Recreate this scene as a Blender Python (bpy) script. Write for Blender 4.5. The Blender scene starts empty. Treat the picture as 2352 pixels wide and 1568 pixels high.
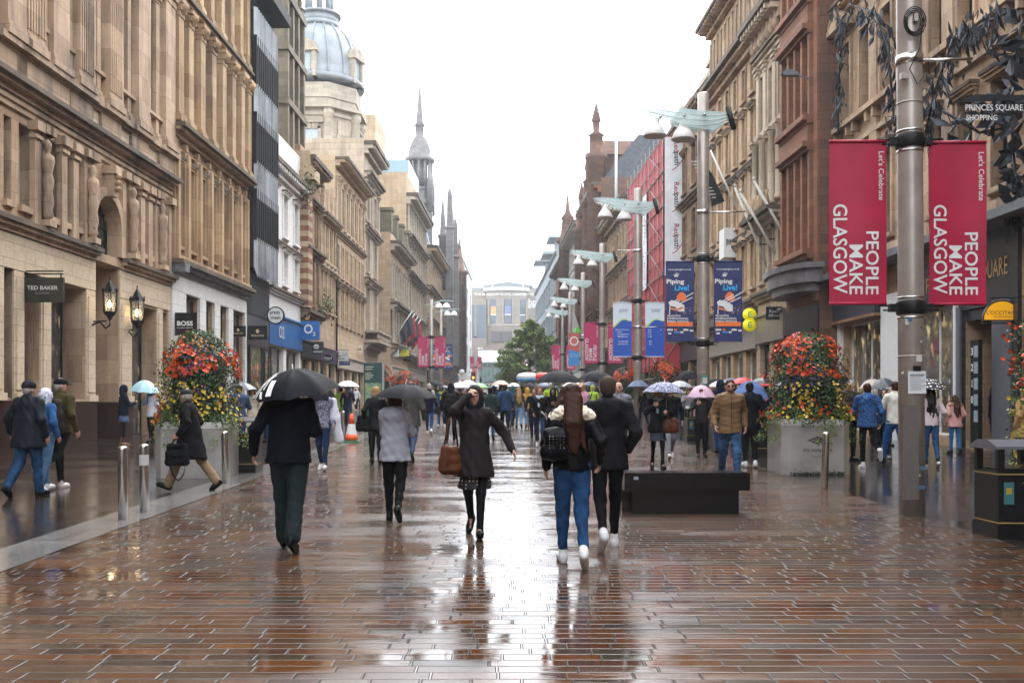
import bpy, math, random
import numpy as np
from mathutils import Vector, Matrix
R = math.radians
scene = bpy.context.scene
COL = scene.collection
rnd = random.Random(7)
# ---------------------------------------------------------------- camera
F = 2300.0                      # focal length in units of a 2352 px wide picture (35 mm lens)
HX, HY, CAMZ = 1165.0, 935.0, 1.65
cam = bpy.data.cameras.new('camera'); co = bpy.data.objects.new('camera', cam); COL.objects.link(co)
cam.sensor_width = 36.0; cam.lens = 36.0 * F / 2352.0
cam.shift_x = (1176 - HX) / 2352.0; cam.shift_y = (HY - 784) / 2352.0
cam.clip_start = 0.1; cam.clip_end = 3000
co.location = (0, 0, CAMZ); co.rotation_euler = (R(90), 0, 0)
scene.camera = co
# ---------------------------------------------------------------- world: rainy overcast sky
w = bpy.data.worlds.new('World'); scene.world = w; w.use_nodes = True
nt = w.node_tree; nt.nodes.clear()
sky = nt.nodes.new('ShaderNodeTexSky'); sky.sky_type = 'NISHITA'; sky.sun_disc = False
sky.sun_elevation = R(52); sky.sun_rotation = R(20); sky.dust_density = 4
b1 = nt.nodes.new('ShaderNodeBackground'); b1.inputs['Strength'].default_value = 0.05
nt.links.new(sky.outputs[0], b1.inputs[0])
b2 = nt.nodes.new('ShaderNodeBackground'); b2.inputs['Color'].default_value = (0.93, 0.97, 1.0, 1); b2.inputs['Strength'].default_value = 1.55
ad = nt.nodes.new('ShaderNodeAddShader'); ow = nt.nodes.new('ShaderNodeOutputWorld')
nt.links.new(b1.outputs[0], ad.inputs[0]); nt.links.new(b2.outputs[0], ad.inputs[1]); nt.links.new(ad.outputs[0], ow.inputs[0])
sl = bpy.data.lights.new('sun', 'SUN'); so = bpy.data.objects.new('sun', sl); COL.objects.link(so)
sl.energy = 0.9; sl.angle = R(30); sl.color = (1, 0.97, 0.92)
so.rotation_euler = (R(90 - 52), 0, R(180 - 20)); so.location = (0, 0, 60)
scene.view_settings.view_transform = 'Standard'; scene.view_settings.look = 'None'
scene.view_settings.exposure = 1.30; scene.view_settings.gamma = 1.0
scene.cycles.max_bounces = 6; scene.cycles.diffuse_bounces = 3; scene.cycles.glossy_bounces = 3
scene.cycles.transparent_max_bounces = 6; scene.cycles.transmission_bounces = 4
scene.cycles.volume_bounces = 0; scene.cycles.caustics_reflective = False; scene.cycles.caustics_refractive = False
# ---------------------------------------------------------------- measuring
GS = 0.01957
def gz(Y):
    if Y < 175: return GS * Y
    if Y < 300: return GS * 175 + (Y - 175) * 0.088
    return GS * 175 + 11.0
def ground_at(px, py):                    # picture point on the street -> world X, Y
    Y = F * CAMZ / (py - (HY - F * GS)); return (px - HX) / F * Y, Y
def zat(py, Y): return CAMZ + (HY - py) * Y / F
def xat(px, Y): return (px - HX) / F * Y
# ---------------------------------------------------------------- meshes
class MB:
    def __init__(s): s.v = []; s.f = []; s.m = []; s.sm = []
    def add(s, vs, fs, m=0, sm=False):
        o = len(s.v); s.v += [tuple(p) for p in vs]; s.f += [tuple(i + o for i in q) for q in fs]
        s.m += [m] * len(fs); s.sm += [sm] * len(fs); return s
    def box(s, x0, x1, y0, y1, z0, z1, m=0):
        if x0 > x1: x0, x1 = x1, x0
        if y0 > y1: y0, y1 = y1, y0
        if z0 > z1: z0, z1 = z1, z0
        return s.add([(x0,y0,z0),(x1,y0,z0),(x1,y1,z0),(x0,y1,z0),(x0,y0,z1),(x1,y0,z1),(x1,y1,z1),(x0,y1,z1)],
              [(0,3,2,1),(4,5,6,7),(0,1,5,4),(1,2,6,5),(2,3,7,6),(3,0,4,7)], m)
    def quad(s, a, b, c, d, m=0): return s.add([a, b, c, d], [(0,1,2,3)], m)
    def lathe(s, prof, cx=0, cy=0, n=16, m=0, sm=True, a0=0, cap=True):
        vs = []; fs = []
        for (r, z) in prof:
            for k in range(n):
                t = a0 + 2 * math.pi * k / n; vs.append((cx + r * math.cos(t), cy + r * math.sin(t), z))
        for i in range(len(prof) - 1):
            for k in range(n):
                k2 = (k + 1) % n; fs.append((i*n+k, i*n+k2, (i+1)*n+k2, (i+1)*n+k))
        if cap: fs.append(tuple(range(n-1, -1, -1))); fs.append(tuple((len(prof)-1)*n + k for k in range(n)))
        return s.add(vs, fs, m, sm)
    def tube(s, pts, r, n=8, m=0, sm=True):
        pts = [Vector(p) for p in pts]; vs = []; fs = []
        rs = r if isinstance(r, (list, tuple)) else [r] * len(pts)
        up = Vector((0, 0, 1))
        for i, p in enumerate(pts):
            d = (pts[min(i+1, len(pts)-1)] - pts[max(i-1, 0)])
            d = d.normalized() if d.length > 1e-9 else Vector((0, 0, 1))
            a = d.cross(up) if abs(d.z) < 0.95 else d.cross(Vector((1, 0, 0)))
            a.normalize(); b = d.cross(a)
            for k in range(n):
                t = 2 * math.pi * k / n; vs.append(p + (a * math.cos(t) + b * math.sin(t)) * rs[i])
        for i in range(len(pts) - 1):
            for k in range(n):
                k2 = (k + 1) % n; fs.append((i*n+k, (i+1)*n+k, (i+1)*n+k2, i*n+k2))
        fs.append(tuple(range(n))); fs.append(tuple((len(pts)-1)*n + k for k in range(n-1, -1, -1)))
        return s.add(vs, fs, m, sm)
    def prism(s, poly, ax, c0, c1, m=0):
        # poly 2D (a,b); ax 'x': poly=(y,z) extruded in x; 'y': (x,z); 'z': (x,y)
        def P(a, b, c): return {'x': (c, a, b), 'y': (a, c, b), 'z': (a, b, c)}[ax]
        n = len(poly); vs = [P(a, b, c0) for a, b in poly] + [P(a, b, c1) for a, b in poly]
        fs = [tuple(range(n-1, -1, -1)), tuple(range(n, 2*n))] + [(k, (k+1) % n, n + (k+1) % n, n + k) for k in range(n)]
        return s.add(vs, fs, m)
    def mesh(s, name, mats):
        me = bpy.data.meshes.new(name); me.from_pydata(s.v, [], s.f); me.validate(clean_customdata=False)
        mats = list(mats) if isinstance(mats, (list, tuple)) else [mats]
        if 9 in s.m: s.m = [len(mats) if q == 9 else q for q in s.m]; mats.append(sooty())
        for mt in mats: me.materials.append(mt)
        if len(me.polygons) == len(s.m):
            me.polygons.foreach_set('material_index', s.m); me.polygons.foreach_set('use_smooth', s.sm)
        me.update(); return me
    def obj(s, name, mats, parent=None, loc=None, rz=0):
        return link(name, s.mesh(name, mats), parent, loc, rz)
def link(name, me, parent=None, loc=None, rz=0):
    o = bpy.data.objects.new(name, me); COL.objects.link(o)
    if parent is not None: o.parent = parent
    if loc is not None: o.location = loc
    if rz: o.rotation_euler.z = rz
    return o
def tag(o, label=None, cat=None, group=None, kind=None):
    if label: o['label'] = label
    if cat: o['category'] = cat
    if group: o['group'] = group
    if kind: o['kind'] = kind
    return o
def thing(name, label, cat, loc=(0,0,0), rz=0, group=None):
    o = bpy.data.objects.new(name, None); COL.objects.link(o); o.location = loc; o.rotation_euler.z = rz
    o.empty_display_size = 0.3
    return tag(o, label, cat, group)
def copy_tree(o, parent=None):
    c = o.copy(); COL.objects.link(c); c.parent = parent
    for ch in list(o.children): copy_tree(ch, c)
    return c
# ---------------------------------------------------------------- materials
def newmat(name):
    m = bpy.data.materials.new(name); m.use_nodes = True
    return m, m.node_tree, m.node_tree.nodes['Principled BSDF']
def N(t, kind, **kw):
    n = t.nodes.new('ShaderNode' + kind)
    for k, v in kw.items():
        if k in n.inputs: n.inputs[k].default_value = v
        else: setattr(n, k, v)
    return n
def L(t, a, b): t.links.new(a, b)
def mixc(t, fac, a, b, mode='MIX'):
    n = t.nodes.new('ShaderNodeMix'); n.data_type = 'RGBA'; n.blend_type = mode
    for sock, v in ((n.inputs[0], fac), (n.inputs[6], a), (n.inputs[7], b)):
        if isinstance(v, bpy.types.NodeSocket): L(t, v, sock)
        elif sock.type == 'RGBA': sock.default_value = (*v[:3], 1)
        else: sock.default_value = v
    return n.outputs[2]
def math_(t, op, a, b=None, c=None):
    n = t.nodes.new('ShaderNodeMath'); n.operation = op
    for i, v in enumerate((a, b, c)):
        if v is None: continue
        if isinstance(v, bpy.types.NodeSocket): L(t, v, n.inputs[i])
        else: n.inputs[i].default_value = v
    return n.outputs[0]
_pm = {}
def pm(name, col, rough=0.6, metal=0.0, spec=0.5, var=0.12, scale=6.0, bump=0.0, bscale=40.0, emit=0.0, alpha=1.0, trans=0.0, coat=0.0):
    """plain procedural material with a little noise in its colour and relief"""
    if name in _pm: return _pm[name]
    m, t, b = newmat(name)
    tc = N(t, 'TexCoord')
    if var > 0:
        nz = N(t, 'TexNoise', Scale=scale, Detail=4.0); L(t, tc.outputs['Object'], nz.inputs['Vector'])
        rp = N(t, 'MapRange'); rp.inputs[1].default_value = 0.3; rp.inputs[2].default_value = 0.7
        rp.inputs[3].default_value = 1 - var; rp.inputs[4].default_value = 1 + var
        L(t, nz.outputs[0], rp.inputs[0])
        hs = N(t, 'HueSaturation'); hs.inputs['Color'].default_value = (*col, 1); L(t, rp.outputs[0], hs.inputs['Value'])
        L(t, hs.outputs[0], b.inputs['Base Color'])
    else: b.inputs['Base Color'].default_value = (*col, 1)
    b.inputs['Roughness'].default_value = rough; b.inputs['Metallic'].default_value = metal
    b.inputs['Specular IOR Level'].default_value = spec
    if coat: b.inputs['Coat Weight'].default_value = coat; b.inputs['Coat Roughness'].default_value = 0.1
    if bump > 0:
        n2 = N(t, 'TexNoise', Scale=bscale, Detail=5.0); L(t, tc.outputs['Object'], n2.inputs['Vector'])
        bp = N(t, 'Bump'); bp.inputs['Strength'].default_value = min(1, bump * 20); bp.inputs['Distance'].default_value = bump
        L(t, n2.outputs[0], bp.inputs['Height']); L(t, bp.outputs[0], b.inputs['Normal'])
    if emit > 0: b.inputs['Emission Color'].default_value = (*col, 1); b.inputs['Emission Strength'].default_value = emit
    if alpha < 1: b.inputs['Alpha'].default_value = alpha
    if trans > 0: b.inputs['Transmission Weight'].default_value = trans
    _pm[name] = m; return m
def stone(name, c1, c2, joint=None, bw=0.95, bh=0.38, grime=0.35, rough=0.75, grimecol=(0.07, 0.055, 0.045), bumpd=0.01):
    """coursed ashlar: block to block colour, joints, vertical rain streaks and patchy soot"""
    if name in _pm: return _pm[name]
    m, t, b = newmat(name)
    tc = N(t, 'TexCoord'); sp = N(t, 'SeparateXYZ'); L(t, tc.outputs['Object'], sp.inputs[0])
    cb = N(t, 'CombineXYZ'); L(t, math_(t, 'ADD', sp.outputs[0], sp.outputs[1]), cb.inputs[0]); L(t, sp.outputs[2], cb.inputs[1])
    br = N(t, 'TexBrick'); L(t, cb.outputs[0], br.inputs['Vector'])
    br.inputs['Scale'].default_value = 1; br.inputs['Brick Width'].default_value = bw; br.inputs['Row Height'].default_value = bh
    br.inputs['Mortar Size'].default_value = 0.008; br.inputs['Mortar Smooth'].default_value = 0.2; br.inputs['Bias'].default_value = 0.0
    br.inputs['Color1'].default_value = (*c1, 1); br.inputs['Color2'].default_value = (*c2, 1)
    j = joint or tuple(0.55 * (a + b_) / 2 for a, b_ in zip(c1, c2)); br.inputs['Mortar'].default_value = (*j, 1)
    # streaks
    mp = N(t, 'Mapping'); mp.inputs['Scale'].default_value = (1.3, 1.3, 0.16); L(t, tc.outputs['Object'], mp.inputs[0])
    n1 = N(t, 'TexNoise', Scale=1.6, Detail=7.0, Roughness=0.65); L(t, mp.outputs[0], n1.inputs['Vector'])
    n2 = N(t, 'TexNoise', Scale=0.35, Detail=5.0, Roughness=0.6); L(t, tc.outputs['Object'], n2.inputs['Vector'])
    n3 = N(t, 'TexNoise', Scale=9.0, Detail=6.0, Roughness=0.7); L(t, tc.outputs['Object'], n3.inputs['Vector'])
    g = math_(t, 'ADD', math_(t, 'MULTIPLY', n1.outputs[0], 0.6), math_(t, 'ADD', math_(t, 'MULTIPLY', n2.outputs[0], 0.5), math_(t, 'MULTIPLY', n3.outputs[0], 0.25)))
    mr = N(t, 'MapRange'); mr.interpolation_type = 'SMOOTHSTEP'
    mr.inputs[1].default_value = 0.58; mr.inputs[2].default_value = 0.92; mr.inputs[3].default_value = 0; mr.inputs[4].default_value = grime * 1.6
    L(t, g, mr.inputs[0])
    hs = N(t, 'HueSaturation'); hs.inputs['Saturation'].default_value = 1.04; L(t, br.outputs[0], hs.inputs['Color'])
    L(t, math_(t, 'ADD', math_(t, 'MULTIPLY', n3.outputs[0], 0.8), 0.42), hs.inputs['Value'])
    L(t, mixc(t, mr.outputs[0], hs.outputs[0], grimecol), b.inputs['Base Color'])
    b.inputs['Roughness'].default_value = rough; b.inputs['Specular IOR Level'].default_value = 0.35
    hgt = math_(t, 'ADD', math_(t, 'MULTIPLY', br.outputs['Fac'], -1.0), math_(t, 'MULTIPLY', n3.outputs[0], 0.5))
    bp = N(t, 'Bump'); bp.inputs['Distance'].default_value = bumpd; bp.inputs['Strength'].default_value = 0.7
    L(t, hgt, bp.inputs['Height']); L(t, bp.outputs[0], b.inputs['Normal'])
    _pm[name] = m; return m
def sooty(): return stone('sooty_stone', (0.10, 0.072, 0.052), (0.17, 0.12, 0.085), bw=1.3, bh=3, grime=0.6, grimecol=(.03, .03, .022))
def ripple_sheet():
    """one flat sheet split into the narrow setts of the carriageway, each with its own tone, tilt and wetness"""
    m, t, b = newmat('wet_setts')
    tc = N(t, 'TexCoord'); sp = N(t, 'SeparateXYZ'); L(t, tc.outputs['Object'], sp.inputs[0])
    x, y = sp.outputs[0], sp.outputs[1]
    PH, PW = 0.132, 0.37
    yr = math_(t, 'DIVIDE', y, PH); row = math_(t, 'FLOOR', yr); fy = math_(t, 'FRACT', yr)
    w1 = N(t, 'TexWhiteNoise'); w1.noise_dimensions = '1D'; L(t, row, w1.inputs['W'])
    # some rows carry longer setts
    pw = math_(t, 'ADD', math_(t, 'MULTIPLY', math_(t, 'FRACT', math_(t, 'MULTIPLY', w1.outputs[0], 7.3)), 0.22), PW - 0.11)
    xr = math_(t, 'ADD', math_(t, 'DIVIDE', x, pw), math_(t, 'MULTIPLY', w1.outputs[0], 19.0))
    cx = math_(t, 'FLOOR', xr); fx = math_(t, 'FRACT', xr)
    cv = N(t, 'CombineXYZ'); L(t, cx, cv.inputs[0]); L(t, row, cv.inputs[1])
    w2 = N(t, 'TexWhiteNoise'); w2.noise_dimensions = '2D'; L(t, cv.outputs[0], w2.inputs['Vector'])
    # joint masks in metres
    ex = math_(t, 'MULTIPLY', math_(t, 'MINIMUM', fx, math_(t, 'SUBTRACT', 1.0, fx)), pw)
    ey = math_(t, 'MULTIPLY', math_(t, 'MINIMUM', fy, math_(t, 'SUBTRACT', 1.0, fy)), PH)
    def ramp(v, a, c):
        r = N(t, 'MapRange'); r.interpolation_type = 'SMOOTHSTEP'; L(t, v, r.inputs[0])
        r.inputs[1].default_value = a; r.inputs[2].default_value = c; return r.outputs[0]
    jx = ramp(ex, 0.004, 0.011); jy = ramp(ey, 0.001, 0.009)
    face = math_(t, 'MULTIPLY', jx, jy)
    # colours
    cr = N(t, 'ValToRGB'); L(t, w2.outputs['Value'], cr.inputs[0]); e = cr.color_ramp
    e.elements[0].position = 0; e.elements[0].color = (0.036, 0.027, 0.024, 1)
    e.elements[1].position = 1; e.elements[1].color = (0.115, 0.082, 0.062, 1)
    for p, c in ((0.25, (0.095, 0.040, 0.021, 1)), (0.42, (0.055, 0.045, 0.034, 1)), (0.6, (0.135, 0.062, 0.031, 1)), (0.8, (0.08, 0.042, 0.030, 1))):
        q = e.elements.new(p); q.color = c
    nf = N(t, 'TexNoise', Scale=60.0, Detail=4.0, Roughness=0.7); L(t, tc.outputs['Object'], nf.inputs['Vector'])
    hs = N(t, 'HueSaturation'); hs.inputs['Saturation'].default_value = 1.12; L(t, cr.outputs[0], hs.inputs['Color']); L(t, math_(t, 'ADD', math_(t, 'MULTIPLY', nf.outputs[0], 0.7), 0.34), hs.inputs['Value'])
    col = mixc(t, jx, (0.06, 0.057, 0.055), mixc(t, jy, (0.05, 0.045, 0.042), hs.outputs[0])); L(t, col, b.inputs['Base Color'])
    # wetness: puddled films are mirror smooth, the rest is glossy stone with cross striations
    mp = N(t, 'Mapping'); mp.inputs['Scale'].default_value = (0.35, 1.4, 1); L(t, tc.outputs['Object'], mp.inputs[0])
    nw = N(t, 'TexNoise', Scale=1.1, Detail=6.0, Roughness=0.62); L(t, mp.outputs[0], nw.inputs['Vector'])
    wet0 = ramp(math_(t, 'ADD', nw.outputs[0], math_(t, 'MULTIPLY', math_(t, 'SUBTRACT', w2.outputs['Value'], 0.5), 0.10)), 0.38, 0.60)
    wet = math_(t, 'MAXIMUM', wet0, math_(t, 'SUBTRACT', 1.0, jx))
    L(t, math_(t, 'SUBTRACT', 0.24, math_(t, 'MULTIPLY', wet, 0.205)), b.inputs['Roughness'])
    b.inputs['IOR'].default_value = 1.45; b.inputs['Specular IOR Level'].default_value = 0.9
    # striations run along each sett
    m2 = N(t, 'Mapping'); m2.inputs['Scale'].default_value = (6, 75, 1); L(t, tc.outputs['Object'], m2.inputs[0])
    ns = N(t, 'TexNoise', Scale=1.0, Detail=4.0, Roughness=0.6); L(t, m2.outputs[0], ns.inputs['Vector'])
    hgt = math_(t, 'ADD', math_(t, 'MULTIPLY', face, 0.0040),
                math_(t, 'MULTIPLY', ns.outputs[0], math_(t, 'ADD', math_(t, 'MULTIPLY', wet, -0.0016), 0.0018)))
    bp = N(t, 'Bump'); bp.inputs['Distance'].default_value = 1.0; bp.inputs['Strength'].default_value = 1.0; L(t, hgt, bp.inputs['Height'])
    # every sett sits a touch out of level
    vm = N(t, 'VectorMath'); vm.operation = 'SUBTRACT'; L(t, w2.outputs['Color'], vm.inputs[0]); vm.inputs[1].default_value = (0.5, 0.5, 0.5)
    vs = N(t, 'VectorMath'); vs.operation = 'MULTIPLY'; L(t, vm.outputs[0], vs.inputs[0]); vs.inputs[1].default_value = (0.020, 0.012, 0)
    va = N(t, 'VectorMath'); va.operation = 'ADD'; L(t, bp.outputs[0], va.inputs[0]); L(t, vs.outputs[0], va.inputs[1])
    vn = N(t, 'VectorMath'); vn.operation = 'NORMALIZE'; L(t, va.outputs[0], vn.inputs[0]); L(t, vn.outputs[0], b.inputs['Normal'])
    return m
def slabs(name, c1, c2, pw, ph, rough=0.14, striae=0.0012, rot=0.0):
    m, t, b = newmat(name)
    tc = N(t, 'TexCoord'); mp = N(t, 'Mapping'); mp.inputs['Rotation'].default_value = (0, 0, rot); L(t, tc.outputs['Object'], mp.inputs[0])
    br = N(t, 'TexBrick'); L(t, mp.outputs[0], br.inputs['Vector']); br.inputs['Scale'].default_value = 1
    br.inputs['Brick Width'].default_value = pw; br.inputs['Row Height'].default_value = ph; br.inputs['Mortar Size'].default_value = 0.009
    br.inputs['Color1'].default_value = (*c1, 1); br.inputs['Color2'].default_value = (*c2, 1); br.inputs['Mortar'].default_value = (0.02, 0.02, 0.02, 1)
    nf = N(t, 'TexNoise', Scale=25.0, Detail=5.0); L(t, tc.outputs['Object'], nf.inputs['Vector'])
    hs = N(t, 'HueSaturation'); L(t, br.outputs[0], hs.inputs['Color']); L(t, math_(t, 'ADD', nf.outputs[0], 0.5), hs.inputs['Value']); L(t, hs.outputs[0], b.inputs['Base Color'])
    nw = N(t, 'TexNoise', Scale=0.9, Detail=5.0); L(t, tc.outputs['Object'], nw.inputs['Vector'])
    mr = N(t, 'MapRange'); L(t, nw.outputs[0], mr.inputs[0]); mr.inputs[1].default_value = 0.4; mr.inputs[2].default_value = 0.62
    mr.inputs[3].default_value = rough + 0.08; mr.inputs[4].default_value = max(0.04, rough - 0.07); L(t, mr.outputs[0], b.inputs['Roughness'])
    m2 = N(t, 'Mapping'); m2.inputs['Scale'].default_value = (7, 60, 1); L(t, tc.outputs['Object'], m2.inputs[0])
    ns = N(t, 'TexNoise', Scale=1.0, Detail=4.0); L(t, m2.outputs[0], ns.inputs['Vector'])
    hgt = math_(t, 'ADD', math_(t, 'MULTIPLY', br.outputs['Fac'], -0.006), math_(t, 'MULTIPLY', ns.outputs[0], striae))
    bp = N(t, 'Bump'); bp.inputs['Distance'].default_value = 1.0; L(t, hgt, bp.inputs['Height']); L(t, bp.outputs[0], b.inputs['Normal'])
    b.inputs['Specular IOR Level'].default_value = 0.7
    return m
# shared materials
MT = dict(
 black=pm('black_paint', (0.005, 0.005, 0.006), 0.4, spec=.25), blackm=pm('black_iron', (0.007, 0.007, 0.008), 0.45, 0.2, spec=.3),
 white=pm('white_paint', (0.68, 0.68, 0.67), 0.45, var=0.05), steel=pm('brushed_steel', (0.50, 0.48, 0.46), 0.27, 1.0, bump=0.0008, bscale=8),
 pole=pm('grey_pole_paint', (0.34, 0.295, 0.265), 0.33, 0.35, var=0.16, scale=3, bump=0.001, bscale=25),
 glass=pm('window_glass', (0.012, 0.014, 0.017), 0.04, spec=1.0, var=0.5, scale=0.7),
 glassb=pm('blind_glass', (0.30, 0.30, 0.28), 0.12, spec=0.9, var=0.3, scale=1.2),
 frame=pm('window_frame', (0.55, 0.54, 0.5), 0.5), dframe=pm('dark_frame', (0.008, 0.008, 0.009), 0.4, spec=.3),
 slate=stone('slate_roof', (0.075, 0.085, 0.10), (0.12, 0.13, 0.15), bw=0.3, bh=0.18, grime=0.2),
 lead=pm('lead_sheet', (0.36, 0.40, 0.45), 0.5, 0.2, var=0.2, scale=1.5),
 skin=pm('skin', (0.44, 0.245, 0.175), 0.5, var=0.06), skind=pm('dark_skin', (0.10, 0.05, 0.03), 0.5, var=0.06),
)
# ---------------------------------------------------------------- ground
def strip(name, xa0, xa1, xb0, xb1, Y0, Y1, dz, mat, mid=None):
    """sheet between x = xa at Y0 .. and xb at Y1, following the slope of the street"""
    ys = [Y0] + [y for y in (175, 187, 200, 225, 250, 275, 300) if Y0 < y < Y1] + [Y1]
    mb = MB()
    for a, c in zip(ys[:-1], ys[1:]):
        ta, tc_ = (a - Y0) / (Y1 - Y0), (c - Y0) / (Y1 - Y0)
        la, lc = xa0 + (xb0 - xa0) * ta, xa0 + (xb0 - xa0) * tc_
        ra, rc = xa1 + (xb1 - xa1) * ta, xa1 + (xb1 - xa1) * tc_
        mb.quad((la, a, gz(a)+dz), (ra, a, gz(a)+dz), (rc, c, gz(c)+dz), (lc, c, gz(c)+dz))
    return tag(mb.obj(name, mat), kind='structure')
strip('ground', -420, 420, -420, 420, -60, 900, -0.03, slabs('ground_asphalt', (0.05, 0.05, 0.05), (0.06, 0.06, 0.055), 9, 9))
strip('road', -4.5, 5.35, -4.9, 5.2, -12, 215, 0.0, ripple_sheet())
strip('kerb_strip', -5.15, -4.5, -5.5, -4.9, -12, 215, 0.004, slabs('kerb_granite', (0.11, 0.105, 0.10), (0.15, 0.145, 0.14), 0.65, 0.9, rough=0.14, rot=0))
strip('pavement', -13.9, -5.15, -9.6, -5.5, -12, 215, 0.0, slabs('dark_granite_slabs', (0.016, 0.012, 0.011), (0.034, 0.024, 0.020), 0.55, 0.30, rough=0.10, striae=0.0010))
strip('pavement', 5.35, 14.2, 5.2, 7.4, -12, 215, 0.0, slabs('dark_granite_paving', (0.016, 0.013, 0.012), (0.028, 0.023, 0.021), 0.6, 0.33, rough=0.10, striae=0.0009))
# ---------------------------------------------------------------- facades
LA, LB = -12.8 - 0.022 * 25.3, 0.022            # left frontage  X = LA + LB*Y
RA, RB = 12.6 + 0.028 * 27.5, -0.028            # right frontage X = RA + RB*Y
class Fac:
    """a building whose front stands on the frontage line; local s runs away from the camera, local -y faces the street"""
    def __init__(f, side, name, label, pxn=None, pxf=None, yn=None, yf=None, off=0.0, cat='building', group=None):
        f.side = side; f.a, f.b = (LA, LB) if side == 'L' else (RA, RB)
        f.off = off; sg = 1 if side == 'L' else -1; f.sg = sg
        f.a = f.a + sg * off                    # off > 0 stands further into the street
        f.n = math.sqrt(1 + f.b ** 2); f.y0 = 0.0
        f.y0 = yn if yn is not None else f.Y(pxn)
        yf = yf if yf is not None else f.Y(pxf)
        f.W = (yf - f.y0) * f.n
        ang = math.atan2(1, f.b) if side == 'L' else math.atan2(-1, -f.b)
        f.root = thing(name, label, cat, (f.a + f.b * f.y0, f.y0, 0), ang, group)
        f.g = gz(f.y0)
    def Y(f, px, out=0.0):
        k = (px - HX) / F; return (f.a + f.sg * out) / (k - f.b)
    def s(f, px, out=0.0): return (f.Y(px, out) - f.y0) * f.n
    def z(f, px, py, out=0.0): return zat(py, f.Y(px, out))
    def box(f, mb, s0, s1, z0, z1, out, back=0.0, m=0):
        """out metres proud of the wall, back metres into it"""
        mb.box(s0 * f.sg, s1 * f.sg, -out, back, z0, z1, m)
    def P(f, s, y, z): return (s * f.sg, y, z)
    def quad(f, mb, pts, m=0):
        q = [f.P(*p) for p in pts]
        if f.sg < 0: q = q[::-1]
        mb.quad(*q, m)
    def wall(f, mat, z1, holes, z0=None, reveal=0.35, D=12.0, s0=0.0, s1=None, name='wall', sidemat=None, revmat=None, y=0.0, top=True):
        """front with real openings; holes = (s0, s1, z0, z1[, reveal])"""
        s1 = f.W if s1 is None else s1; z0 = f.g - 0.6 if z0 is None else z0
        mb = MB(); hs = [(max(h[0], s0), min(h[1], s1), h[2], h[3], (h[4] if len(h) > 4 else reveal)) for h in holes if h[1] > s0 and h[0] < s1]
        ss = sorted(set([round(v, 4) for v in [s0, s1] + [h[0] for h in hs] + [h[1] for h in hs]]))
        zz = sorted(set([round(v, 4) for v in [z0, z1] + [h[2] for h in hs] + [h[3] for h in hs]]))
        for i in range(len(ss) - 1):
            run = None
            for j in range(len(zz) - 1):
                cs, cz = (ss[i] + ss[i+1]) / 2, (zz[j] + zz[j+1]) / 2
                solid = not any(h[0] < cs < h[1] and h[2] < cz < h[3] for h in hs)
                if solid and run is None: run = zz[j]
                if (not solid or j == len(zz) - 2) and run is not None:
                    e = zz[j+1] if solid else zz[j]
                    f.quad(mb, [(ss[i], y, run), (ss[i+1], y, run), (ss[i+1], y, e), (ss[i], y, e)]); run = None
        rm = 2 if revmat else 0
        for h in hs:
            a, b_, c, d, r = h; r = y + r
            f.quad(mb, [(a, y, c), (a, y, d), (a, r, d), (a, r, c)], rm); f.quad(mb, [(b_, y, d), (b_, y, c), (b_, r, c), (b_, r, d)], rm)
            f.quad(mb, [(a, y, d), (b_, y, d), (b_, r, d), (a, r, d)], rm); f.quad(mb, [(b_, y, c), (a, y, c), (a, r, c), (b_, r, c)], rm)
            f.quad(mb, [(a, r, c), (b_, r, c), (b_, r, d), (a, r, d)], rm)
        f.quad(mb, [(s0, y+D, z0), (s0, y, z0), (s0, y, z1), (s0, y+D, z1)], 1)
        f.quad(mb, [(s1, y, z0), (s1, y+D, z0), (s1, y+D, z1), (s1, y, z1)], 1)
        f.quad(mb, [(s1, y+D, z0), (s0, y+D, z0), (s0, y+D, z1), (s1, y+D, z1)], 1)
        if top: f.quad(mb, [(s0, y, z1), (s1, y, z1), (s1, y+D, z1), (s0, y+D, z1)], 1)
        mats = [mat, sidemat or mat] + ([revmat] if revmat else [])
        return mb.obj(name, mats, f.root)
    def window(f, s0, s1, z0, z1, y=0.30, style='sash', glass=None, name='window', fr=None, parent=None):
        wd, ht = s1 - s0, z1 - z0; fr = fr or MT['frame']; glass = glass or MT['glass']
        key = (round(wd, 2), round(ht, 2), style, glass.name, fr.name, f.sg)
        if key not in _wm:
            mb = MB(); t = 0.06; e = f.sg
            X = lambda a: a * e
            mb.box(X(0), X(t), -0.05, 0.03, 0, ht); mb.box(X(wd-t), X(wd), -0.05, 0.03, 0, ht)
            mb.box(X(t), X(wd-t), -0.05, 0.03, 0, t); mb.box(X(t), X(wd-t), -0.05, 0.03, ht-t, ht)
            if style == 'sash': mb.box(X(t), X(wd-t), -0.035, 0.03, ht*0.5-0.03, ht*0.5+0.03)
            if style in ('cross', 'grid'):
                mb.box(X(wd/2-0.03), X(wd/2+0.03), -0.035, 0.03, t, ht-t)
                for k in ((0.62,) if style == 'cross' else (0.25, 0.5, 0.75)): mb.box(X(t), X(wd-t), -0.032, 0.03, ht*k-0.025, ht*k+0.025)
            if style == 'mull':
                k = max(1, round(wd / 1.6))
                for i in range(1, k): mb.box(X(wd*i/k-0.03), X(wd*i/k+0.03), -0.035, 0.03, t, ht-t)
            p = MB().quad(*(lambda q: q if e > 0 else q[::-1])([(0.01*e, 0, 0.01), ((wd-0.01)*e, 0, 0.01), ((wd-0.01)*e, 0, ht-0.01), (0.01*e, 0, ht-0.01)]))
            _wm[key] = (mb.mesh('window_frame', fr), p.mesh('pane', glass))
        a, b_ = _wm[key]
        o = link(name, a, parent or f.root, (s0 * f.sg, y, z0)); link('pane', b_, o)
        return o
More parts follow.
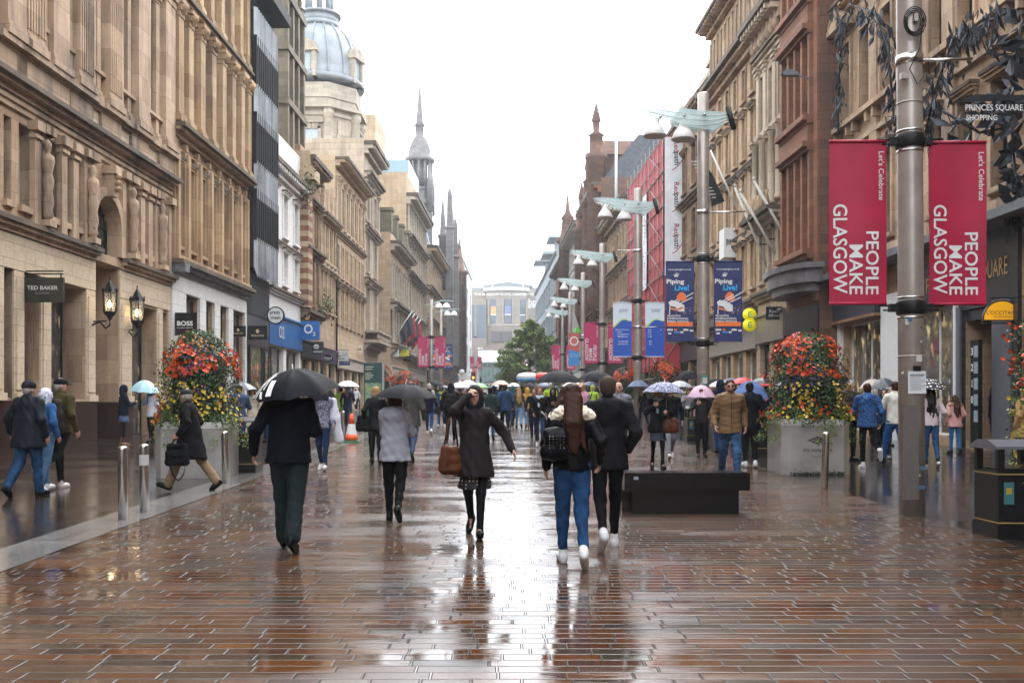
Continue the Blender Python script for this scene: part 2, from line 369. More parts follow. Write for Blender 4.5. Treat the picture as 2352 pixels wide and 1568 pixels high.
    def text(f, txt, s, z, size, mat, out=0.02, bold=0.0, parent=None, name='lettering', align='CENTER', sx=1.0, to=None):
        # reads left to right for someone in the street
        mb = MB(); text_mb(mb, txt, (s * f.sg, -out, z), (1, 0, 0), (0, 0, 1), size, 0, bold, align, sx)
        return mb.obj(name, mat, parent or f.root)
_wm = {}
_tc = {}
def text_mb(mb, txt, org, xd, yd, size, m=0, bold=0.0, align='CENTER', sx=1.0, ext=0.0, spacing=1.0):
    key = (txt, bold, align, ext, spacing)
    if key not in _tc:
        cu = bpy.data.curves.new('t', 'FONT'); cu.body = txt; cu.size = 1.0; cu.offset = bold; cu.align_x = align; cu.align_y = 'CENTER'
        cu.resolution_u = 3; cu.extrude = ext; cu.space_character = spacing
        ob = bpy.data.objects.new('t', cu); COL.objects.link(ob)
        dg = bpy.context.evaluated_depsgraph_get(); dg.update()
        me = bpy.data.meshes.new_from_object(ob.evaluated_get(dg))
        _tc[key] = ([tuple(v.co) for v in me.vertices], [tuple(p.vertices) for p in me.polygons])
        bpy.data.objects.remove(ob); bpy.data.curves.remove(cu); bpy.data.meshes.remove(me)
    vs, fs = _tc[key]
    o = Vector(org); xd = Vector(xd); yd = Vector(yd); zd = xd.cross(yd)
    mb.add([o + xd * v[0] * size * sx + yd * v[1] * size + zd * v[2] * size for v in vs], fs, m)
def cornice(f, mb, s0, s1, z, h, out, m=0, dent=0.0, back=0.0):
    """stepped moulding whose top is at z"""
    f.box(mb, s0, s1, z - h, z - h * 0.62, out * 0.35, back, m); f.box(mb, s0 - 0.03, s1 + 0.03, z - h * 0.62, z - h * 0.34, out * 0.72, back, m)
    f.box(mb, s0 - 0.06, s1 + 0.06, z - h * 0.34, z, out, back, 9)
    if dent > 0:
        k = int((s1 - s0) / dent)
        for i in range(k):
            a = s0 + (i + 0.25) * (s1 - s0) / k; f.box(mb, a, a + dent * 0.45, z - h * 0.60, z - h * 0.345, out * 0.9, 0, m)
def pilaster(f, mb, sc, w, z0, z1, out, m=0, flutes=0, cap=0.45):
    f.box(mb, sc - w*0.62, sc + w*0.62, z0, z0 + 0.22, out + 0.10, 0, m); f.box(mb, sc - w*0.56, sc + w*0.56, z0 + 0.22, z0 + 0.34, out + 0.05, 0, m)
    f.box(mb, sc - w/2, sc + w/2, z0 + 0.34, z1 - cap, out, 0, m)
    if flutes:
        g = w / (2 * flutes + 1)
        for i in range(flutes + 1):
            a = sc - w/2 + g * 2 * i + 0.003; f.box(mb, a, a + g - 0.006, z0 + 0.5, z1 - cap - 0.12, out + 0.035, 0, m)
    f.box(mb, sc - w*0.54, sc + w*0.54, z1 - cap, z1 - cap*0.66, out + 0.03, 0, m); f.box(mb, sc - w*0.6, sc + w*0.6, z1 - cap*0.66, z1 - cap*0.25, out + 0.10, 0, m)
    f.box(mb, sc - w*0.7, sc + w*0.7, z1 - cap*0.25, z1, out + 0.17, 0, m)
def column(f, mb, sc, r, z0, z1, out, m=0, n=12):
    c = f.P(sc, -out, 0); mb.lathe([(r*1.35, z0), (r*1.35, z0+0.12), (r*1.15, z0+0.2), (r, z0+0.28), (r*0.86, z1-0.3), (r*1.1, z1-0.24), (r*1.2, z1-0.14)], c[0], c[1], n, m)
    f.box(mb, sc - r*1.35, sc + r*1.35, z1 - 0.14, z1, out + r*1.35, 0, m)
def row_windows(f, ns, z0, z1, wfrac=0.5, s0=0.0, s1=None, **kw):
    """regular bays -> list of holes"""
    s1 = f.W if s1 is None else s1; bw = (s1 - s0) / ns
    return [(s0 + bw*(i+0.5-wfrac/2), s0 + bw*(i+0.5+wfrac/2), z0, z1) for i in range(ns)]
def fill(f, holes, y=0.30, style='sash', blind=0.25, fr=None, parent=None):
    for h in holes:
        g = MT['glassb'] if rnd.random() < blind else MT['glass']
        r = h[4] if len(h) > 4 else 0.35
        f.window(h[0], h[1], h[2], h[3], min(y, r - 0.05), style, g, fr=fr, parent=parent)
def surround(f, mb, h, w=0.14, out=0.07, hood=0.0, sill=0.12, ped=False, m=0):
    a, b_, c, d = h[:4]
    f.box(mb, a - w, a, c, d, out, 0, m); f.box(mb, b_, b_ + w, c, d, out, 0, m); f.box(mb, a - w, b_ + w, d, d + w, out, 0, m)
    if sill: f.box(mb, a - w - 0.06, b_ + w + 0.06, c - sill, c, out + 0.10, 0, m)
    if hood: f.box(mb, a - w - 0.1, b_ + w + 0.1, d + w + .06, d + w + 0.16, hood, 0, 9); f.box(mb, a - w - 0.08, b_ + w + 0.08, d + w, d + w + 0.06, hood * .85, 0, m); f.box(mb, a - w - 0.04, b_ + w + 0.04, d + w - 0.1, d + w, hood * 0.6, 0, m)
    if ped:
        mid = (a + b_) / 2; e = (b_ - a) / 2 + w + 0.1
        mb.prism([((mid - e) * f.sg, d + w + 0.16), ((mid + e) * f.sg, d + w + 0.16), (mid * f.sg, d + w + 0.16 + e * 0.5)][::f.sg], 'y', -hood, 0.0, m)
def generic(f, z1, rows, mat, trim=None, cor=(0.7, 0.6), strings=(), shop=None, D=12, par=0.5, sidemat=None, blind=0.2, roof=None):
    """rows: (nbays, z0, z1, wfrac, style, kind); kind: ''|'hood'|'ped'|'pil'|'col'"""
    trim = trim or mat; holes = []; tm = MB()
    for (nb, a, c, wf, style, kind) in rows:
        hs = row_windows(f, nb, a, c, wf); holes += hs; fill(f, hs, style=style, blind=blind)
        bw = f.W / nb
        for h in hs: surround(f, tm, h, hood=0.28 if kind in ('hood', 'ped') else 0, ped=(kind == 'ped'))
        if kind == 'pil':
            for i in range(nb + 1): pilaster(f, tm, min(max(i * bw, 0.3), f.W - 0.3), 0.4, a - 0.3, c + 0.5, 0.12)
        if kind == 'col':
            for i in range(nb + 1): column(f, tm, min(max(i * bw, 0.3), f.W - 0.3), 0.17, a - 0.3, c + 0.5, 0.22)
    for (z, h, o) in strings: cornice(f, tm, 0.02, f.W - 0.02, z, h, o)
    cornice(f, tm, 0.02, f.W - 0.02, z1 - par, cor[0], cor[1], dent=0.45)
    tm.obj('cornices_and_surrounds', trim, f.root)
    if shop: holes += shopfront(f, *shop)
    f.wall(mat, z1, holes, D=D, sidemat=sidemat)
    if roof:
        rb = MB(); q = f.sg
        rb.prism([(0.3, z1 - 0.05), (D, z1 - 0.05), (D, z1 + roof), (min(D, 0.3 + roof * 0.8), z1 + roof)], 'x', 0.15 * q, (f.W - 0.15) * q); rb.obj('roof', MT['slate'], f.root)
def shopfront(f, n, zt, fascia_mat, sign_h=0.8, pier=0.3, framec=None, base=0.45, s0=0.0, s1=None):
    s1 = f.W if s1 is None else s1; bw = (s1 - s0) / n; hs = []
    g = gz(f.y0 + (s0 + s1) / 2)
    mb = MB(); f.box(mb, s0 + 0.01, s1 - 0.01, zt, zt + sign_h, 0.14); f.box(mb, s0 + 0.01, s1 - 0.01, zt + sign_h, zt + sign_h + 0.1, 0.26)
    mb.obj('fascia', fascia_mat, f.root)
    for i in range(n):
        h = (s0 + bw*i + pier, s0 + bw*(i+1) - pier, g + base * (i % 2 == 0), zt - 0.05, 0.4); hs.append(h)
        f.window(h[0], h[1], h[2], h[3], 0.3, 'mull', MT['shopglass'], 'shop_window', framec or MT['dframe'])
    return hs
# lit shop interior painted into opaque glossy panes: patchy colour and glow
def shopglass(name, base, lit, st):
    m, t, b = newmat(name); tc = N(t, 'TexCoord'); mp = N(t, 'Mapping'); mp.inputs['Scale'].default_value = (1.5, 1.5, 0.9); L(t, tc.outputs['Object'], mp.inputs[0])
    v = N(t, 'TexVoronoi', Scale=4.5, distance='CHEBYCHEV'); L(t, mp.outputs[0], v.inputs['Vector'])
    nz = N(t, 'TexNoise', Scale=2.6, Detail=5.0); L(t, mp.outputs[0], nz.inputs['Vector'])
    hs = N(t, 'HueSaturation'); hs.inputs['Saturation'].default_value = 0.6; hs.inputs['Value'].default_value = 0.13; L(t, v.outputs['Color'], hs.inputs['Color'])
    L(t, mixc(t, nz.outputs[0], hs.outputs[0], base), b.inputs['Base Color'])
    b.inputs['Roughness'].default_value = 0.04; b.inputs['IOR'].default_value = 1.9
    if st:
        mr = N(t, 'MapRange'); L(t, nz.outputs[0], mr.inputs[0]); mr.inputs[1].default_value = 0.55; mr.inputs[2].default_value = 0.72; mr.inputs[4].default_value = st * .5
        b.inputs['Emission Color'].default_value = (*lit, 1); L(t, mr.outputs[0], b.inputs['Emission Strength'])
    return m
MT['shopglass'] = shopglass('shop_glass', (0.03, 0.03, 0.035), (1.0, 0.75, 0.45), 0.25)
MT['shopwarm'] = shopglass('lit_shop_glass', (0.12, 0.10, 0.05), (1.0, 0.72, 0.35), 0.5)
# stones
S = dict(
 honey=stone('honey_sandstone', (0.42, 0.272, 0.168), (0.60, 0.418, 0.275), grime=0.42),
 honeytrim=stone('sandstone_trim', (0.42, 0.285, 0.185), (0.62, 0.45, 0.31), bw=1.1, bh=0.8, grime=0.6, grimecol=(0.06, 0.05, 0.045)),
 cream=stone('cream_stone', (0.60, 0.475, 0.34), (0.68, 0.55, 0.40), bw=1.1, bh=0.42, grime=0.08),
 amber=stone('amber_sandstone', (0.40, 0.25, 0.145), (0.58, 0.39, 0.235), bw=0.7, bh=0.5, grime=0.34),
 red=stone('red_sandstone', (0.215, 0.085, 0.045), (0.32, 0.135, 0.075), bw=0.8, bh=0.35, grime=0.45),
 reddark=stone('dark_red_sandstone', (0.11, 0.055, 0.04), (0.20, 0.10, 0.065), bw=0.8, bh=0.35, grime=0.6),
 brown=stone('brown_sandstone', (0.24, 0.15, 0.09), (0.38, 0.25, 0.155), grime=0.6),
 pale=stone('pale_sandstone', (0.46, 0.335, 0.22), (0.58, 0.44, 0.30), grime=0.28),
 grey=stone('grey_stone', (0.42, 0.36, 0.29), (0.52, 0.45, 0.36), grime=0.28),
 granite=stone('polished_granite', (0.030, 0.016, 0.012), (0.045, 0.024, 0.018), bw=1.5, bh=1.1, grime=0.05, rough=0.12, bumpd=0.001),
 whites=stone('white_stucco', (0.82, 0.80, 0.76), (0.88, 0.86, 0.82), bw=30, bh=30, grime=0.10, grimecol=(0.3, 0.28, 0.25)),
 tile=stone('white_stone_tile', (0.74, 0.73, 0.70), (0.80, 0.79, 0.76), bw=0.9, bh=0.55, grime=0.05),
)
# ================================================================ LEFT SIDE
# ---- sandstone building with the arched entrance
f = Fac('L', 'sandstone_building', 'honey sandstone building with an arched entrance, dark granite plinth and twin wall lanterns', yn=17.0, pxf=389)
tm = MB(); X_ = f.s
H = [(X_(52), X_(90), 1.9, 5.2, 0.75), (X_(114), X_(195), 1.9, 5.2, 0.78), (X_(216), X_(272), gz(31), 6.15, 1.25),
     (X_(300), X_(358), gz(34), 5.12, 0.62), (X_(371), X_(384), 1.9, 5.12, 0.4), (X_(5), X_(28), 1.9, 5.2, 0.6)]
W1 = [(43, 72), (109, 134), (138, 160), (166, 184), (301, 316), (321, 334), (339, 350), (363, 374), (8, 26)]
H1 = [(X_(a), X_(b), 6.95, 9.1, 0.42) for a, b in W1]
aa, ab = X_(212), X_(268); am = (aa + ab) / 2; ar = (ab - aa) / 2
HA = [(aa, ab, 6.45, 7.35 + ar, 0.42)]
# upper storey: windows between big pilasters
PU = [14, 58, 118, 176, 245, 312, 374]
HU = []
for a, b in zip(PU[:-1], PU[1:]):
    sa, sb = X_(a), X_(b); c = (sa + sb) / 2; HU += [(c - 0.62, c + 0.62, 12.0, 16.2, 0.5), (c - 0.62, c + 0.62, 17.4, 20.2, 0.5)]
f.wall(S['honey'], 22, H + H1 + HA + HU, revmat=S['honeytrim'], D=14)
fill(f, H1, 0.36, 'sash', 0.5); fill(f, HU, 0.42, 'cross', 0.3)
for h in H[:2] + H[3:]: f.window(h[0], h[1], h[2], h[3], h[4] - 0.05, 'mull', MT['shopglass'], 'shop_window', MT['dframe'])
dr = f.window(H[2][0], H[2][1], H[2][2], 4.4, 1.1, 'cross', MT['glass'], 'entrance_door', MT['dframe'])
f.window(aa, ab, 6.5, 7.35 + ar, 0.36, 'grid', MT['glass'], 'fanlight', MT['dframe'])
# arch spandrels and archivolt
sp_ = MB(); n = 14
for k in range(n):
    t0, t1 = math.pi * k / n, math.pi * (k + 1) / n
    p0 = (am - ar * math.cos(t0), 7.35 + ar * math.sin(t0)); p1 = (am - ar * math.cos(t1), 7.35 + ar * math.sin(t1))
    f.quad(sp_, [(p0[0], -0.004, p0[1]), (p1[0], -0.004, p1[1]), (p1[0], -0.004, 7.36 + ar), (p0[0], -0.004, 7.36 + ar)])
    f.quad(sp_, [(p0[0], -0.004, p0[1]), (p0[0], 0.4, p0[1]), (p1[0], 0.4, p1[1]), (p1[0], -0.004, p1[1])])
    R1, R2 = ar + 0.02, ar + 0.30
    q = [(am - r * math.cos(t), 7.35 + r * math.sin(t)) for r, t in ((R1, t0), (R2, t0), (R2, t1), (R1, t1))]
    sp_.prism([(a * f.sg, b) for a, b in q], 'y', -0.16, 0.0)
for s_ in (aa - 0.16, ab + 0.16): f.box(sp_, s_ - 0.14, s_ + 0.14, 6.5, 7.35, 0.16)
f.box(sp_, am - 0.16, am + 0.16, 7.35 + ar, 7.35 + ar + 0.85, 0.36); f.box(sp_, am - 0.24, am + 0.24, 7.35 + ar + 0.7, 7.35 + ar + 0.95, 0.46)
for q in range(3): c = f.P(am, -0.42, 7.6 + ar + 0.2 * q); sp_.lathe([(0.02, c[2]-0.1), (0.14, c[2]), (0.02, c[2]+0.1)], c[0], c[1], 8)
sp_.obj('arch_surround', S['honeytrim'], f.root)
# plinth
pl = MB()
cuts = [0] + [v for h in sorted(H, key=lambda h: h[0]) if h[2] < 1.8 for v in (h[0], h[1])] + [f.W]
for a, b in zip(cuts[::2], cuts[1::2]): pl = MB(); f.box(pl, a + 0.004, b - 0.004, f.g - 0.4, 1.82, 0.10, 0); pl.obj('plinth', S['granite'], f.root)
pl = MB(); f.box(pl, X_(272) - 0.05, X_(272) - 0.002, f.g - 0.4, 1.82, 0.09, 1.2); pl.obj('plinth', S['granite'], f.root)
# cream ground floor facing and its piers
gf = MB()
for a, b in ((0, X_(5)), (X_(28), X_(52)), (X_(90), X_(114)), (X_(195), X_(216)), (X_(272), X_(300)), (X_(358), X_(371)), (X_(384), f.W)):
    f.box(gf, a + 0.003, b - 0.003, 1.825, 5.2, 0.05); f.box(gf, a + 0.10, b - 0.10, 2.1, 5.0, 0.085) if b - a > 0.5 else None
    f.box(gf, a - 0.0, b + 0.0, 1.83, 2.02, 0.14)
for a, b in ((0, X_(216)), (X_(272), f.W)): f.box(gf, a + 0.01, b - 0.01, 5.22, 6.1, 0.06)
gf.obj('ground_floor_facing', S['cream'], f.root)
for a, b in ((0, X_(214)), (X_(276), f.W)): cornice(f, tm, a, b, 6.5, 0.36, 0.34)
f.box(tm, X_(214), X_(276), 6.18, 6.44, 0.05, 1.2)
for a, b in W1:   # sills
    f.box(tm, X_(a) - 0.05, X_(b) + 0.05, 6.78, 6.95, 0.12)
cs = [(0, 36), (72, 77), (134, 138), (160, 166), (316, 321), (334, 339), (350, 354)]
for a, b in cs[1:]:
    c = X_((a + b) / 2); f.box(tm, c - 0.17, c + 0.17, 6.55, 9.25, 0.16); f.box(tm, c - 0.25, c + 0.25, 9.05, 9.3, 0.28); f.box(tm, c - 0.21, c + 0.21, 8.85, 8.95, 0.22)
for px in (91, 99, 188, 196, 204, 277, 292, 297, 357, 383):
    c = X_(px); f.box(tm, c - 0.13, c + 0.13, 6.55, 9.25, 0.14); f.box(tm, c - 0.2, c + 0.2, 9.08, 9.32, 0.30)
for px in (88, 194, 289, 357):   # carved figures standing on the piers
    c = f.P(X_(px), -0.26, 0); r_ = [(0.05, 6.7), (0.16, 6.85), (0.12, 7.0), (0.17, 7.2), (0.13, 7.5), (0.17, 7.8), (0.12, 8.0), (0.19, 8.3), (0.17, 8.45), (0.06, 8.55), (0.1, 8.68), (0.11, 8.8), (0.02, 8.92)]
    tm.lathe(r_, c[0], c[1], 9)
    f.box(tm, X_(px) - 0.2, X_(px) + 0.2, 6.55, 6.72, 0.42)
f.box(tm, 0, f.W, 9.34, 9.62, 0.08); f.box(tm, 0, f.W, 9.5, 9.62, 0.14)
cornice(f, tm, 0, f.W, 10.08, 0.4, 0.5)
f.box(tm, 0, f.W, 10.85, 11.02, 0.30); f.box(tm, 0, f.W, 10.76, 10.85, 0.2)
for px in PU:
    c = X_(px); f.box(tm, c - 0.75, c + 0.75, 10.09, 10.84, 0.17); f.box(tm, c - 0.8, c + 0.8, 10.852, 11.03, 0.36)
    pilaster(f, tm, c, 0.95, 11.02, 17.0, 0.30, flutes=6 if px in (58, 176, 245) else 0, cap=0.7)
    for e in (-0.88, 0.88): pilaster(f, tm, c + e, 0.26, 11.02, 16.3, 0.14, cap=0.3)
    pilaster(f, tm, c, 0.9, 17.6, 21.4, 0.22, cap=0.5)
for h in HU: surround(f, tm, h, 0.16, 0.10, hood=0.4, ped=False)
cornice(f, tm, 0, f.W, 17.5, 0.5, 0.55, dent=0.4)
tm.obj('mouldings', S['honeytrim'], f.root)
bandm = MB(); f.box(bandm, 0, f.W, 10.09, 10.75, 0.07); bandm.obj('blocking_course', S['cream'], f.root)
FL1 = f
# ---- tall sandstone building with a white shopfront
f = Fac('L', 'pilastered_building', 'amber sandstone building with ranks of pilasters over a white tiled shopfront with black signs', pxn=389, pxf=561)
tm = MB(); Hs = []; nb = 7; bw = f.W / nb
for i in range(nb):
    c = bw * (i + 0.5)
    Hs += [(c - 0.36, c + 0.36, 7.75, 10.9, 0.5), (c - 0.42, c + 0.42, 12.75, 16.2, 0.5), (c - 0.42, c + 0.42, 17.4, 20.4, 0.5)]
fill(f, Hs, 0.44, 'sash', 0.45)
for h in Hs: surround(f, tm, h, 0.10, 0.10, sill=0.12, hood=0.22 if h[2] < 8 else 0)
for i in range(nb + 1):
    c = min(max(i * bw, 0.28), f.W - 0.28)
    f.box(tm, c - 0.27, c + 0.27, 7.35, 11.4, 0.2); f.box(tm, c - 0.13, c + 0.13, 7.35, 11.3, 0.30)
    pilaster(f, tm, c, 0.52, 12.3, 16.8, 0.36, flutes=0, cap=0.6); pilaster(f, tm, c, 0.46, 17.3, 21.2, 0.30, cap=0.55)
    k = f.P(c, -0.30, 0); tm.lathe([(0.02, 16.2), (0.32, 16.5), (0.36, 16.66), (0.2, 16.7)], k[0], k[1], 8)
    f.box(tm, c - 0.12, c + 0.12, 11.45, 11.72, 0.2)
cornice(f, tm, 0, f.W + 0.05, 12.25, 0.45, 0.62); f.box(tm, 0, f.W, 11.4, 11.46, 0.12); cornice(f, tm, 0, f.W, 17.25, 0.4, 0.5); cornice(f, tm, 0, f.W, 21.9, 0.5, 0.6)
f.box(tm, 0.0, f.W, 7.18, 7.34, 0.36)
tm.obj('pilasters_and_cornices', stone('amber_trim', (0.40, 0.25, 0.135), (0.60, 0.42, 0.25), bw=1.2, bh=0.9, grime=0.5), f.root)
Gs = [(f.s(421), f.s(453), 1.0, 6.02, 0.3), (f.s(467), f.s(487), 1.0, 6.0, 0.3), (f.s(500), f.s(519), 1.0, 6.0, 0.3), (f.s(530), f.s(557), 0.6, 6.0, 0.3)]
f.wall(S['amber'], 23, Hs + Gs, D=14)
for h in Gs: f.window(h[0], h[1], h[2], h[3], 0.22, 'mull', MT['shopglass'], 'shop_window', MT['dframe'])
sf = MB(); ed = [0.0] + [v for h in Gs for v in (h[0], h[1])] + [f.W]
for a, b in zip(ed[::2], ed[1::2]): f.box(sf, a + 0.003, b - 0.003, 0.3, 6.02, 0.12)
f.box(sf, 0.003, f.W - 0.003, 6.024, 6.66, 0.12); sf.obj('white_shopfront', S['tile'], f.root)
df = MB(); cornice(f, df, 0, f.W, 7.16, 0.5, 0.55); f.box(df, -0.02, 0.5, 6.7, 7.0, 0.6); df.obj('shop_cornice', pm('weathered_lead', (0.10, 0.105, 0.115), 0.5, var=0.5, scale=3), f.root)
FL2 = f
# ---- black and silver sixties office with hanging fins
f = Fac('L', 'black_office_building', 'black office building with four bands of silver pleated panels hanging over dark windows', pxn=561, yf=51.0)
f.wall(pm('dark_render', (0.03, 0.03, 0.032), 0.5), 21.6, [], D=14)
bay = MB(); e = 0.44; W = f.W; pan = stone('pleated_aluminium', (0.30, 0.31, 0.32), (0.50, 0.52, 0.54), bw=W / 24, bh=30, grime=0.7, rough=.4, grimecol=(.05, .055, .06))  # weak pleat shading painted in: strip tones, dark joints and streaks
for (zb, zt) in ((8.2, 9.5), (11.9, 13.1), (15.5, 16.7), (19.1, 20.3)):
    fin = MB(); f.box(bay, 0.0, W, zb, zt, e); np_ = 12; pw = W / np_
    for i in range(np_):            # pleats, each ending in a point
        a, b = i * pw, (i + 1) * pw; m_ = (a + b) / 2; o = e + 0.17
        for (p, q) in ((a, m_), (m_, b)):
            ya, yb = (-e - 0.01, -o) if p == a else (-o, -e - 0.01)
            za, zc = (zb + 0.05, zb - 0.5) if p == a else (zb - 0.5, zb + 0.05)
            f.quad(fin, [(p, ya, za), (q, yb, zc), (q, yb, zt + 0.12), (p, ya, zt + 0.12)])
        fin.add([f.P(a, -e, zt + 0.12), f.P(m_, -o, zt + 0.12), f.P(b, -e, zt + 0.12)], [(0, 1, 2)])
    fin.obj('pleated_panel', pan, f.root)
for z in (9.5, 13.1, 16.7):
    f.box(bay, 0, 0.25, z, z + 2.4, e - 0.05); f.box(bay, 0.25, W, z + 0.02, z + 2.38, 0.25)
    for i in range(13):
        a = i * W / 12 - 0.05 * (i > 0); f.box(bay, a, a + 0.09, z, z + 2.4, e + 0.15)
    f.window(0.3, W - 0.1, z + 0.05, z + 2.35, -0.3, 'mull', pm('smoked_glass', (.006, .006, .008), .25, spec=.4), fr=MT['dframe'])
f.box(bay, 0, W, 20.3, 21.0, e - 0.1); f.box(bay, -0.2, W + 0.2, 21.0, 21.5, e + 0.75)
bay.obj('projecting_bay', pm('bronze_cladding', (0.009, 0.009, 0.010), 0.6, spec=.15, var=0.5, scale=1.5), f.root)
wn = MB()
for z in (9.5, 13.1, 16.7):      # end windows facing down the street
    wn.box(*sorted((0.0 - 0.012, 0.0 - 0.004)), -0.36, -0.10, z + 0.1, z + 2.2)
wn.obj('end_windows', MT['glass'], f.root)
mb = MB(); f.box(mb, 0, W, 5.2, 8.0, 0.1)
for i in range(22): f.box(mb, i * W / 22, i * W / 22 + 0.06, 6.1, 8.0, 0.16)
mb.obj('ribbed_spandrel', pm('dark_ribbed_metal', (0.05, 0.055, 0.055), 0.5), f.root)
mb = MB(); f.box(mb, 0, W, 0.4, 5.15, 0.1); mb.obj('shop_surround', pm('black_stone', (0.03, 0.03, 0.03), 0.3), f.root)
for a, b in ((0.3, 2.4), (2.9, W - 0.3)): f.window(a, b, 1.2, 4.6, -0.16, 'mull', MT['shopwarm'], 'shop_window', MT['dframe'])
FL3 = f
# ---- narrow white building
f = Fac('L', 'white_building', 'narrow white stucco building with moulded window sills between the black office and the striped building', yn=51.0, pxf=690)
generic(f, 16.2, [(3, 8.3, 10.0, 0.36, 'sash', 'hood'), (3, 10.9, 13.1, 0.36, 'sash', 'hood')], S['whites'], cor=(0.7, 0.6), strings=((7.9, 0.35, 0.35), (10.5, 0.25, 0.2)), blind=0.8, par=1.7, D=11,
        shop=(2, 4.9, pm('blue_gradient_fascia', (0.01, 0.10, 0.30), 0.3), 1.5))
FL4 = f
# ---- ornate gabled building set behind
g_ = MB(); Yg = 66.0
gab = thing('gabled_building', 'tall ornate gable with obelisk finials and a slate roof rising over the white building', 'building', (LA + LB * 55.8 - 0.55, 55.8, 0), math.atan2(1, LB))
def lb(mb, s0, s1, z0, z1, out, back): mb.box(s0, s1, -out, back, z0, z1)
lb(g_, 0.2, 4.6, 15.0, 24.6, 0.15, 2.6)
for k, (a, b, z0, z1, o) in enumerate(((0.0, 4.8, 18.6, 18.95, 0.5), (0.0, 4.8, 21.6, 21.95, 0.5), (0.3, 4.5, 24.5, 24.9, 0.5), (0.8, 4.0, 24.9, 26.4, 0.1), (0.6, 4.2, 26.3, 26.6, 0.3), (1.3, 3.5, 26.6, 27.6, 0.1))): lb(g_, a, b, z0, z1, o, 1.0)
for s_ in (0.35, 1.6, 2.9, 4.3):
    for (a, b) in ((15.2, 18.6), (18.95, 21.6), (21.95, 24.5)): lb(g_, s_ - 0.18, s_ + 0.18, a, b, 0.42, 0)
for s_, z in ((0.4, 24.9), (4.3, 24.9), (2.4, 28.3)):
    g_.lathe([(0.34, z), (0.34, z + 0.5), (0.44, z + 0.55), (0.2, z + 0.7), (0.24, z + 1.1), (0.16, z + 1.2), (0.05, z + 3.3)], s_, -0.1, 4, 0, False, R(45))
for i in range(9):   # segmental top
    t = math.pi * i / 8; g_.box(2.4 + 1.1 * math.cos(t) - 0.16, 2.4 + 1.1 * math.cos(t) + 0.16, -0.3, 0.8, 27.5, 27.6 + 0.8 * math.sin(t) + 0.12)
g_.obj('gable', stone('mossy_sandstone', (0.14, 0.12, 0.08), (0.27, 0.21, 0.15), bw=0.8, bh=0.4, grime=0.7, grimecol=(0.05, 0.05, 0.03)), gab)
mb = MB(); mb.prism([(0.9, 14.5), (9.5, 14.5), (9.5, 22.6), (8.0, 24.0), (5.6, 24.0)], 'x', 0.3, 4.4); mb.obj('roof', MT['slate'], gab)
mb = MB(); mb.box(0.2, 4.5, 5.4, 9.6, 24.0, 24.35); mb.obj('ridge', pm('terracotta_ridge', (0.36, 0.12, 0.06), 0.6), gab)
mb = MB()
for s_ in (0.97, 2.25, 3.6):
    for z in (15.6, 19.3, 22.2): mb.box(s_ - 0.35, s_ + 0.35, -0.17, -0.155, z, z + 2.0)
mb.obj('windows', MT['glass'], gab)
# ---- red and cream striped building
f = Fac('L', 'striped_stone_building', 'building banded in red and cream stone with plants sprouting from its ledge', pxn=690, pxf=733)
generic(f, 17.0, [(3, 7.9, 10.6, 0.34, 'sash', 'pil'), (3, 11.6, 13.8, 0.34, 'sash', 'hood')], stone('striped_stone', (0.36, 0.24, 0.15), (0.44, 0.31, 0.2), grime=0.35),
        S['brown'], cor=(0.8, 0.9), strings=((7.4, 0.5, 0.6), (11.2, 0.45, 0.55), (14.3, 0.4, 0.4)), par=0.6, D=12, shop=(2, 4.6, MT['black'], 0.9))
mb = MB()
for i in range(11):
    f.box(mb, -0.1, 1.0, 7.6 + i * 0.62, 7.9 + i * 0.62, 0.5, 1.0)
mb.obj('red_bands', S['red'], f.root)
mb = MB(); f.box(mb, -0.09, 0.99, 7.5, 14.9, 0.49, 0.9); f.box(mb, -0.25, 1.15, 14.9, 15.5, 0.9, 1.0); f.box(mb, -0.1, 1.0, 15.5, 16.6, 0.6, 1.0); mb.obj('corner_pier', S['pale'], f.root)
FL5 = f
# ---- long plain sandstone range
f = Fac('L', 'sandstone_terrace', 'sandstone terrace with small pediments and a black rainpipe beside the striped building', pxn=733, pxf=770)
generic(f, 16.5, [(4, 7.9, 10.4, 0.36, 'sash', 'ped'), (4, 11.2, 13.4, 0.36, 'sash', 'pil')], S['pale'], cor=(0.5, 0.6), strings=((11.0, 0.3, 0.25),), par=2.4, shop=(2, 4.6, pm('purple_fascia', (0.05, 0.015, 0.06), 0.4), 0.8))
mb = MB(); c = f.P(f.W - 0.1, -0.12, 0); mb.tube([(c[0], c[1], 4), (c[0], c[1], 15.5)], 0.07); mb.obj('rainpipe', MT['black'], f.root)
mb = MB()
for i in range(4): mb.prism([((i * f.W / 4 + 0.15), 14.1), ((i + 1) * f.W / 4 - 0.15, 14.1), ((i + 0.5) * f.W / 4, 15.9)], 'y', -0.25, 1.2)
mb.obj('dormer_gables', S['pale'], f.root)
f = Fac('L', 'cream_sandstone_building', 'cream sandstone building with a deep flat cornice and tall close-set windows', pxn=770, pxf=836)
generic(f, 19.0, [(7, 7.5, 9.9, 0.42, 'sash', 'hood'), (7, 10.8, 13.0, 0.42, 'sash', ''), (7, 14.3, 17.2, 0.42, 'sash', 'pil')], stone('cream_sandstone', (0.55, 0.41, 0.27), (0.66, 0.51, 0.35), grime=0.25), S['pale'],
        cor=(0.6, 0.95), strings=((10.4, 0.3, 0.25), (13.9, 0.35, 0.3)), par=0.1, shop=(4, 4.4, pm('stone_fascia', (0.42, 0.36, 0.30), 0.6), 0.8))
FL6 = f
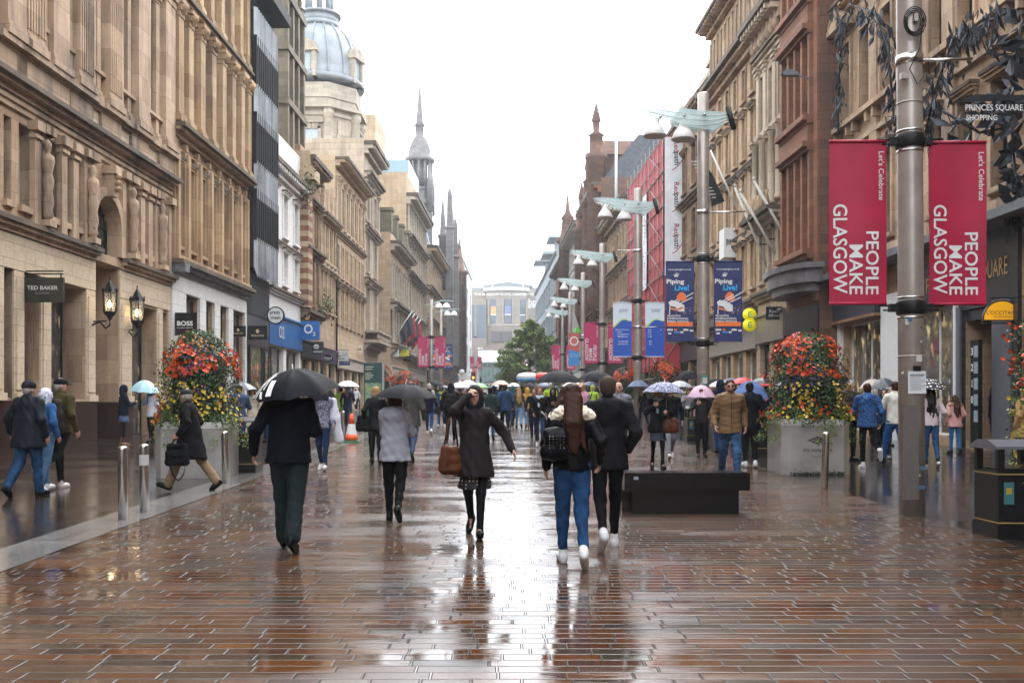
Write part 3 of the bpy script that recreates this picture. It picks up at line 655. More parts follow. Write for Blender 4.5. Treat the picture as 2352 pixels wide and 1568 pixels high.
# ---- domed corner building
f = Fac('L', 'domed_building', 'pale stone corner building crowned by a blue-grey lead dome with a pillared lantern', pxn=836, pxf=869)
generic(f, 23.4, [(2, 7.9, 11.4, 0.34, 'cross', 'ped'), (2, 12.8, 15.8, 0.34, 'cross', 'hood'), (2, 17.0, 19.6, 0.34, 'sash', 'pil')], stone('rusticated_stone', (0.46, 0.37, 0.27), (0.56, 0.46, 0.35), bw=1.2, bh=0.5, grime=0.35, bumpd=0.04), S['grey'],
        cor=(1.0, 1.0), strings=((6.9, 0.6, 0.5), (12.2, 0.5, 0.5), (16.4, 0.5, 0.5), (20.8, 0.5, 0.7)), par=0.2, D=11)
bc = MB(); f.box(bc, 0.4, f.W - 0.4, 6.9, 7.15, 1.2); f.box(bc, 0.4, f.W - 0.4, 7.75, 7.9, 1.2)
for i in range(12):
    c = f.P(0.6 + i * (f.W - 1.2) / 11, -1.05, 0); bc.lathe([(0.07, 7.15), (0.13, 7.35), (0.05, 7.55), (0.09, 7.75)], c[0], c[1], 7)
bc.obj('balcony', S['grey'], f.root)
TX, TY = xat(733, 91.5), 91.5; TR = 3.8
dm = MB(); g8 = MB(); a0 = R(22.5)
def oct_(mb, r0, r1, z0, z1, m=0): mb.lathe([(r0, z0), (r1, z1)], TX, TY, 8, m, False, a0)
oct_(g8, TR, TR, 12, 30.2)
for (r, z, h) in ((TR + 0.7, 23.9, 0.35), (TR + 0.5, 24.25, 0.3), (TR + 0.25, 25.3, 0.25), (TR + 0.2, 28.6, 0.3), (TR + 0.65, 29.2, 0.35), (TR + 0.12, 30.2, 1.3)): oct_(g8, r, r, z, z + h)
for k in range(8):           # buttress piers at the angles with scroll feet
    t = a0 + k * math.pi / 4; cx, cy = TX + (TR) * math.cos(t), TY + (TR) * math.sin(t)
    g8.lathe([(0.75, 24.5), (0.78, 25.6), (0.5, 26.1), (0.42, 28.4), (0.55, 28.6), (0.5, 29.2)], cx, cy, 6)
def to_local(o, fr):
    o.parent = fr; o.matrix_parent_inverse = Matrix.Identity(4)
    inv = Matrix.Translation(fr.location) @ Matrix.Rotation(fr.rotation_euler.z, 4, 'Z')
    o.matrix_local = inv.inverted() @ o.matrix_local; return o
g8.v = [(x, y, z - 1.3 if z > 20 else z) for x, y, z in g8.v]
to_local(g8.obj('tower', S['grey']), f.root)
prof = [(TR + 0.30, 31.5), (TR + 0.34, 31.8), (TR + 0.02, 32.0)] + [((TR + 0.02) * math.cos(t) ** 0.82 if t < 1.5 else 1.0, 32.0 + 4.6 * math.sin(t)) for t in [i * 1.26 / 9 for i in range(10)]]
dm.lathe(prof, TX, TY, 32)
for k in range(16):
    t = k * math.pi / 8; pts = [(TX + (r + 0.05) * math.cos(t), TY + (r + 0.05) * math.sin(t), z) for r, z in prof[2:]]; dm.tube(pts, 0.09, 5)
zt = 32.0 + 4.6 * math.sin(1.26); rt = prof[-1][0]
for r, a, b in ((1.95, zt - 0.15, zt + 0.2), (1.75, zt + 0.2, zt + 0.9), (2.0, zt + 0.9, zt + 1.1), (1.35, zt + 1.1, zt + 1.3), (1.5, zt + 3.6, zt + 3.9)): dm.lathe([(r, a), (r, b)], TX, TY, 24)
for k in range(8):
    t = k * math.pi / 4 + 0.3; dm.lathe([(0.17, zt + 1.3), (0.13, zt + 3.6)], TX + 1.15 * math.cos(t), TY + 1.15 * math.sin(t), 8)
dm.lathe([(1.4, zt + 3.9), (1.1, zt + 4.8), (0.5, zt + 5.5), (0.15, zt + 6.2)], TX, TY, 16)
kd_ = 6.1 / (zt - 31.5); dm.v = [(x, y, 30.6 + (z - 31.5) * kd_ * .93 if z < zt else z - zt + 36.3) for x, y, z in dm.v]
to_local(dm.obj('dome', pm('lead_dome', (0.22, 0.24, 0.255), 0.5, 0.1, var=0.22, scale=0.8)), f.root)
dz = MB(); dw = MB()
for t in (-math.pi / 2 - 0.12, -math.pi / 2 + 1.25):   # round-headed dormers on the dome
    cx, cy = TX + (TR - .1) * math.cos(t), TY + (TR - .1) * math.sin(t); u = Vector((-math.sin(t), math.cos(t), 0)); v = Vector((math.cos(t), math.sin(t), 0))
    def bx(mb, a, b, z0, z1, o0, o1):
        P = [Vector((cx, cy, 0)) + u * x + v * o for x in (a, b) for o in (o0, o1)]
        mb.add([(*P[0][:2], z0), (*P[2][:2], z0), (*P[3][:2], z0), (*P[1][:2], z0), (*P[0][:2], z1), (*P[2][:2], z1), (*P[3][:2], z1), (*P[1][:2], z1)],
               [(0,3,2,1),(4,5,6,7),(0,1,5,4),(1,2,6,5),(2,3,7,6),(3,0,4,7)])
    bx(dz, -0.95, -0.55, 31.8, 34.0, -1.2, 0.35); bx(dz, 0.55, 0.95, 31.8, 34.0, -1.2, 0.35); bx(dz, -1.1, 1.1, 34.0, 34.25, -1.5, 0.5); bx(dw, -0.55, 0.55, 31.9, 34.0, -1.0, 0.1)
    for i in range(6):
        q = math.pi * (i + 0.5) / 6; bx(dz, math.cos(q) * 0.85 - 0.2, math.cos(q) * 0.85 + 0.2, 34.25, 34.3 + 0.75 * math.sin(q), -1.4, 0.4)
t = -math.pi / 2
for k in range(8):
    t = k * math.pi / 4; cx, cy = TX + TR * 0.924 * math.cos(t), TY + TR * 0.924 * math.sin(t); u = Vector((-math.sin(t), math.cos(t), 0)); v = Vector((math.cos(t), math.sin(t), 0))
    if k % 2 == 0:
        bx(dw, -0.55, 0.55, 25.9, 27.5, -0.5, 0.02); bx(dz, -0.85, -0.58, 25.7, 27.6, -0.3, 0.16); bx(dz, 0.58, 0.85, 25.7, 27.6, -0.3, 0.16); bx(dz, -1.0, 1.0, 27.9, 28.1, -0.3, 0.3)
        for i in range(6): q = math.pi * (i + 0.5) / 6; bx(dz, math.cos(q) * 0.7 - 0.14, math.cos(q) * 0.7 + 0.14, 27.4, 27.55 + 0.6 * math.sin(q), -0.3, 0.16)
    else:
        bx(dz, -0.6, 0.6, 25.6, 27.0, -0.3, 0.10); bx(dz, -0.5, 0.5, 27.0, 28.3, -0.3, 0.14); bx(dz, -0.75, 0.75, 25.4, 25.6, -0.3, 0.2); bx(dz, -0.35, 0.35, 25.8, 26.8, -0.3, 0.22)
for q_ in (dz, dw): q_.v = [(x, y, z - (1.2 if z > 31 else 1.3)) for x, y, z in q_.v]
to_local(dz.obj('dormers', S['grey']), f.root); to_local(dw.obj('tower_windows', pm('pale_glass', (0.28, 0.33, 0.38), 0.15, spec=0.8)), f.root)
FL7 = f
# ---- beyond the domed building
f = Fac('L', 'sandstone_bank', 'weathered sandstone block with a mossy pedestal parapet beyond the domed building', yn=94.5, yf=108, off=0.25)
generic(f, 18.2, [(7, 8.0, 10.6, 0.4, 'sash', 'col'), (7, 12.2, 15.0, 0.4, 'sash', 'pil')], S['pale'], S['grey'], cor=(0.9, 1.1), strings=((7.3, 0.6, 0.6), (11.6, 0.7, 0.9)), par=0.8, D=13,
        shop=(3, 4.6, pm('pale_fascia', (0.5, 0.45, 0.38), 0.5), 0.9))
mb = MB()
for s_ in (0.5, 4.5, 9.0, 13): f.box(mb, s_ - 0.5, s_ + 0.5, 18.2, 20.2, 0.1, 1.0); f.box(mb, s_ - 0.6, s_ + 0.6, 20.2, 20.5, 0.25, 1.2)
mb.obj('pedestals', stone('mossy_stone', (0.13, 0.12, 0.08), (0.2, 0.18, 0.12), grime=0.6), f.root)
f = Fac('L', 'tall_stone_block', 'tall plain stone block with a glass rooftop rail rising behind the mossy parapet', yn=108, yf=126, off=0.1)
generic(f, 27.0, [(8, 8, 11, 0.4, 'sash', 'pil'), (8, 12.5, 15.5, 0.4, 'sash', 'hood'), (8, 17, 19.5, 0.4, 'sash', 'ped'), (8, 21, 23.5, 0.4, 'sash', 'col')], S['pale'], S['grey'], cor=(1.2, 1.3),
        strings=((7.2, 0.6, 0.9), (12, 0.4, 0.5), (16.4, 0.5, 0.8), (20.4, 0.5, 0.8)), par=2.2, D=8.5, shop=(4, 4.8, pm('dull_fascia', (0.3, 0.26, 0.22), 0.5), 1.0))
mb = MB(); f.box(mb, 2, 12, 27, 28.8, 0, 5); mb.obj('rooftop_room', pm('pale_blue_glazing', (0.25, 0.36, 0.42), 0.3), f.root)
mb = MB(); f.box(mb, 1.0, 9, 27, 33.5, -3.5, 8.5); mb.obj('penthouse', S['pale'], f.root)
f = Fac('L', 'corniced_stone_building', 'grey stone building with stacked columned storeys just before the church spire', yn=126, yf=147, off=0.5)
generic(f, 22.5, [(8, 9, 12, 0.4, 'sash', 'col'), (8, 13.6, 16.2, 0.4, 'sash', 'ped'), (8, 17.4, 20, 0.4, 'sash', 'pil')], S['grey'], S['pale'], cor=(1.2, 1.4), strings=((8, 0.5, 0.9), (13, 0.5, 0.8), (17, 0.5, 0.8)), par=0.4, roof=5.5, shop=(4, 5.2, MT['black'], 1.0))
f = Fac('L', 'turreted_stone_building', 'stone building with slate roofs and pinnacles below the spire', yn=147, yf=166, off=0.3)
generic(f, 24, [(7, 9, 12, 0.4, 'sash', 'ped'), (7, 13.6, 16.2, 0.4, 'sash', 'pil'), (7, 17.4, 20, 0.4, 'sash', 'hood')], S['pale'], S['brown'], cor=(1.2, 1.2), strings=((8, 0.5, 0.9), (13, 0.5, 0.6)), par=0.4, roof=7, shop=(3, 5.6, MT['black'], 1.0))
mb = MB()
for s_, r, z in ((1.0, 0.6, 30.5), (9.5, 0.5, 29), (18, 0.65, 31.5)):
    c = f.P(s_, -0.3, 0); mb.lathe([(r, 19), (r, z - 4), (r * 1.3, z - 3.8), (r * 1.3, z - 3.4), (r * 0.8, z - 3.2), (r * 0.6, z - 1), (0.06, z + 2.5)], c[0], c[1], 8)
mb.obj('pinnacles', _pm['hazed_grimy_stone'] if 'hazed_grimy_stone' in _pm else stone('hazed_grimy_stone', (0.16, 0.16, 0.16), (0.24, 0.23, 0.22), grime=0.4), f.root)  # grey with distance haze mixed into the stone colour
f = Fac('L', 'red_gothic_building', 'red sandstone gothic building with pointed turrets at the far left end of the street', yn=166, yf=186, off=0.1)
generic(f, 25, [(7, 9.5, 12.5, 0.36, 'sash', 'ped'), (7, 14.2, 17, 0.36, 'sash', 'hood'), (7, 18.5, 21.5, 0.36, 'sash', '')], S['red'], S['red'], cor=(1.2, 1.0), strings=((9, 0.5, 0.7), (13.6, 0.5, 0.7), (18, 0.5, 0.7)), par=0.4, roof=5, shop=(3, 6.2, MT['black'], 1.0))
mb = MB()
for s_, r, z in ((1.0, 1.1, 33), (10, 1.0, 30), (19, 1.3, 31)):
    c = f.P(s_, -0.4, 0); mb.lathe([(r, 8), (r, z - 5), (r * 1.3, z - 4.7), (r * 1.3, z - 4.2), (r * 0.7, z - 4), (0.08, z + 2)], c[0], c[1], 8)
mb.obj('turrets', S['reddark'], f.root)
f = Fac('L', 'white_modern_block', 'white modern block with narrow vertical windows beside the concert hall', yn=187, yf=232, off=0.0)
generic(f, 31.5, [(4, 11, 15, 0.3, 'sash', ''), (4, 17, 21, 0.3, 'sash', ''), (4, 23, 27, 0.3, 'sash', '')], stone('pale_grey_panel', (0.66, 0.66, 0.65), (0.72, 0.72, 0.71), bw=4, bh=3, grime=0.1), par=0.3, D=30, cor=(0.4, 0.3), blind=0)
# ---- church tower with open lantern and spire
ch = thing('church_tower', 'slender stone church tower with an open columned belfry, dome and needle spire', 'church', (xat(964, 152), 152, 0))
mb = MB(); r = 2.1
mb.lathe([(r, 8), (r, 32.0), (r*1.12, 32.2), (r*1.12, 32.8), (r*0.95, 33.0), (r*0.95, 34.2), (r*1.05, 34.4), (r*1.05, 34.7)], 0, 0, 8, 0, False, R(22.5))
for k in range(12):
    t = k * math.pi / 6; mb.lathe([(0.22, 34.7), (0.2, 38.8)], (r - 0.35) * math.cos(t), (r - 0.35) * math.sin(t), 6)
mb.lathe([(r*0.55, 34.7), (r*0.5, 38.8)], 0, 0, 8); mb.lathe([(r*1.08, 38.8), (r*1.08, 39.3), (r*0.86, 39.4), (r*0.80, 40.6), (r*0.6, 41.8), (r*0.42, 42.5), (0.62, 42.6), (0.62, 44.2), (0.85, 44.3), (0.55, 44.8), (0.12, 50.2), (0.02, 50.4)], 0, 0, 12)
for k in range(4): t = k * math.pi / 2 + R(45); mb.lathe([(0.5, 31), (0.5, 35), (0.05, 38)], (r + 0.3) * math.cos(t), (r + 0.3) * math.sin(t), 6)
mb.obj('tower', stone('hazed_grimy_stone', (0.16, 0.16, 0.16), (0.24, 0.23, 0.22), grime=0.4), ch)  # distance haze is put into this stone's grey, along with grime
mb = MB(); mb.prism([(-5.5, 20), (3.4, 20), (-0.5, 35.0)], 'y', -9, -4.2); mb.obj('steep_roof', pm('blue_grey_slate', (0.20, 0.25, 0.30), 0.6), ch)
mb = MB()
for x, y, z in ((4.9, -6, 32.5), (5.3, 2, 29.5)): mb.lathe([(0.75, 8), (0.75, z - 5), (1.0, z - 4.8), (0.6, z - 4.4), (0.5, z + 0.2), (0.04, z + 1.3)], x, y, 4, 0, False, R(45))
mb.obj('obelisks', _pm['hazed_grimy_stone'], ch)
# ================================================================ RIGHT SIDE
f = Fac('R', 'shopping_arcade', 'sandstone arcade building with black stone entrance and glass shops behind the nearest pole', yn=17.5, pxf=1925)
tm = MB(); Hs = []
nb = 11; bw = f.W / nb
for i in range(nb):
    c = bw * (i + 0.5)
    Hs += [(c - 0.42, c + 0.42, 7.3, 10.1, 0.35), (c - 0.42, c + 0.42, 11.9, 14.8, 0.35), (c - 0.42, c + 0.42, 16.6, 19.2, 0.35)]
for h in Hs: surround(f, tm, h, 0.15, 0.09, hood=0.3 if h[2] < 8 else 0.0, sill=0.14)
for i in range(nb):
    c = bw * (i + 0.5)
    if i % 3 == 1: f.box(tm, c - 0.95, c + 0.95, 15.25, 15.45, 0.55); tm.prism([((c - 0.95) * f.sg, 15.45), ((c + 0.95) * f.sg, 15.45), (c * f.sg, 16.1)][::-1], 'y', -0.5, 0)
    for e in (-0.6, 0.6): f.box(tm, c + e - 0.07, c + e + 0.07, 11.35, 11.7, 0.28)
fill(f, Hs, 0.3, 'sash', 0.15, fr=MT['dframe'])
f.box(tm, 0, f.W, 11.7, 11.88, 0.36); f.box(tm, 0, f.W, 10.9, 11.05, 0.15); f.box(tm, 0, f.W, 6.62, 6.95, 0.2)
for i in range(0, nb + 1, 3):
    c = min(max(i * bw, 0.3), f.W - 0.35); f.box(tm, c - 0.3, c + 0.3, 6.95, 20.5, 0.14)
cornice(f, tm, 0, f.W, 16.35, 0.4, 0.5, dent=0.5); cornice(f, tm, 0, f.W, 20.6, 0.6, 0.8)
tm.obj('mouldings', S['honeytrim'], f.root)
g = gz(30)
SH = [(f.s(2030), f.s(1938), g + 0.25, 4.65, 0.45), (f.s(2204), f.s(2074), g + 0.25, 4.55, 0.45), (f.s(2290), f.s(2218), g, 4.3, 1.6), (0.4, f.s(2347), g, 4.4, 0.5)]
f.wall(S['honey'], 21.0, Hs + SH, D=14)
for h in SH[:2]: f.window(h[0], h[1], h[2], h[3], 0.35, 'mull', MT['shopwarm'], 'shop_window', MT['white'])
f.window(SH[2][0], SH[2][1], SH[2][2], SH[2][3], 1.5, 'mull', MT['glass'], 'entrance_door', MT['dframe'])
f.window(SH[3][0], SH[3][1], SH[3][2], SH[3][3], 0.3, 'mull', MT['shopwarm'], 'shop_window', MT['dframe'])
bs = MB()
f.box(bs, f.s(2347), SH[2][0], g - .3, 6.3, 0.10); f.box(bs, SH[2][1], f.s(2207), g - .3, 6.3, 0.10); f.box(bs, SH[2][0], SH[2][1], 4.3, 6.3, 0.10); f.box(bs, SH[2][0] + .02, SH[2][1] - .02, 4.0, 4.28, 0.0, 1.2)
bs.obj('black_stone_portal', pm('black_portal_stone', (0.025, 0.026, 0.03), 0.25, var=0.2), f.root)
gs = MB(); f.box(gs, SH[2][0] - 0.9, SH[2][0] - 0.03, g - 0.2, 4.4, 0.16); f.box(gs, SH[2][1] + 0.03, SH[2][1] + 0.5, g - 0.2, 4.4, 0.16); gs.obj('grey_pilasters', pm('grey_granite_smooth', (0.10, 0.105, 0.12), 0.3), f.root)
for a, b, z_, o_ in ((f.s(2072), f.s(2032), 5.3, .14), (f.s(1937), f.W - 0.02, 4.8, .14), (f.s(2209), f.s(2205), 4.6, .2)): wp = MB(); f.box(wp, a, b, g - 0.2, z_, o_); wp.obj('white_pier', MT['white'], f.root)
fb = MB(); f.box(fb, f.s(2030), f.W - 0.02, 4.7, 5.9, 0.3); f.box(fb, f.s(2207), f.s(2074), 4.6, 5.9, 0.12); fb.obj('shop_fascia', pm('navy_fascia', (0.02, 0.025, 0.05), 0.35), f.root)
fo = MB(); f.box(fo, f.s(2032), f.W, 4.68, 4.78, 0.36); f.box(fo, f.W - 0.1, f.W - 0.02, 4.7, 5.95, 0.36); fo.obj('wooden_fascia_frame', pm('brown_wood', (0.22, 0.11, 0.05), 0.5), f.root)
fl = MB(); f.box(fl, f.s(2200), f.s(2172), 4.7, 5.8, 0.14); fl.obj('white_sign_panel', MT['white'], f.root)
fl = MB(); f.box(fl, f.s(2180), f.s(2155), 4.85, 5.7, 0.2); fl.obj('blue_sign_panel', pm('blue_sign', (0.01, 0.03, 0.5), 0.3), f.root)
cn = MB(); f.box(cn, 0, f.W - 0.05, 6.3, 6.45, 0.9); f.box(cn, 0, f.W - 0.05, 6.45, 6.6, 0.55); f.box(cn, 0, f.W - 0.05, 6.22, 6.3, 0.95); cn.obj('metal_canopy', pm('grey_canopy', (0.13, 0.14, 0.155), 0.4, 0.5, var=0.3, scale=2), f.root)
yl = MB(); f.box(yl, 0.0, f.s(2378), g, 5.6, 0.12); yl.obj('yellow_shopfront', pm('yellow_paint', (0.75, 0.42, 0.03), 0.4), f.root)
f.text('PRINCES', (f.s(2267) + f.s(2313)) / 2 + 2.6, 5.2, 0.66, pm('gold_letters', (0.45, 0.27, 0.10), 0.4, 0.3), 0.13); f.text('SQUARE', (f.s(2267) + f.s(2313)) / 2, 5.2, 0.66, _pm['gold_letters'], 0.13, sx=0.62)
FR1 = f
dirb = MB(); c = f.P(SH[2][0] + 0.28, -0.4, 0); dirb.box(c[0] - 0.22, c[0] + 0.22, c[1] - 0.05, c[1] + 0.05, g, 3.4)
for i in range(5): dirb.box(c[0] - 0.02, c[0] + 0.18, c[1] - 0.06, c[1] - 0.052, 2.95 - i * 0.42, 3.25 - i * 0.42, 1)
for i, t in enumerate('3210'): text_mb(dirb, t, (c[0] - 0.12, c[1] - 0.056, 3.1 - i * 0.42), (1, 0, 0), (0, 0, 1), 0.26, 2, 0.02)
db = dirb.obj('directory_board', [MT['black'], pm('board_blue_grey', (0.25, 0.30, 0.36), 0.4), MT['white']]); tag(db, 'tall black directory board with white floor numbers 3 2 1 0 beside the dark entrance', 'sign')
db.location = f.root.location; db.rotation_euler = f.root.rotation_euler
# ---- red sandstone building
f = Fac('R', 'red_sandstone_building', 'narrow dark red sandstone building with a tall bay window and curved grey shop canopy', pxn=1882, pxf=1806, off=0.8)
tm = MB(); Hs = []
for (a, c) in ((7.9, 11.2), (12.6, 15.6), (17.1, 20.1)):
    for k in range(4): Hs.append((0.75 + k * 0.85, 1.35 + k * 0.85, a, c, 0.3))
f.wall(S['red'], 23.5, Hs, sidemat=S['reddark'], D=14); fill(f, Hs, 0.24, 'sash', 0.1, fr=MT['dframe'])
for i in range(5): f.box(tm, 0.55 + i * 0.85 - 0.08, 0.55 + i * 0.85 + 0.14, 7.2, 21.5, 0.22)
f.box(tm, 0, 0.42, 5.6, 23.4, 0.1)
for z in (7.4, 11.4, 12.4, 15.8, 16.9, 20.5): f.box(tm, 0.42, f.W + 0.02, z, z + 0.2, 0.5); f.box(tm, 0.42, f.W, z - 0.14, z, 0.32)
for z in (11.6, 16.0): f.box(tm, 0.5, f.W, z, z + 0.8, 0.28)
cornice(f, tm, 0, f.W, 22.0, 0.6, 0.9)
tm.obj('bay_mouldings', S['red'], f.root)
mb = MB(); f.box(mb, 0.02, f.W, 0.3, 5.5, 0.06); mb.obj('black_shopfront', MT['black'], f.root)
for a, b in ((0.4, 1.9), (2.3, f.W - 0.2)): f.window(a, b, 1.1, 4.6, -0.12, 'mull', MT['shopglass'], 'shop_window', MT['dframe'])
mb = MB(); n = 16; sc = 1.9; hw = 2.3
def ca(t): return (sc - hw * math.cos(t)) * f.sg, -1.15 * math.sin(t) ** 0.7 - 0.02
pts = [ca(math.pi * k / n) for k in range(n + 1)]
for (z0, z1, q) in ((6.25, 6.75, 1.0), (6.75, 6.95, 1.1), (5.95, 6.25, 0.86)):
    poly = [((x - sc * f.sg) * q + sc * f.sg, y * q) for x, y in pts]
    mb.prism(poly[::-1], 'z', z0, z1)
mb.obj('curved_canopy', pm('grey_lead_canopy', (0.12, 0.115, 0.12), 0.4, 0.3, var=0.3, scale=2), f.root)
FR2 = f
# ---- ornate sandstone building with columns
f = Fac('R', 'columned_building', 'pale sandstone building with scrolled brackets and giant columns next to the red sandstone bay', pxn=1806, pxf=1741, off=0.25)
generic(f, 19.8, [(3, 7.4, 9.6, 0.38, 'sash', 'ped'), (3, 10.9, 13.5, 0.38, 'sash', 'col'), (3, 14.3, 16.9, 0.38, 'sash', 'pil')], S['pale'], stone('pale_trim', (0.46, 0.37, 0.27), (0.6, 0.49, 0.37), bw=2, bh=2, grime=0.45), cor=(0.9, 1.0),
        strings=((6.9, 0.4, 0.4), (10.3, 0.5, 0.9), (17.9, 0.4, 0.4)), par=0.5, shop=(2, 4.6, pm('taupe_fascia', (0.20, 0.17, 0.14), 0.35), 1.2))
mb = MB()
for i in range(10):
    c = f.P(0.3 + i * (f.W - 0.6) / 9, -0.75, 0); mb.lathe([(0.07, 10.3), (0.13, 10.5), (0.06, 10.8), (0.1, 11.0)], c[0], c[1], 7)
for i in range(7):
    c = f.P(0.4 + i * (f.W - 0.8) / 6, -0.3, 0); mb.lathe([(0.05, 17.9), (0.22, 18.2), (0.12, 18.5), (0.2, 18.75), (0.05, 18.9)], c[0], c[1], 6)
mb.obj('carved_brackets', S['honeytrim'], f.root)
# ---- long honey building
f = Fac('R', 'long_sandstone_building', 'long sandstone building with pedimented windows, attic colonnade and a yellow-signed white shop below', pxn=1741, pxf=1632)
generic(f, 24.0, [(6, 7.5, 9.7, 0.36, 'sash', 'ped'), (6, 10.9, 13.2, 0.36, 'sash', 'hood'), (6, 14.1, 16.2, 0.36, 'sash', 'hood'), (6, 17.0, 18.6, 0.36, 'sash', ''), (12, 20.3, 22.4, 0.5, 'sash', '')],
        stone('warm_sandstone', (0.47, 0.31, 0.17), (0.60, 0.42, 0.255), grime=0.3), S['honeytrim'], cor=(0.6, 0.9), strings=((6.9, 0.4, 0.4), (10.4, 0.25, 0.2), (13.7, 0.2, 0.2), (19.6, 0.7, 0.9)), par=0.6, shop=(4, 4.5, pm('stone_shop_fascia', (0.30, 0.27, 0.23), 0.4), 1.3, 0.25, MT['white']))
mb = MB(); f.box(mb, 0, f.W, 6.0, 6.4, 0.8); mb.obj('shop_canopy', _pm['grey_lead_canopy'], f.root)
mb = MB(); c = f.P(f.W - 2, 2, 0); mb.lathe([(1.2, 24), (1.3, 25.2), (1.35, 25.5), (0.9, 25.6), (0.3, 27)], c[0], c[1], 8)
for i in range(14): q = f.P(i * f.W / 13, -0.1, 0); mb.lathe([(0.03, 24), (0.07, 24.3), (0.01, 24.7)], q[0], q[1], 5)
mb.obj('roof_turret', S['brown'], f.root)
FR3 = f
# ---- building under scaffold
f = Fac('R', 'scaffolded_building', 'brown stone building with slate roof and long chimney stacks, wrapped in red sheeting', pxn=1632, pxf=1455)
generic(f, 20.3, [(10, 7.6, 10.0, 0.4, 'sash', ''), (10, 11.5, 14.0, 0.4, 'sash', ''), (10, 15.5, 18.0, 0.4, 'sash', 'hood')], S['brown'], S['brown'], cor=(0.8, 0.8), strings=((7, 0.5, 0.6), (14.8, 0.4, 0.5)), par=0.3, D=12,
        shop=(5, 4.6, pm('scaffold_fascia', (0.04, 0.04, 0.045), 0.4), 1.2), roof=3.6)
mb = MB(); pt = MB()
for s0, s1, z, y in ((12.0, 18.5, 26.6, 3.5), (22.5, 27.0, 26.2, 3.0), (8.8, 10.2, 25.4, 2.2), (4.2, 5.7, 27.4, 1.6)):
    f.box(mb, s0, s1, 19, z - 0.7, -y, y + 1.6); f.box(mb, s0 - 0.15, s1 + 0.15, z - 0.7, z - 0.35, -y + 0.15, y + 1.75)
    k = max(1, int((s1 - s0) / 0.55))
    for i in range(k): c = f.P(s0 + (i + 0.5) * (s1 - s0) / k, y + 0.8, 0); pt.lathe([(0.17, z - 0.35), (0.2, z + 0.35), (0.15, z + 0.45)], c[0], c[1], 8)
mb.obj('chimney', S['grey'], f.root); pt.obj('chimney_pots', pm('terracotta', (0.40, 0.10, 0.07), 0.7), f.root)
# ---- the scaffold itself
f = Fac('R', 'scaffold', 'scaffolding tower of steel tubes with red debris netting beside the pavement', yn=66, yf=81.5, off=1.25)
tb = MB(); zt = 19.6; W = f.W; n = 9
for i in range(n + 1):
    s_ = i * W / n
    for o in (-0.02, 1.15):
        c = f.P(s_, o, 0); tb.tube([(c[0], c[1], f.g - 0.1), (c[0], c[1], zt + 0.5)], 0.035, 5)
for k in range(8):
    z = 3.6 + k * 2.25
    for o in (-0.06, 1.15):
        for dz in (0, 1.0): a, b = f.P(-0.3, o, z + dz), f.P(W + 0.2, o, z + dz); tb.tube([a, b], 0.03, 5)
    for i in range(n + 1): a, b = f.P(i * W / n, -0.35, z), f.P(i * W / n, 1.35, z); tb.tube([a, b], 0.03, 5)
    a, b = f.P(0, -0.06, z), f.P(W / 3, -0.06, z + 2.25); tb.tube([a, b], 0.03, 5)
for k in range(6): a, b = f.P(-0.04, -0.1, 1.4 + k * 3), f.P(-0.04, 1.2, 3.4 + k * 3); tb.tube([a, b], 0.03, 5)
for i in range(14):       # stair at the foot
    a = f.P(0.3 + i * 0.28, 0.2, 1.4 + i * 0.17); tb.box(a[0] - 0.12, a[0] + 0.12, 0.2, 1.0, a[2], a[2] + 0.03)
tb.obj('steel_tubes', pm('galvanised_tube', (0.22, 0.19, 0.18), 0.45, 0.6), f.root)
nm = pm('red_netting', (0.36, 0.028, 0.036), 0.7, var=0.25, scale=1.2)
for z0, z1 in ((4.2, 8.1), (8.1, 12.6), (12.6, 16.9), (16.9, 19.5)):
    mb = MB(); k = 30
    for i in range(k):
        a, b = i * W / k, (i + 1) * W / k; y = lambda q: 0.02 + 0.05 * math.sin(q * 7.3) ** 2
        f.quad(mb, [(a, y(a), z0), (b, y(b), z0), (b, y(b), z1), (a, y(a), z1)])
    f.quad(mb, [(0.01, 0.05, z0), (0.01, 1.2, z0), (0.01, 1.2, z1), (0.01, 0.05, z1)]); mb.obj('netting', nm, f.root)
mb = MB()
for k in range(7): f.box(mb, 0, W, 3.65 + k * 2.25, 3.70 + k * 2.25, 0.0, 1.1)
mb.obj('deck_boards', pm('scaffold_boards', (0.20, 0.15, 0.10), 0.8), f.root)
FSC = f
# ---- beyond the scaffold
f = Fac('R', 'ochre_sandstone_building', 'ochre sandstone building with arched brackets and a tall white flagpole beyond the scaffold', pxn=1455, yf=104)
generic(f, 20.5, [(8, 8.0, 10.4, 0.4, 'sash', 'col'), (8, 11.8, 14.2, 0.4, 'sash', 'hood'), (8, 15.6, 18.2, 0.4, 'sash', 'pil')], S['brown'], S['honeytrim'], cor=(1.0, 1.2), strings=((7.4, 0.5, 0.7), (11.2, 0.4, 0.5), (15.0, 0.5, 0.6)), par=0.3, roof=4.5,
        shop=(4, 4.8, MT['black'], 1.1))
mb = MB(); c = f.P(9.5, -0.2, 0); mb.tube([(c[0], c[1], 19.5), (c[0], c[1], 31.5)], [0.16, 0.10], 8); mb.obj('flagpole', MT['white'], f.root)
f = Fac('R', 'brown_turreted_building', 'dark brown gothic corner building with a pinnacled turret, slate roof and dormer', yn=104, yf=122, off=0.7)
generic(f, 25.5, [(7, 8.2, 11, 0.36, 'sash', 'ped'), (7, 12.6, 15.2, 0.36, 'sash', 'hood'), (7, 16.8, 19.4, 0.36, 'sash', 'pil'), (7, 21, 23.2, 0.36, 'sash', '')], S['reddark'], S['red'], cor=(1.1, 1.0),
        strings=((7.6, 0.5, 0.8), (12.0, 0.5, 0.6), (16.2, 0.5, 0.9), (20.4, 0.5, 0.6)), par=0.4, roof=4.5, shop=(3, 5.0, MT['black'], 1.2), D=11)
mb = MB()
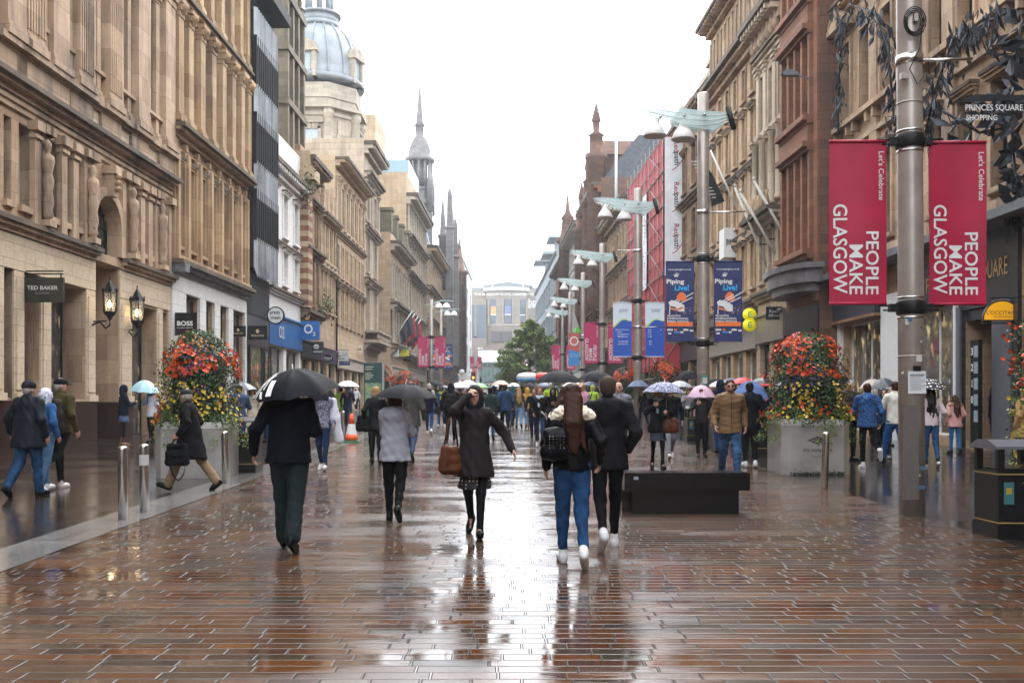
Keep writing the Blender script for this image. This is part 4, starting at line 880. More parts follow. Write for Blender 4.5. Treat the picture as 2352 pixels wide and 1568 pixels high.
for s_, r, z in ((1.4, 0.95, 32.5), (10.0, 0.65, 29.5), (16.5, 0.85, 27.5)):
    c = f.P(s_, -0.35, 0); mb.lathe([(0.2, 11), (r, 13), (r, z - 5), (r*1.25, z - 4.8), (r*1.25, z - 4.3), (r*0.8, z - 4.2), (r*0.72, z - 2.4), (r*0.95, z - 2.3), (r*0.35, z - 1.9), (r*0.4, z - 0.9), (r*0.55, z - 0.8), (0.05, z + 1.2)], c[0], c[1], 8)
mb.obj('turrets', S['reddark'], f.root)
mb = MB(); f.box(mb, 3, 5.2, 25.4, 28.6, 0.1, 4); mb.prism([(2.6 * f.sg, 28.6), (5.6 * f.sg, 28.6), (4.1 * f.sg, 30.4)][::-1], 'y', -0.3, 4); f.box(mb, 10, 12.4, 25, 28, -3, 6); mb.obj('dormer', S['reddark'], f.root)
mb = MB(); f.box(mb, 3.5, 4.7, 26.2, 28.0, 0.13, 0); mb.obj('dormer_window', MT['glassb'], f.root)
f = Fac('R', 'glass_corner_building', 'light stone and glass modern building with a green lit ticker sign beyond the brown turret', yn=122, yf=142, off=0.6)
generic(f, 24.5, [(5, 7, 10.5, 0.6, 'grid', ''), (5, 12, 15.5, 0.7, 'grid', ''), (5, 16.5, 19.5, 0.7, 'grid', ''), (5, 20.3, 22.8, 0.7, 'grid', '')], stone('light_stone_panel', (0.55, 0.53, 0.48), (0.62, 0.6, 0.55), bw=2, bh=1, grime=0.15), cor=(0.7, 1.5), strings=((11.3, 0.4, 0.9),), par=0.0, blind=0.6,
        shop=(3, 5.4, MT['white'], 1.0), roof=5.0, D=9)
c = MB(); f.box(c, -0.06, 4, 10.9, 11.4, .95); c.obj('ticker_sign', pm('green_led_panel', (0.05, 0.22, 0.02), 0.4, emit=0.5), f.root)
f = Fac('R', 'brick_tower_building', 'red brick building with a round domed oriel and white windows near the tree', yn=142, yf=168, off=0.5)
generic(f, 24.0, [(7, 8.5, 11.5, 0.3, 'sash', ''), (7, 13.0, 16.0, 0.3, 'sash', ''), (7, 17.8, 20.8, 0.3, 'sash', '')], S['red'], S['red'], cor=(0.8, 1.2), strings=((12.6, 0.4, 0.6), (17.4, 0.4, 0.6)), par=0.3, blind=0.9, roof=5, shop=(3, 6.0, MT['black'], 1.0), D=10)
mb = MB(); c = f.P(1.5, -0.2, 0); mb.lathe([(1.3, 6), (1.3, 25), (1.6, 25.2), (1.6, 25.8), (1.1, 26), (0.8, 28.5), (1.0, 28.7), (0.4, 29.5), (0.1, 32)], c[0], c[1], 10); mb.obj('corner_turret', S['reddark'], f.root)
f = Fac('R', 'glass_fronted_block', 'grey glass-fronted modern block with jutting flat canopies on its roof, furthest on the right', yn=168, yf=232, off=0.3)
generic(f, 28, [(9, 9, 13, 0.7, 'mull', ''), (9, 15, 19, 0.7, 'mull', ''), (9, 21, 25, 0.7, 'mull', '')], stone('blue_grey_panel', (0.36, 0.40, 0.43), (0.42, 0.46, 0.49), bw=3, bh=3, grime=0.1), par=0.2, blind=0.5, D=14, cor=(0.4, 0.4))
mb = MB()
for s_, z, o in ((2, 30.5, 1.2), (12, 29.2, 1.6), (26, 30.0, 2.2)): f.box(mb, s_, s_ + 8, z, z + 0.5, o, 6); f.box(mb, s_ + 3, s_ + 6, 28, z, 0, 5)
mb.obj('roof_canopies', pm('pale_canopy', (0.38, 0.42, 0.45), 0.5), f.root)
# ================================================================ CONCERT HALL closing the street
HYY = 330.0; k = HYY / F
def hx(X): return ((1010.6 + 0.1758 * X) - HX) * k
def hz(Y): return CAMZ + (HY - (612.5 + 0.1758 * Y)) * k
hall = thing('concert_hall', 'buff stone concert hall with curved front, tall poster windows and flagpoles closing the street', 'concert hall', (0, HYY, 0))
hs_ = stone('hall_stone', (0.27, 0.24, 0.20), (0.33, 0.29, 0.245), bw=3, bh=1.2, grime=0.15)
mb = MB(); mb.box(-60, 60, 26, 40, 0, hz(145)); mb.box(hx(540), hx(1235), 24, 40, hz(145), hz(125)); mb.prism([(hx(540), hz(125)), (hx(1235), hz(125)), (hx(890), hz(75))][::-1], 'y', 24, 40); mb.obj('auditorium', pm('grey_roof_panel', (0.16, 0.18, 0.20), 0.5), hall)
mb = MB(); mb.box(-60, 60, 14, 26, 0, hz(240)); mb.obj('upper_wall', hs_, hall)
mb = MB(); mb.box(hx(1125), 60, 4, 14, 0, hz(335)); mb.box(-60, hx(610), 6, 14, 0, hz(335)); mb.obj('wings', hs_, hall)
# curved drum front
mb = MB(); n = 20; xa, xb = hx(605), hx(1130); cx = (xa + xb) / 2; hw = (xb - xa) / 2
def cyv(x): return -3.0 * math.cos((x - cx) / hw * 1.3)
for i in range(n):
    a, b = xa + (xb - xa) * i / n, xa + (xb - xa) * (i + 1) / n
    mb.quad((a, cyv(a), 0), (b, cyv(b), 0), (b, cyv(b), hz(325)), (a, cyv(a), hz(325))); mb.quad((a, cyv(a), hz(325)), (b, cyv(b), hz(325)), (b, 14, hz(325)), (a, 14, hz(325)))
mb.box(xa, xa + .3, -0.8, 14, 0, hz(325) - 0.01); mb.box(xb - .3, xb, -0.8, 14, 0, hz(325) - 0.01); mb.obj('curved_front', hs_, hall)
mb = MB()
for i in range(n):
    a, b = xa - 1 + (xb - xa + 2) * i / n, xa - 1 + (xb - xa + 2) * (i + 1) / n
    mb.add([(a, cyv(a) - 0.8, hz(325)), (b, cyv(b) - 0.8, hz(325)), (b, cyv(b) - 0.8, hz(275)), (a, cyv(a) - 0.8, hz(275)), (a, 8, hz(325)), (b, 8, hz(325)), (b, 8, hz(275)), (a, 8, hz(275))], [(0,1,2,3),(3,2,6,7),(0,4,5,1)])
    mb.add([(a, cyv(a) - 0.5, hz(775)), (b, cyv(b) - 0.5, hz(775)), (b, cyv(b) - 0.5, hz(762)), (a, cyv(a) - 0.5, hz(762)), (a, 2, hz(775)), (b, 2, hz(775)), (b, 2, hz(762)), (a, 2, hz(762))], [(0,1,2,3),(3,2,6,7),(0,4,5,1)])
mb.obj('pale_cornice', pm('pale_concrete', (0.40, 0.385, 0.36), 0.6), hall)
dk = pm('hall_glass', (0.06, 0.08, 0.11), 0.15); cols = (pm('orange_poster', (0.60, 0.28, 0.12), 0.5), pm('blue_poster', (0.12, 0.15, 0.32), 0.5), pm('dark_poster', (0.05, 0.08, 0.10), 0.5))
for (a, b, pc) in ((660, 735, cols[0]), (845, 930, cols[1]), (1040, 1110, cols[2])):
    x0, x1 = hx(a), hx(b); y = cyv((x0 + x1) / 2) - 0.35
    w_ = MB().box(x0, x1, y, y + 0.4, hz(745), hz(435)).obj('window', dk, hall); MB().box(x0 + 0.1, x1 - 0.1, y - 0.08, y - 0.01, hz(630), hz(525)).obj('poster', pc, w_); MB().box(x0, x1, y - 0.06, y - 0.01, hz(642), hz(632)).obj('transom', MT['white'], w_)
    q = MB()
    for e in (x0 - 0.9, x1 + 0.25): q.box(e, e + 0.65, y - 0.15, y + 0.6, hz(760), hz(432))
    q.obj('pier', hs_, hall)
mb = MB(); mb.box(hx(300), hx(607), -2.5, 6, 0, hz(418)); mb.obj('left_wing', hs_, hall)
mb = MB()
for a, b in ((402, 455), (482, 600)): mb.box(hx(a), hx(b), -2.62, -2.45, hz(940), hz(508))
mb.obj('tall_windows', dk, hall)
mb = MB(); mb.box(hx(670), hx(790), -3.6, -2.6, hz(990), hz(850)); mb.box(hx(805), hx(940), -3.6, -2.6, hz(990), hz(850)); mb.obj('entrance', pm('entrance_dark', (0.05, 0.04, 0.045), 0.3), hall)
for a in (688, 1085): m_ = MB(); m_.tube([(hx(a), -1, hz(325)), (hx(a), -1, hz(98))], 0.16, 6); m_.obj('flagpole', MT['white'], hall)
mb = MB(); mb.box(-30, 30, -16, 4, 0, hz(1060)); mb.box(-30, hx(600), -20, -16, 0, hz(1000))
for i in range(8): mb.box(-30, 30, -16 - 1.2 * (i + 1), -16 - 1.2 * i, 0, hz(1060) - 0.35 * (i + 1))
mb.obj('steps', pm('step_stone', (0.17, 0.13, 0.11), 0.5), hall)
mb = MB(); text_mb(mb, 'THE GLASGOW ROYAL CONCERT HALL', (cx, -3.25, hz(375)), (1, 0, 0), (0, 0, 1), 1.15, 0, 0.02); mb.obj('lettering', pm('pale_letter', (0.62, 0.60, 0.56), 0.5), hall)
js = MB(); text_mb(js, 'John', (hx(1165), 3.85, hz(448)), (1, 0, 0), (0, 0, 1), 2.9, 0, 0.03); text_mb(js, 'Lewis', (hx(1222), 3.85, hz(492)), (1, 0, 0), (0, 0, 1), 2.9, 0, 0.03)
jo = js.obj('store_sign', MT['white']); jo.location = (0, HYY, 0); tag(jo, 'large white store name letters on the far wall above the tree', 'sign')
# glazed canopy pavilion
pv = thing('glass_pavilion', 'white-roofed glass pavilion in front of the far steps', 'pavilion', (xat(1134, 210), 210, gz(210)))
mb = MB(); mb.prism([(-1.2, 4.4), (-1.2, 4.7), (5, 7.3), (5, 4.4)], 'x', -3.3, 3.0); mb.obj('roof', pm('milky_roof', (0.72, 0.80, 0.80), 0.3, var=0.03), pv)
mb = MB(); mb.box(-3.1, 2.8, -0.2, 5, -0.3, 4.4); mb.obj('glass_wall', pm('green_glass', (0.22, 0.38, 0.36), 0.15, var=0.3, scale=1), pv)
mb = MB()
for i in range(8): mb.box(-3.1 + i * 0.84, -3.04 + i * 0.84, -0.26, -0.2, 0, 4.4)
mb.box(-3.1, 2.8, -0.26, -0.2, 3.3, 3.5); mb.obj('mullions', MT['white'], pv)

# ---- the street goes on behind the viewpoint and shuts off the low sky there
for sd, nm, lb_ in (('L', 'rear_sandstone_block', 'sandstone block continuing the left frontage behind the viewpoint'), ('R', 'rear_stone_block', 'stone block continuing the right frontage behind the viewpoint')):
    f = Fac(sd, nm, lb_, yn=-92.0, yf=17.0 if sd == 'L' else 17.5)
    generic(f, 21.0, [(18, 6.5, 9.5, 0.4, 'sash', ''), (18, 11.5, 14.5, 0.4, 'sash', '')], S['brown'], shop=(12, 4.2, MT['black'], 1.0))
rb_ = thing('rear_end_building', 'stone building closing the street far behind the viewpoint', 'building', (0, -95, 0)); MB().box(-30, 30, -8, 0, -3, 24).obj('wall', S['brown'], rb_)
# ================================================================ STREET FURNITURE
def fit(mb, txt, o, xd, yd, w, h, m=0, bold=0.0, ext=0.0, off=(0, 0, 0)):
    """lay a line of lettering into the rectangle w x h whose lower left corner is o"""
    t = MB(); text_mb(t, txt, (0, 0, 0), (1, 0, 0), (0, 1, 0), 1.0, 0, bold, 'LEFT', ext=ext)
    if not t.v: return
    a = np.array(t.v); lo, hi = a.min(0), a.max(0); a[:, 0] = (a[:, 0] - lo[0]) / max(hi[0]-lo[0], 1e-6) * w; a[:, 1] = (a[:, 1] - lo[1]) / max(hi[1]-lo[1], 1e-6) * h
    o, xd, yd = np.array(o), np.array(xd), np.array(yd); p = o + a[:, :1] * xd + a[:, 1:2] * yd
    mb.add([tuple(q) for q in p], t.f, m)
XD, ZD = (1, 0, 0), (0, 0, 1)
def banner(name, label, cat, x0, x1, z0, z1, Y, base, paint, group=None, mats=None, wave=None):
    wave = .02 if Y < 14 else .002
    """cloth banner facing down the street with a pocket hem top and bottom; paint(mb, w, h) adds what is printed on it"""
    r = thing(name, label, cat, (x0, Y, z0), 0, group); w, h = x1 - x0, z1 - z0
    mb = MB(); nx, nz_ = 10, 16; ph = x0 * 3
    def P(i, j, s): x, z = w * i / nx, h * j / nz_; return (x, s + wave * math.sin(x / w * 5 + ph + z * 1.2) * math.sin(math.pi * j / nz_), z)
    for s in (0.0, 0.012):
        vs = [P(i, j, s) for j in range(nz_ + 1) for i in range(nx + 1)]
        fs = [(j*(nx+1)+i, j*(nx+1)+i+1, (j+1)*(nx+1)+i+1, (j+1)*(nx+1)+i) for j in range(nz_) for i in range(nx)]
        mb.add(vs, fs if s == 0 else [q[::-1] for q in fs], 0, True)
    mb.tube([(0, 0.0, h), (w, 0.0, h)], 0.022, 6); mb.tube([(0, 0.0, 0.0), (w, 0.0, 0.0)], 0.022, 6)
    mb.obj('cloth', base, r)
    pr = MB(); paint(pr, w, h)
    pr.v = [(x, y - 0.006 + wave * math.sin(x / w * 5 + ph + z * 1.2) * math.sin(math.pi * min(max(z / h, 0), 1)), z) for x, y, z in pr.v]
    pr.obj('print', mats, r); return r
pink = pm('magenta_cloth', (0.36, 0.0015, 0.038), 0.5, var=0.16, scale=2.2, bump=.004, bscale=9); pink2 = pm('faded_pink_cloth', (0.42, 0.018, 0.10), 0.55, var=0.06)
def p_people(mb, w, h):
    D = (0, 0, -1); U = (1, 0, 0)
    for t, fx, fz, ln, ch in (('PEOPLE', .632, .443, .3875, .225), ('MAKE', .352, .3625, .306, .23), ('GLASGOW', .07, .6125, .55, .245), ("Let's Celebrate", .862, .9375, .30, .098)):
        fit(mb, t, (w * fx, 0, h * fz), D, U, h * ln, w * ch, 0, 0.012 if len(t) < 9 else 0.006)
navyc = pm('navy_banner', (0.012, 0.022, 0.11), 0.5, var=0.06)
PC = [MT['white'], pm('orange_print', (0.75, 0.16, 0.03), 0.5), pm('sky_blue_print', (0.02, 0.36, 0.72), 0.5), pm('skin_print', (0.55, 0.20, 0.10), 0.5), pm('logo_blue', (0.05, 0.25, 0.65), 0.5)]
def p_piping(mb, w, h):
    q = lambda t, x, z, ww, hh, m=0, b=0.015: fit(mb, t, (w * x, 0, h * z), XD, ZD, w * ww, h * hh, m, b)
    q('www.pipinglive.co.uk', .08, .885, .82, .028); q('Piping', .03, .705, .62, .075, 0, .03); q('Live!', .32, .635, .50, .075, 2, .03)
    # bagpipe figure: bag, drones, sleeve, chanter
    def poly(pts, m): mb.prism([(w * a, h * b) for a, b in pts][::-1], 'y', -0.004, 0.0, m)
    poly([(.38, .56), (.5, .615), (.62, .615), (.74, .54), (.68, .50), (.52, .505), (.40, .53)], 1)
    poly([(.10, .49), (.2, .515), (.40, .50), (.66, .45), (.66, .37), (.45, .375), (.34, .43), (.2, .44), (.12, .46)], 0)
    poly([(.12, .43), (.4, .405), (.6, .44), (.6, .41), (.42, .375), (.12, .405)], 3)
    for (a, b, c, d) in ((.35, .48, .98, .61), (.42, .46, .95, .55), (.13, .33, .16, .48), (.3, .5, .7, .585)):
        dx, dz = c - a, d - b; n_ = math.hypot(dx * w, dz * h); ox, oz = -dz * h / n_ * .012 / w, dx * w / n_ * .012 / h
        poly([(a + ox, b + oz), (a - ox, b - oz), (c - ox, d - oz), (c + ox, d + oz)], 0)
    r2 = random.Random(3)
    for i in range(34): x, z = r2.uniform(.15, .92), r2.uniform(.335, .42) ; poly([(x, z), (x + .018, z), (x + .018, z + .007), (x, z + .007)], r2.choice((0, 3, 3, 1)))
    for i in range(5): t = R(55 + i * 22); a, b = .36 + .05 * math.cos(t), .80 + .012 * math.sin(t); poly([(a, b), (a + .03, b), (.40 + .14 * math.cos(t), .80 + .062 * math.sin(t)), (.385 + .14 * math.cos(t), .80 + .062 * math.sin(t))], 0)
    for i, t in enumerate(('GLASGOW', 'INTERNATIONAL', 'PIPING FESTIVAL')): q(t, .05, .305 - i * .034, (.48, .76, .78)[i], .024, 0, .03)
    poly([(.05, .185), (.95, .185), (.95, .24), (.05, .24)], 1); q('8th - 14th August 2016', .07, .197, .85, .028)
    for x, z, a, m in ((.05, .13, .2, 0), (.3, .13, .1, 1), (.62, .13, .18, 0), (.3, .10, .2, 4), (.52, .10, .1, 0), (.85, .12, .12, 0), (.08, .085, .12, 0)): poly([(x, z), (x + a, z), (x + a, z + .022), (x, z + .022)], m)
bgc = pm('pale_blue_banner', (0.62, 0.70, 0.76), 0.5, var=0.03)
BGM = [pm('banner_blue', (0.01, 0.075, 0.42), 0.5, var=0.05), MT['white'], pm('lime_print', (0.45, 0.62, 0.10), 0.5), pm('grey_print', (0.25, 0.32, 0.40), 0.5)]
def p_gateway(mb, w, h):
    top = [(w * i / 12, h * (.57 + .13 * (i / 12) + .04 * math.sin(i / 12 * 6.3 - 1.6))) for i in range(13)]
    mb.prism([(0, 0.002 * h), (w, .002 * h)] + top[::-1], 'y', -0.002, 0, 0)
    g = [(x, z + .004) for x, z in top]; mb.prism(g + [(x, z + h * (.035 * (1 - x / w) + .008)) for x, z in top[::-1]], 'y', -0.002, 0, 2)
    q = lambda t, x, z, ww, hh, m=1, b=.015: fit(mb, t, (w * x, -0.003, h * z), XD, ZD, w * ww, h * hh, m, b)
    q('business', .32, .86, .48, .035, 3); q('gateway', .32, .82, .46, .035, 3)
    for i, (t, a) in enumerate((('Business Gateway', .72), ('Glasgow', .34), ('in the Lighthouse,', .72), ('11 Mitchell Lane', .64))): q(t, .14, .485 - i * .042, a, .028)
    q('0141 276 5333', .2, .265, .6, .03); q('bgateway.com', .2, .22, .6, .03)
# ---- tall grey lamp and banner poles with glass wings
wing_m = pm('aqua_glass', (0.42, 0.56, 0.56), 0.12, spec=0.9, var=0.15, scale=2, alpha=0.48)
shade_m = pm('lamp_shade_paint', (0.62, 0.60, 0.58), 0.35, var=0.08)
def clamps(zs, r):
    mb = MB()
    for z in zs:
        mb.lathe([(r + .012, z - .09), (r + .022, z - .07), (r + .022, z + .07), (r + .012, z + .09)], 0, 0, 18)
        for e in (-1, 1): mb.box(e * r, e * (r + .12), -.05, .05, z - .05, z + .05); mb.tube([(e * r, 0, z + .03), (e * (r + .27), 0, z + .03)], .016, 6); mb.tube([(e * r, 0, z - .03), (e * (r + .2), 0, z - .03)], .012, 6)
        for dz in (-.13, .13): mb.lathe([(r + .006, z + dz - .014), (r + .006, z + dz + .014)], 0, 0, 18, 1)
    return mb
def tall_pole(px, Y, label, wings=True, arms=(), czs=(), tilt=0.0, H=9.7):
    X = xat(px, Y); g = gz(Y); r = .163
    t = thing('lamp_pole', label, 'lamp post', (X, Y, g), 0, 'tall grey poles down the right side of the street'); t.rotation_euler.y = tilt
    mb = MB(); mb.lathe([(r, -.1), (r, 3.0), (r * .99, 3.05), (r * .97, 7.0), (r * .94, H), (r * .8, H + .03)], 0, 0, 24)
    for z in (2.05, 5.35): mb.lathe([(r + .004, z), (r + .004, z + .02)], 0, 0, 24)
    mb.obj('pole', MT['pole'], t)
    for z in czs: clamps([z - g], r).obj('clamp', [MT['blackm'], MT['steel']], t)
    for z, L_ in arms: m2 = MB(); m2.tube([(r, 0, z - g), (r + L_, 0, z - g + .02)], .022, 8); m2.lathe([(r + .01, z - g - .06), (r + .01, z - g + .06)], 0, 0, 18); m2.obj('arm', MT['steel'], t)
    if wings:
        T = H
        tp = [(-1.86, -.40), (-1.5, -.36), (-1.1, -.38), (-.6, -.44), (0, -.52), (.45, -.53), (.82, -.55)]; bt = [(.66, -.74), (.45, -.93), (.22, -1.06), (0, -1.02), (-.5, -.92), (-1.0, -.74), (-1.5, -.56)]
        for dy, k in ((-.2, 1.0), (.2, .93)):
            m2 = MB(); m2.prism([(x * k, T + z) for x, z in bt + tp[:]][::1], 'y', dy - .012, dy + .012)
            wo = m2.obj('glass_wing', wing_m, t)
            m3 = MB()
            for f_ in (.25, .5, .75): m3.tube([(tp[i][0] * k * .97, dy - .02, T + tp[i][1] * (1 - f_) + f_ * bt[6 - i][1]) for i in range(7)], .008, 4)
            for x in (-1.2, -.55, 0.0): m3.tube([(x, dy - .05, T - .62 + .05 * x), (x, dy + .03, T - .62 + .05 * x)], .035, 8)
            m3.obj('glass_ribs', MT['steel'], wo)
        for x, z in ((-1.33, -1.16), (-.55, -1.25)):
            m4 = MB(); m4.tube([(x + .14, 0, T - .62), (x + .05, 0, T + z + .42)], .03, 8)
            m4.lathe([(.32, z + T), (.33, z + T + .02), (.24, z + T + .20), (.13, z + T + .36), (.07, z + T + .50), (.03, z + T + .55)], x, 0, 20)
            m4.obj('lamp_shade', shade_m, t)
        m5 = MB(); m5.tube([(.62, -.26, T - .42), (.78, -.3, T - 1.05)], .075, 4); m5.obj('floodlight', MT['blackm'], t)
    return t
PX = 5.33
pa = tall_pole(2095, 13.1, 'nearest tall grey pole, a white notice on it, between the two large magenta banners', wings=False, arms=((6.18, .66),), czs=(5.12, 2.95), tilt=-0.006, H=8.2)
nb_ = MB(); nb_.box(-.115, .115, -.185, -.175, 1.57, 1.86); nb_.box(-.05, .05, -.19, -.18, 1.86, 1.93, 1)
for i in range(9): nb_.box(-.09, .05 + .03 * (i % 3), -.188, -.186, 1.62 + i * .024, 1.627 + i * .024, 2)
nb_.box(-.09, .09, -.188, -.186, 1.80, 1.82, 2)
nb_.obj('notice', [pm('wet_paper', (0.62, 0.64, 0.66), 0.3, var=0.05), MT['black'], pm('faint_ink', (0.25, 0.27, 0.3), 0.6)], pa)
nb_ = MB(); nb_.box(-.17, .02, -.172, -.10, .2, 1.42); nb_.obj('access_hatch', pm('hatch_metal', (0.15, 0.13, 0.12), 0.4, 0.3), pa)
nb_ = MB(); rr = random.Random(5)
for i in range(16): a = rr.uniform(-2.6, -.6); z = rr.uniform(.2, 2.6); s_ = rr.uniform(.01, .045); c_ = (.166 * math.cos(a), .166 * math.sin(a)); nb_.box(c_[0] - s_, c_[0] + s_, c_[1] - .006, c_[1] + .002, z, z + s_ * rr.uniform(1, 2.4), i % 3)
nb_.obj('sticker_scraps', [pm('torn_sticker', (0.45, 0.43, 0.41), 0.6), pm('dark_sticker', (0.05, 0.05, 0.05), 0.6), pm('blue_sticker', (0.05, 0.12, 0.2), 0.5)], pa)
cb_ = MB()
for k in range(4): cb_.tube([(-.02 + (.09 + .018 * k) * math.cos(t_), -.2 - .01 * k, 6.35 + (.13 + .02 * k) * math.sin(t_)) for t_ in [i * 2 * math.pi / 18 for i in range(19)]], .008, 5)
cb_.tube([(.1, -.2, 6.4), (.05, -.2, 6.0), (-.08, -.2, 5.75), (.02, -.2, 5.55), (.15, -.2, 5.7)], .008, 5)
cb_.obj('cable_loops', MT['black'], pa)
cb_ = MB(); cb_.box(-.02, .03, -.22, -.17, 6.36, 6.46); cb_.box(-.19, -.11, -.22, -.14, 5.62, 5.70); cb_.obj('junction_boxes', MT['steel'], pa)
pb = tall_pole(1615, 27.5, 'tall grey pole with a glass wing lamp, between the two navy festival banners', arms=((7.0, 1.0),), czs=(5.72, 3.4))
tall_pole(1465, 40.7, 'grey pole with a glass wing lamp between the two pale blue and white business banners', arms=((8.0, -1.0), (4.9, 1.0)), czs=(5.95, 3.65))
tall_pole(1383, 56.2, 'third grey winged lamp pole, beside a pink banner and the brown turreted building', arms=((6.2, 1.3),), czs=(6.3, 4.1))
tall_pole(1339, 70.5, 'fourth grey winged lamp pole, rising right of the tree behind a red and blue banner', arms=((6.7, 1.3),), czs=(6.4, 4.3))
tall_pole(1309, 85.2, 'fifth grey winged lamp pole, partly behind the tree', czs=(6.6, 4.5))
tall_pole(1292, 98, 'sixth and farthest grey winged lamp pole, its lamps just above the tree', czs=(6.8,))
bk = pb
st_ = MB(); st_.box(-.07, .09, -.18, -.165, 1.72, 1.98); st_.box(-.05, .07, -.186, -.18, 1.76, 1.92, 1); st_.box(-.05, .03, -.18, -.168, 1.38, 1.5, 2); st_.box(-.03, .09, -.18, -.168, 1.12, 1.22, 1)
st_.obj('stickers', [pm('teal_sticker', (0.05, 0.25, 0.22), 0.5), pm('white_sticker', (0.55, 0.5, 0.45), 0.5), pm('grey_sticker', (0.3, 0.3, 0.32), 0.5)], pb)
bx_ = MB(); bx_.box(.17, .5, -.2, .2, 0, 1.0); bx_.box(.16, .51, -.21, .21, 1.0, 1.03); bx_o = bx_.obj('utility_cabinet', pm('cabinet_grey', (0.13, 0.12, 0.11), 0.4, 0.2), None, (xat(1615, 27.5) + .02, 27.4, gz(27.5))); tag(bx_o, 'small grey metal utility cabinet at the foot of the second tall pole', 'cabinet')
# banners on the right
G1 = 'magenta city banners'
def bpx(name, label, cat, p0, p1, y0, y1, Y, base, paint, mats, group): return banner(name, label, cat, xat(p0, Y), xat(p1, Y), zat(y1, Y), zat(y0, Y), Y, base, paint, group, mats)
bpx('street_banner', 'large magenta banner left of the nearest pole, before the red sandstone building', 'banner', 1905, 2036, 325, 697, 13.1, pink, p_people, [MT['white']], G1)
bpx('street_banner', 'large magenta banner right of the nearest pole, before the shopping arcade', 'banner', 2134, 2265, 327, 698, 13.1, pink, p_people, [MT['white']], G1)
bpx('festival_banner', 'navy piping festival banner on the left of the second pole, over the scaffold', 'banner', 1529, 1594, 601, 783, 27.5, navyc, p_piping, PC, 'navy festival banners')
bpx('festival_banner', 'navy piping festival banner on the right of the second pole, beside the yellow round sign', 'banner', 1640, 1705, 600, 783, 27.5, navyc, p_piping, PC, 'navy festival banners')
bpx('business_banner', 'white and blue business banner on the left of its grey pole, overlapping a pink one', 'banner', 1408, 1451, 695, 819, 40.7, bgc, p_gateway, BGM, 'white and blue business banners')
bpx('business_banner', 'white and blue business banner on the right of its grey pole, below the red netting', 'banner', 1482, 1526, 695, 819, 40.7, bgc, p_gateway, BGM, 'white and blue business banners')
bpx('street_banner', 'pink banner left of the third grey pole, beside the round-emblem banner', 'banner', 1341, 1375, 741, 834, 56.2, pink2, p_people, [MT['white']], G1)
bpx('street_banner', 'pink banner partly hidden behind the left white and blue business banner', 'banner', 1396, 1430, 741, 834, 56.2, pink2, p_people, [MT['white']], G1)
bpx('street_banner', 'small pink banner against the right edge of the big tree', 'banner', 1267, 1287, 793, 849, 84, pink2, p_people, [MT['white']], G1)
bpx('street_banner', 'small pink banner half behind the red and blue round-emblem banner', 'banner', 1301, 1321, 793, 849, 84, pink2, p_people, [MT['white']], G1)
def p_round(mb, w, h):
    mb.prism([(0, 0), (w, 0), (w, h * .42), (0, h * .5)][::-1], 'y', -.002, 0, 0)
    mb.prism([(w * .5 + w * .42 * math.cos(a), h * .76 + w * .42 * math.sin(a)) for a in [i * math.pi / 12 for i in range(24)]][::-1], 'y', -.004, 0, 1)
    mb.prism([(w * .5 + w * .3 * math.cos(a), h * .76 + w * .3 * math.sin(a)) for a in [i * math.pi / 8 for i in range(16)]][::-1], 'y', -.006, 0, 2)
    fit(mb, '12 to 13 Aug', (w * .12, -.006, h * .33), XD, ZD, w * .76, h * .03, 1, .02); fit(mb, 'Glasgow Green', (w * .12, -.006, h * .27), XD, ZD, w * .76, h * .03, 1, .02)
bpx('event_banner', 'red to blue banner with a round white emblem, near the fourth pole', 'banner', 1306, 1331, 765, 840, 70.5, pm('rust_red_banner', (0.45, 0.09, 0.07), 0.5), p_round, [pm('event_blue', (0.03, 0.22, 0.55), 0.5), MT['white'], pm('emblem_red', (0.5, 0.1, 0.1), 0.5)], None)
# ---- left hand lamp poles with paired white lamps
def left_pole(px, Y, Ht, label):
    t = thing('twin_lamp_pole', label, 'lamp post', (xat(px, Y), Y, gz(Y)), 0, 'slim poles with paired white lamps')
    mb = MB(); mb.lathe([(.13, -.1), (.13, 3), (.1, Ht + .3)], 0, 0, 12); mb.obj('pole', MT['pole'], t)
    mb = MB(); mb.tube([(-.5, 0, Ht - .1), (0, 0, Ht), (.7, 0, Ht + .2), (1.5, 0, Ht + .16)], [.05, .06, .05, .03], 6); mb.obj('arm', wing_m, t)
    for x in (.48, 1.0): mb = MB(); mb.lathe([(.30, Ht - .32), (.3, Ht - .27), (.2, Ht - .05), (.06, Ht + .06)], x, 0, 12); mb.obj('lamp_shade', MT['white'], t)
    [clamps([zat(q, Y) - gz(Y)], .13).obj('clamp', [MT['blackm'], MT['steel']], t) for q in (774, 843)]
left_pole(991, 67.4, 7.3, 'slim pole with paired white lamps between two pink banners on the left')
left_pole(1013, 77.2, 7.5, 'second slim twin-lamp pole, just right of the left side pink banners')
left_pole(1092, 160, 8, 'far slim twin-lamp pole in front of the glass pavilion between two tiny pink banners')
bpx('street_banner', 'left of the two pink banners on the slim left-hand pole, nearer the red flags', 'banner', 960, 985, 774, 842, 67.4, pink2, p_people, [MT['white']], G1)
bpx('street_banner', 'right of two pink banners on the slim pole, overlapping a navy banner', 'banner', 999, 1023, 774, 842, 67.4, pink2, p_people, [MT['white']], G1)
bpx('festival_banner', 'small navy festival banner seen in the gap between the two left side pink banners', 'banner', 985.5, 1007, 791, 849, 77.2, navyc, p_piping, PC, 'navy festival banners')
bpx('festival_banner', 'small navy festival banner right of the left side pink banners', 'banner', 1019, 1040, 791, 849, 77.2, navyc, p_piping, PC, 'navy festival banners')
bpx('street_banner', 'tiny pink banner left of the far slim pole near the traffic light', 'banner', 1079, 1089, 819, 846, 160, pink2, p_people, [MT['white']], G1)
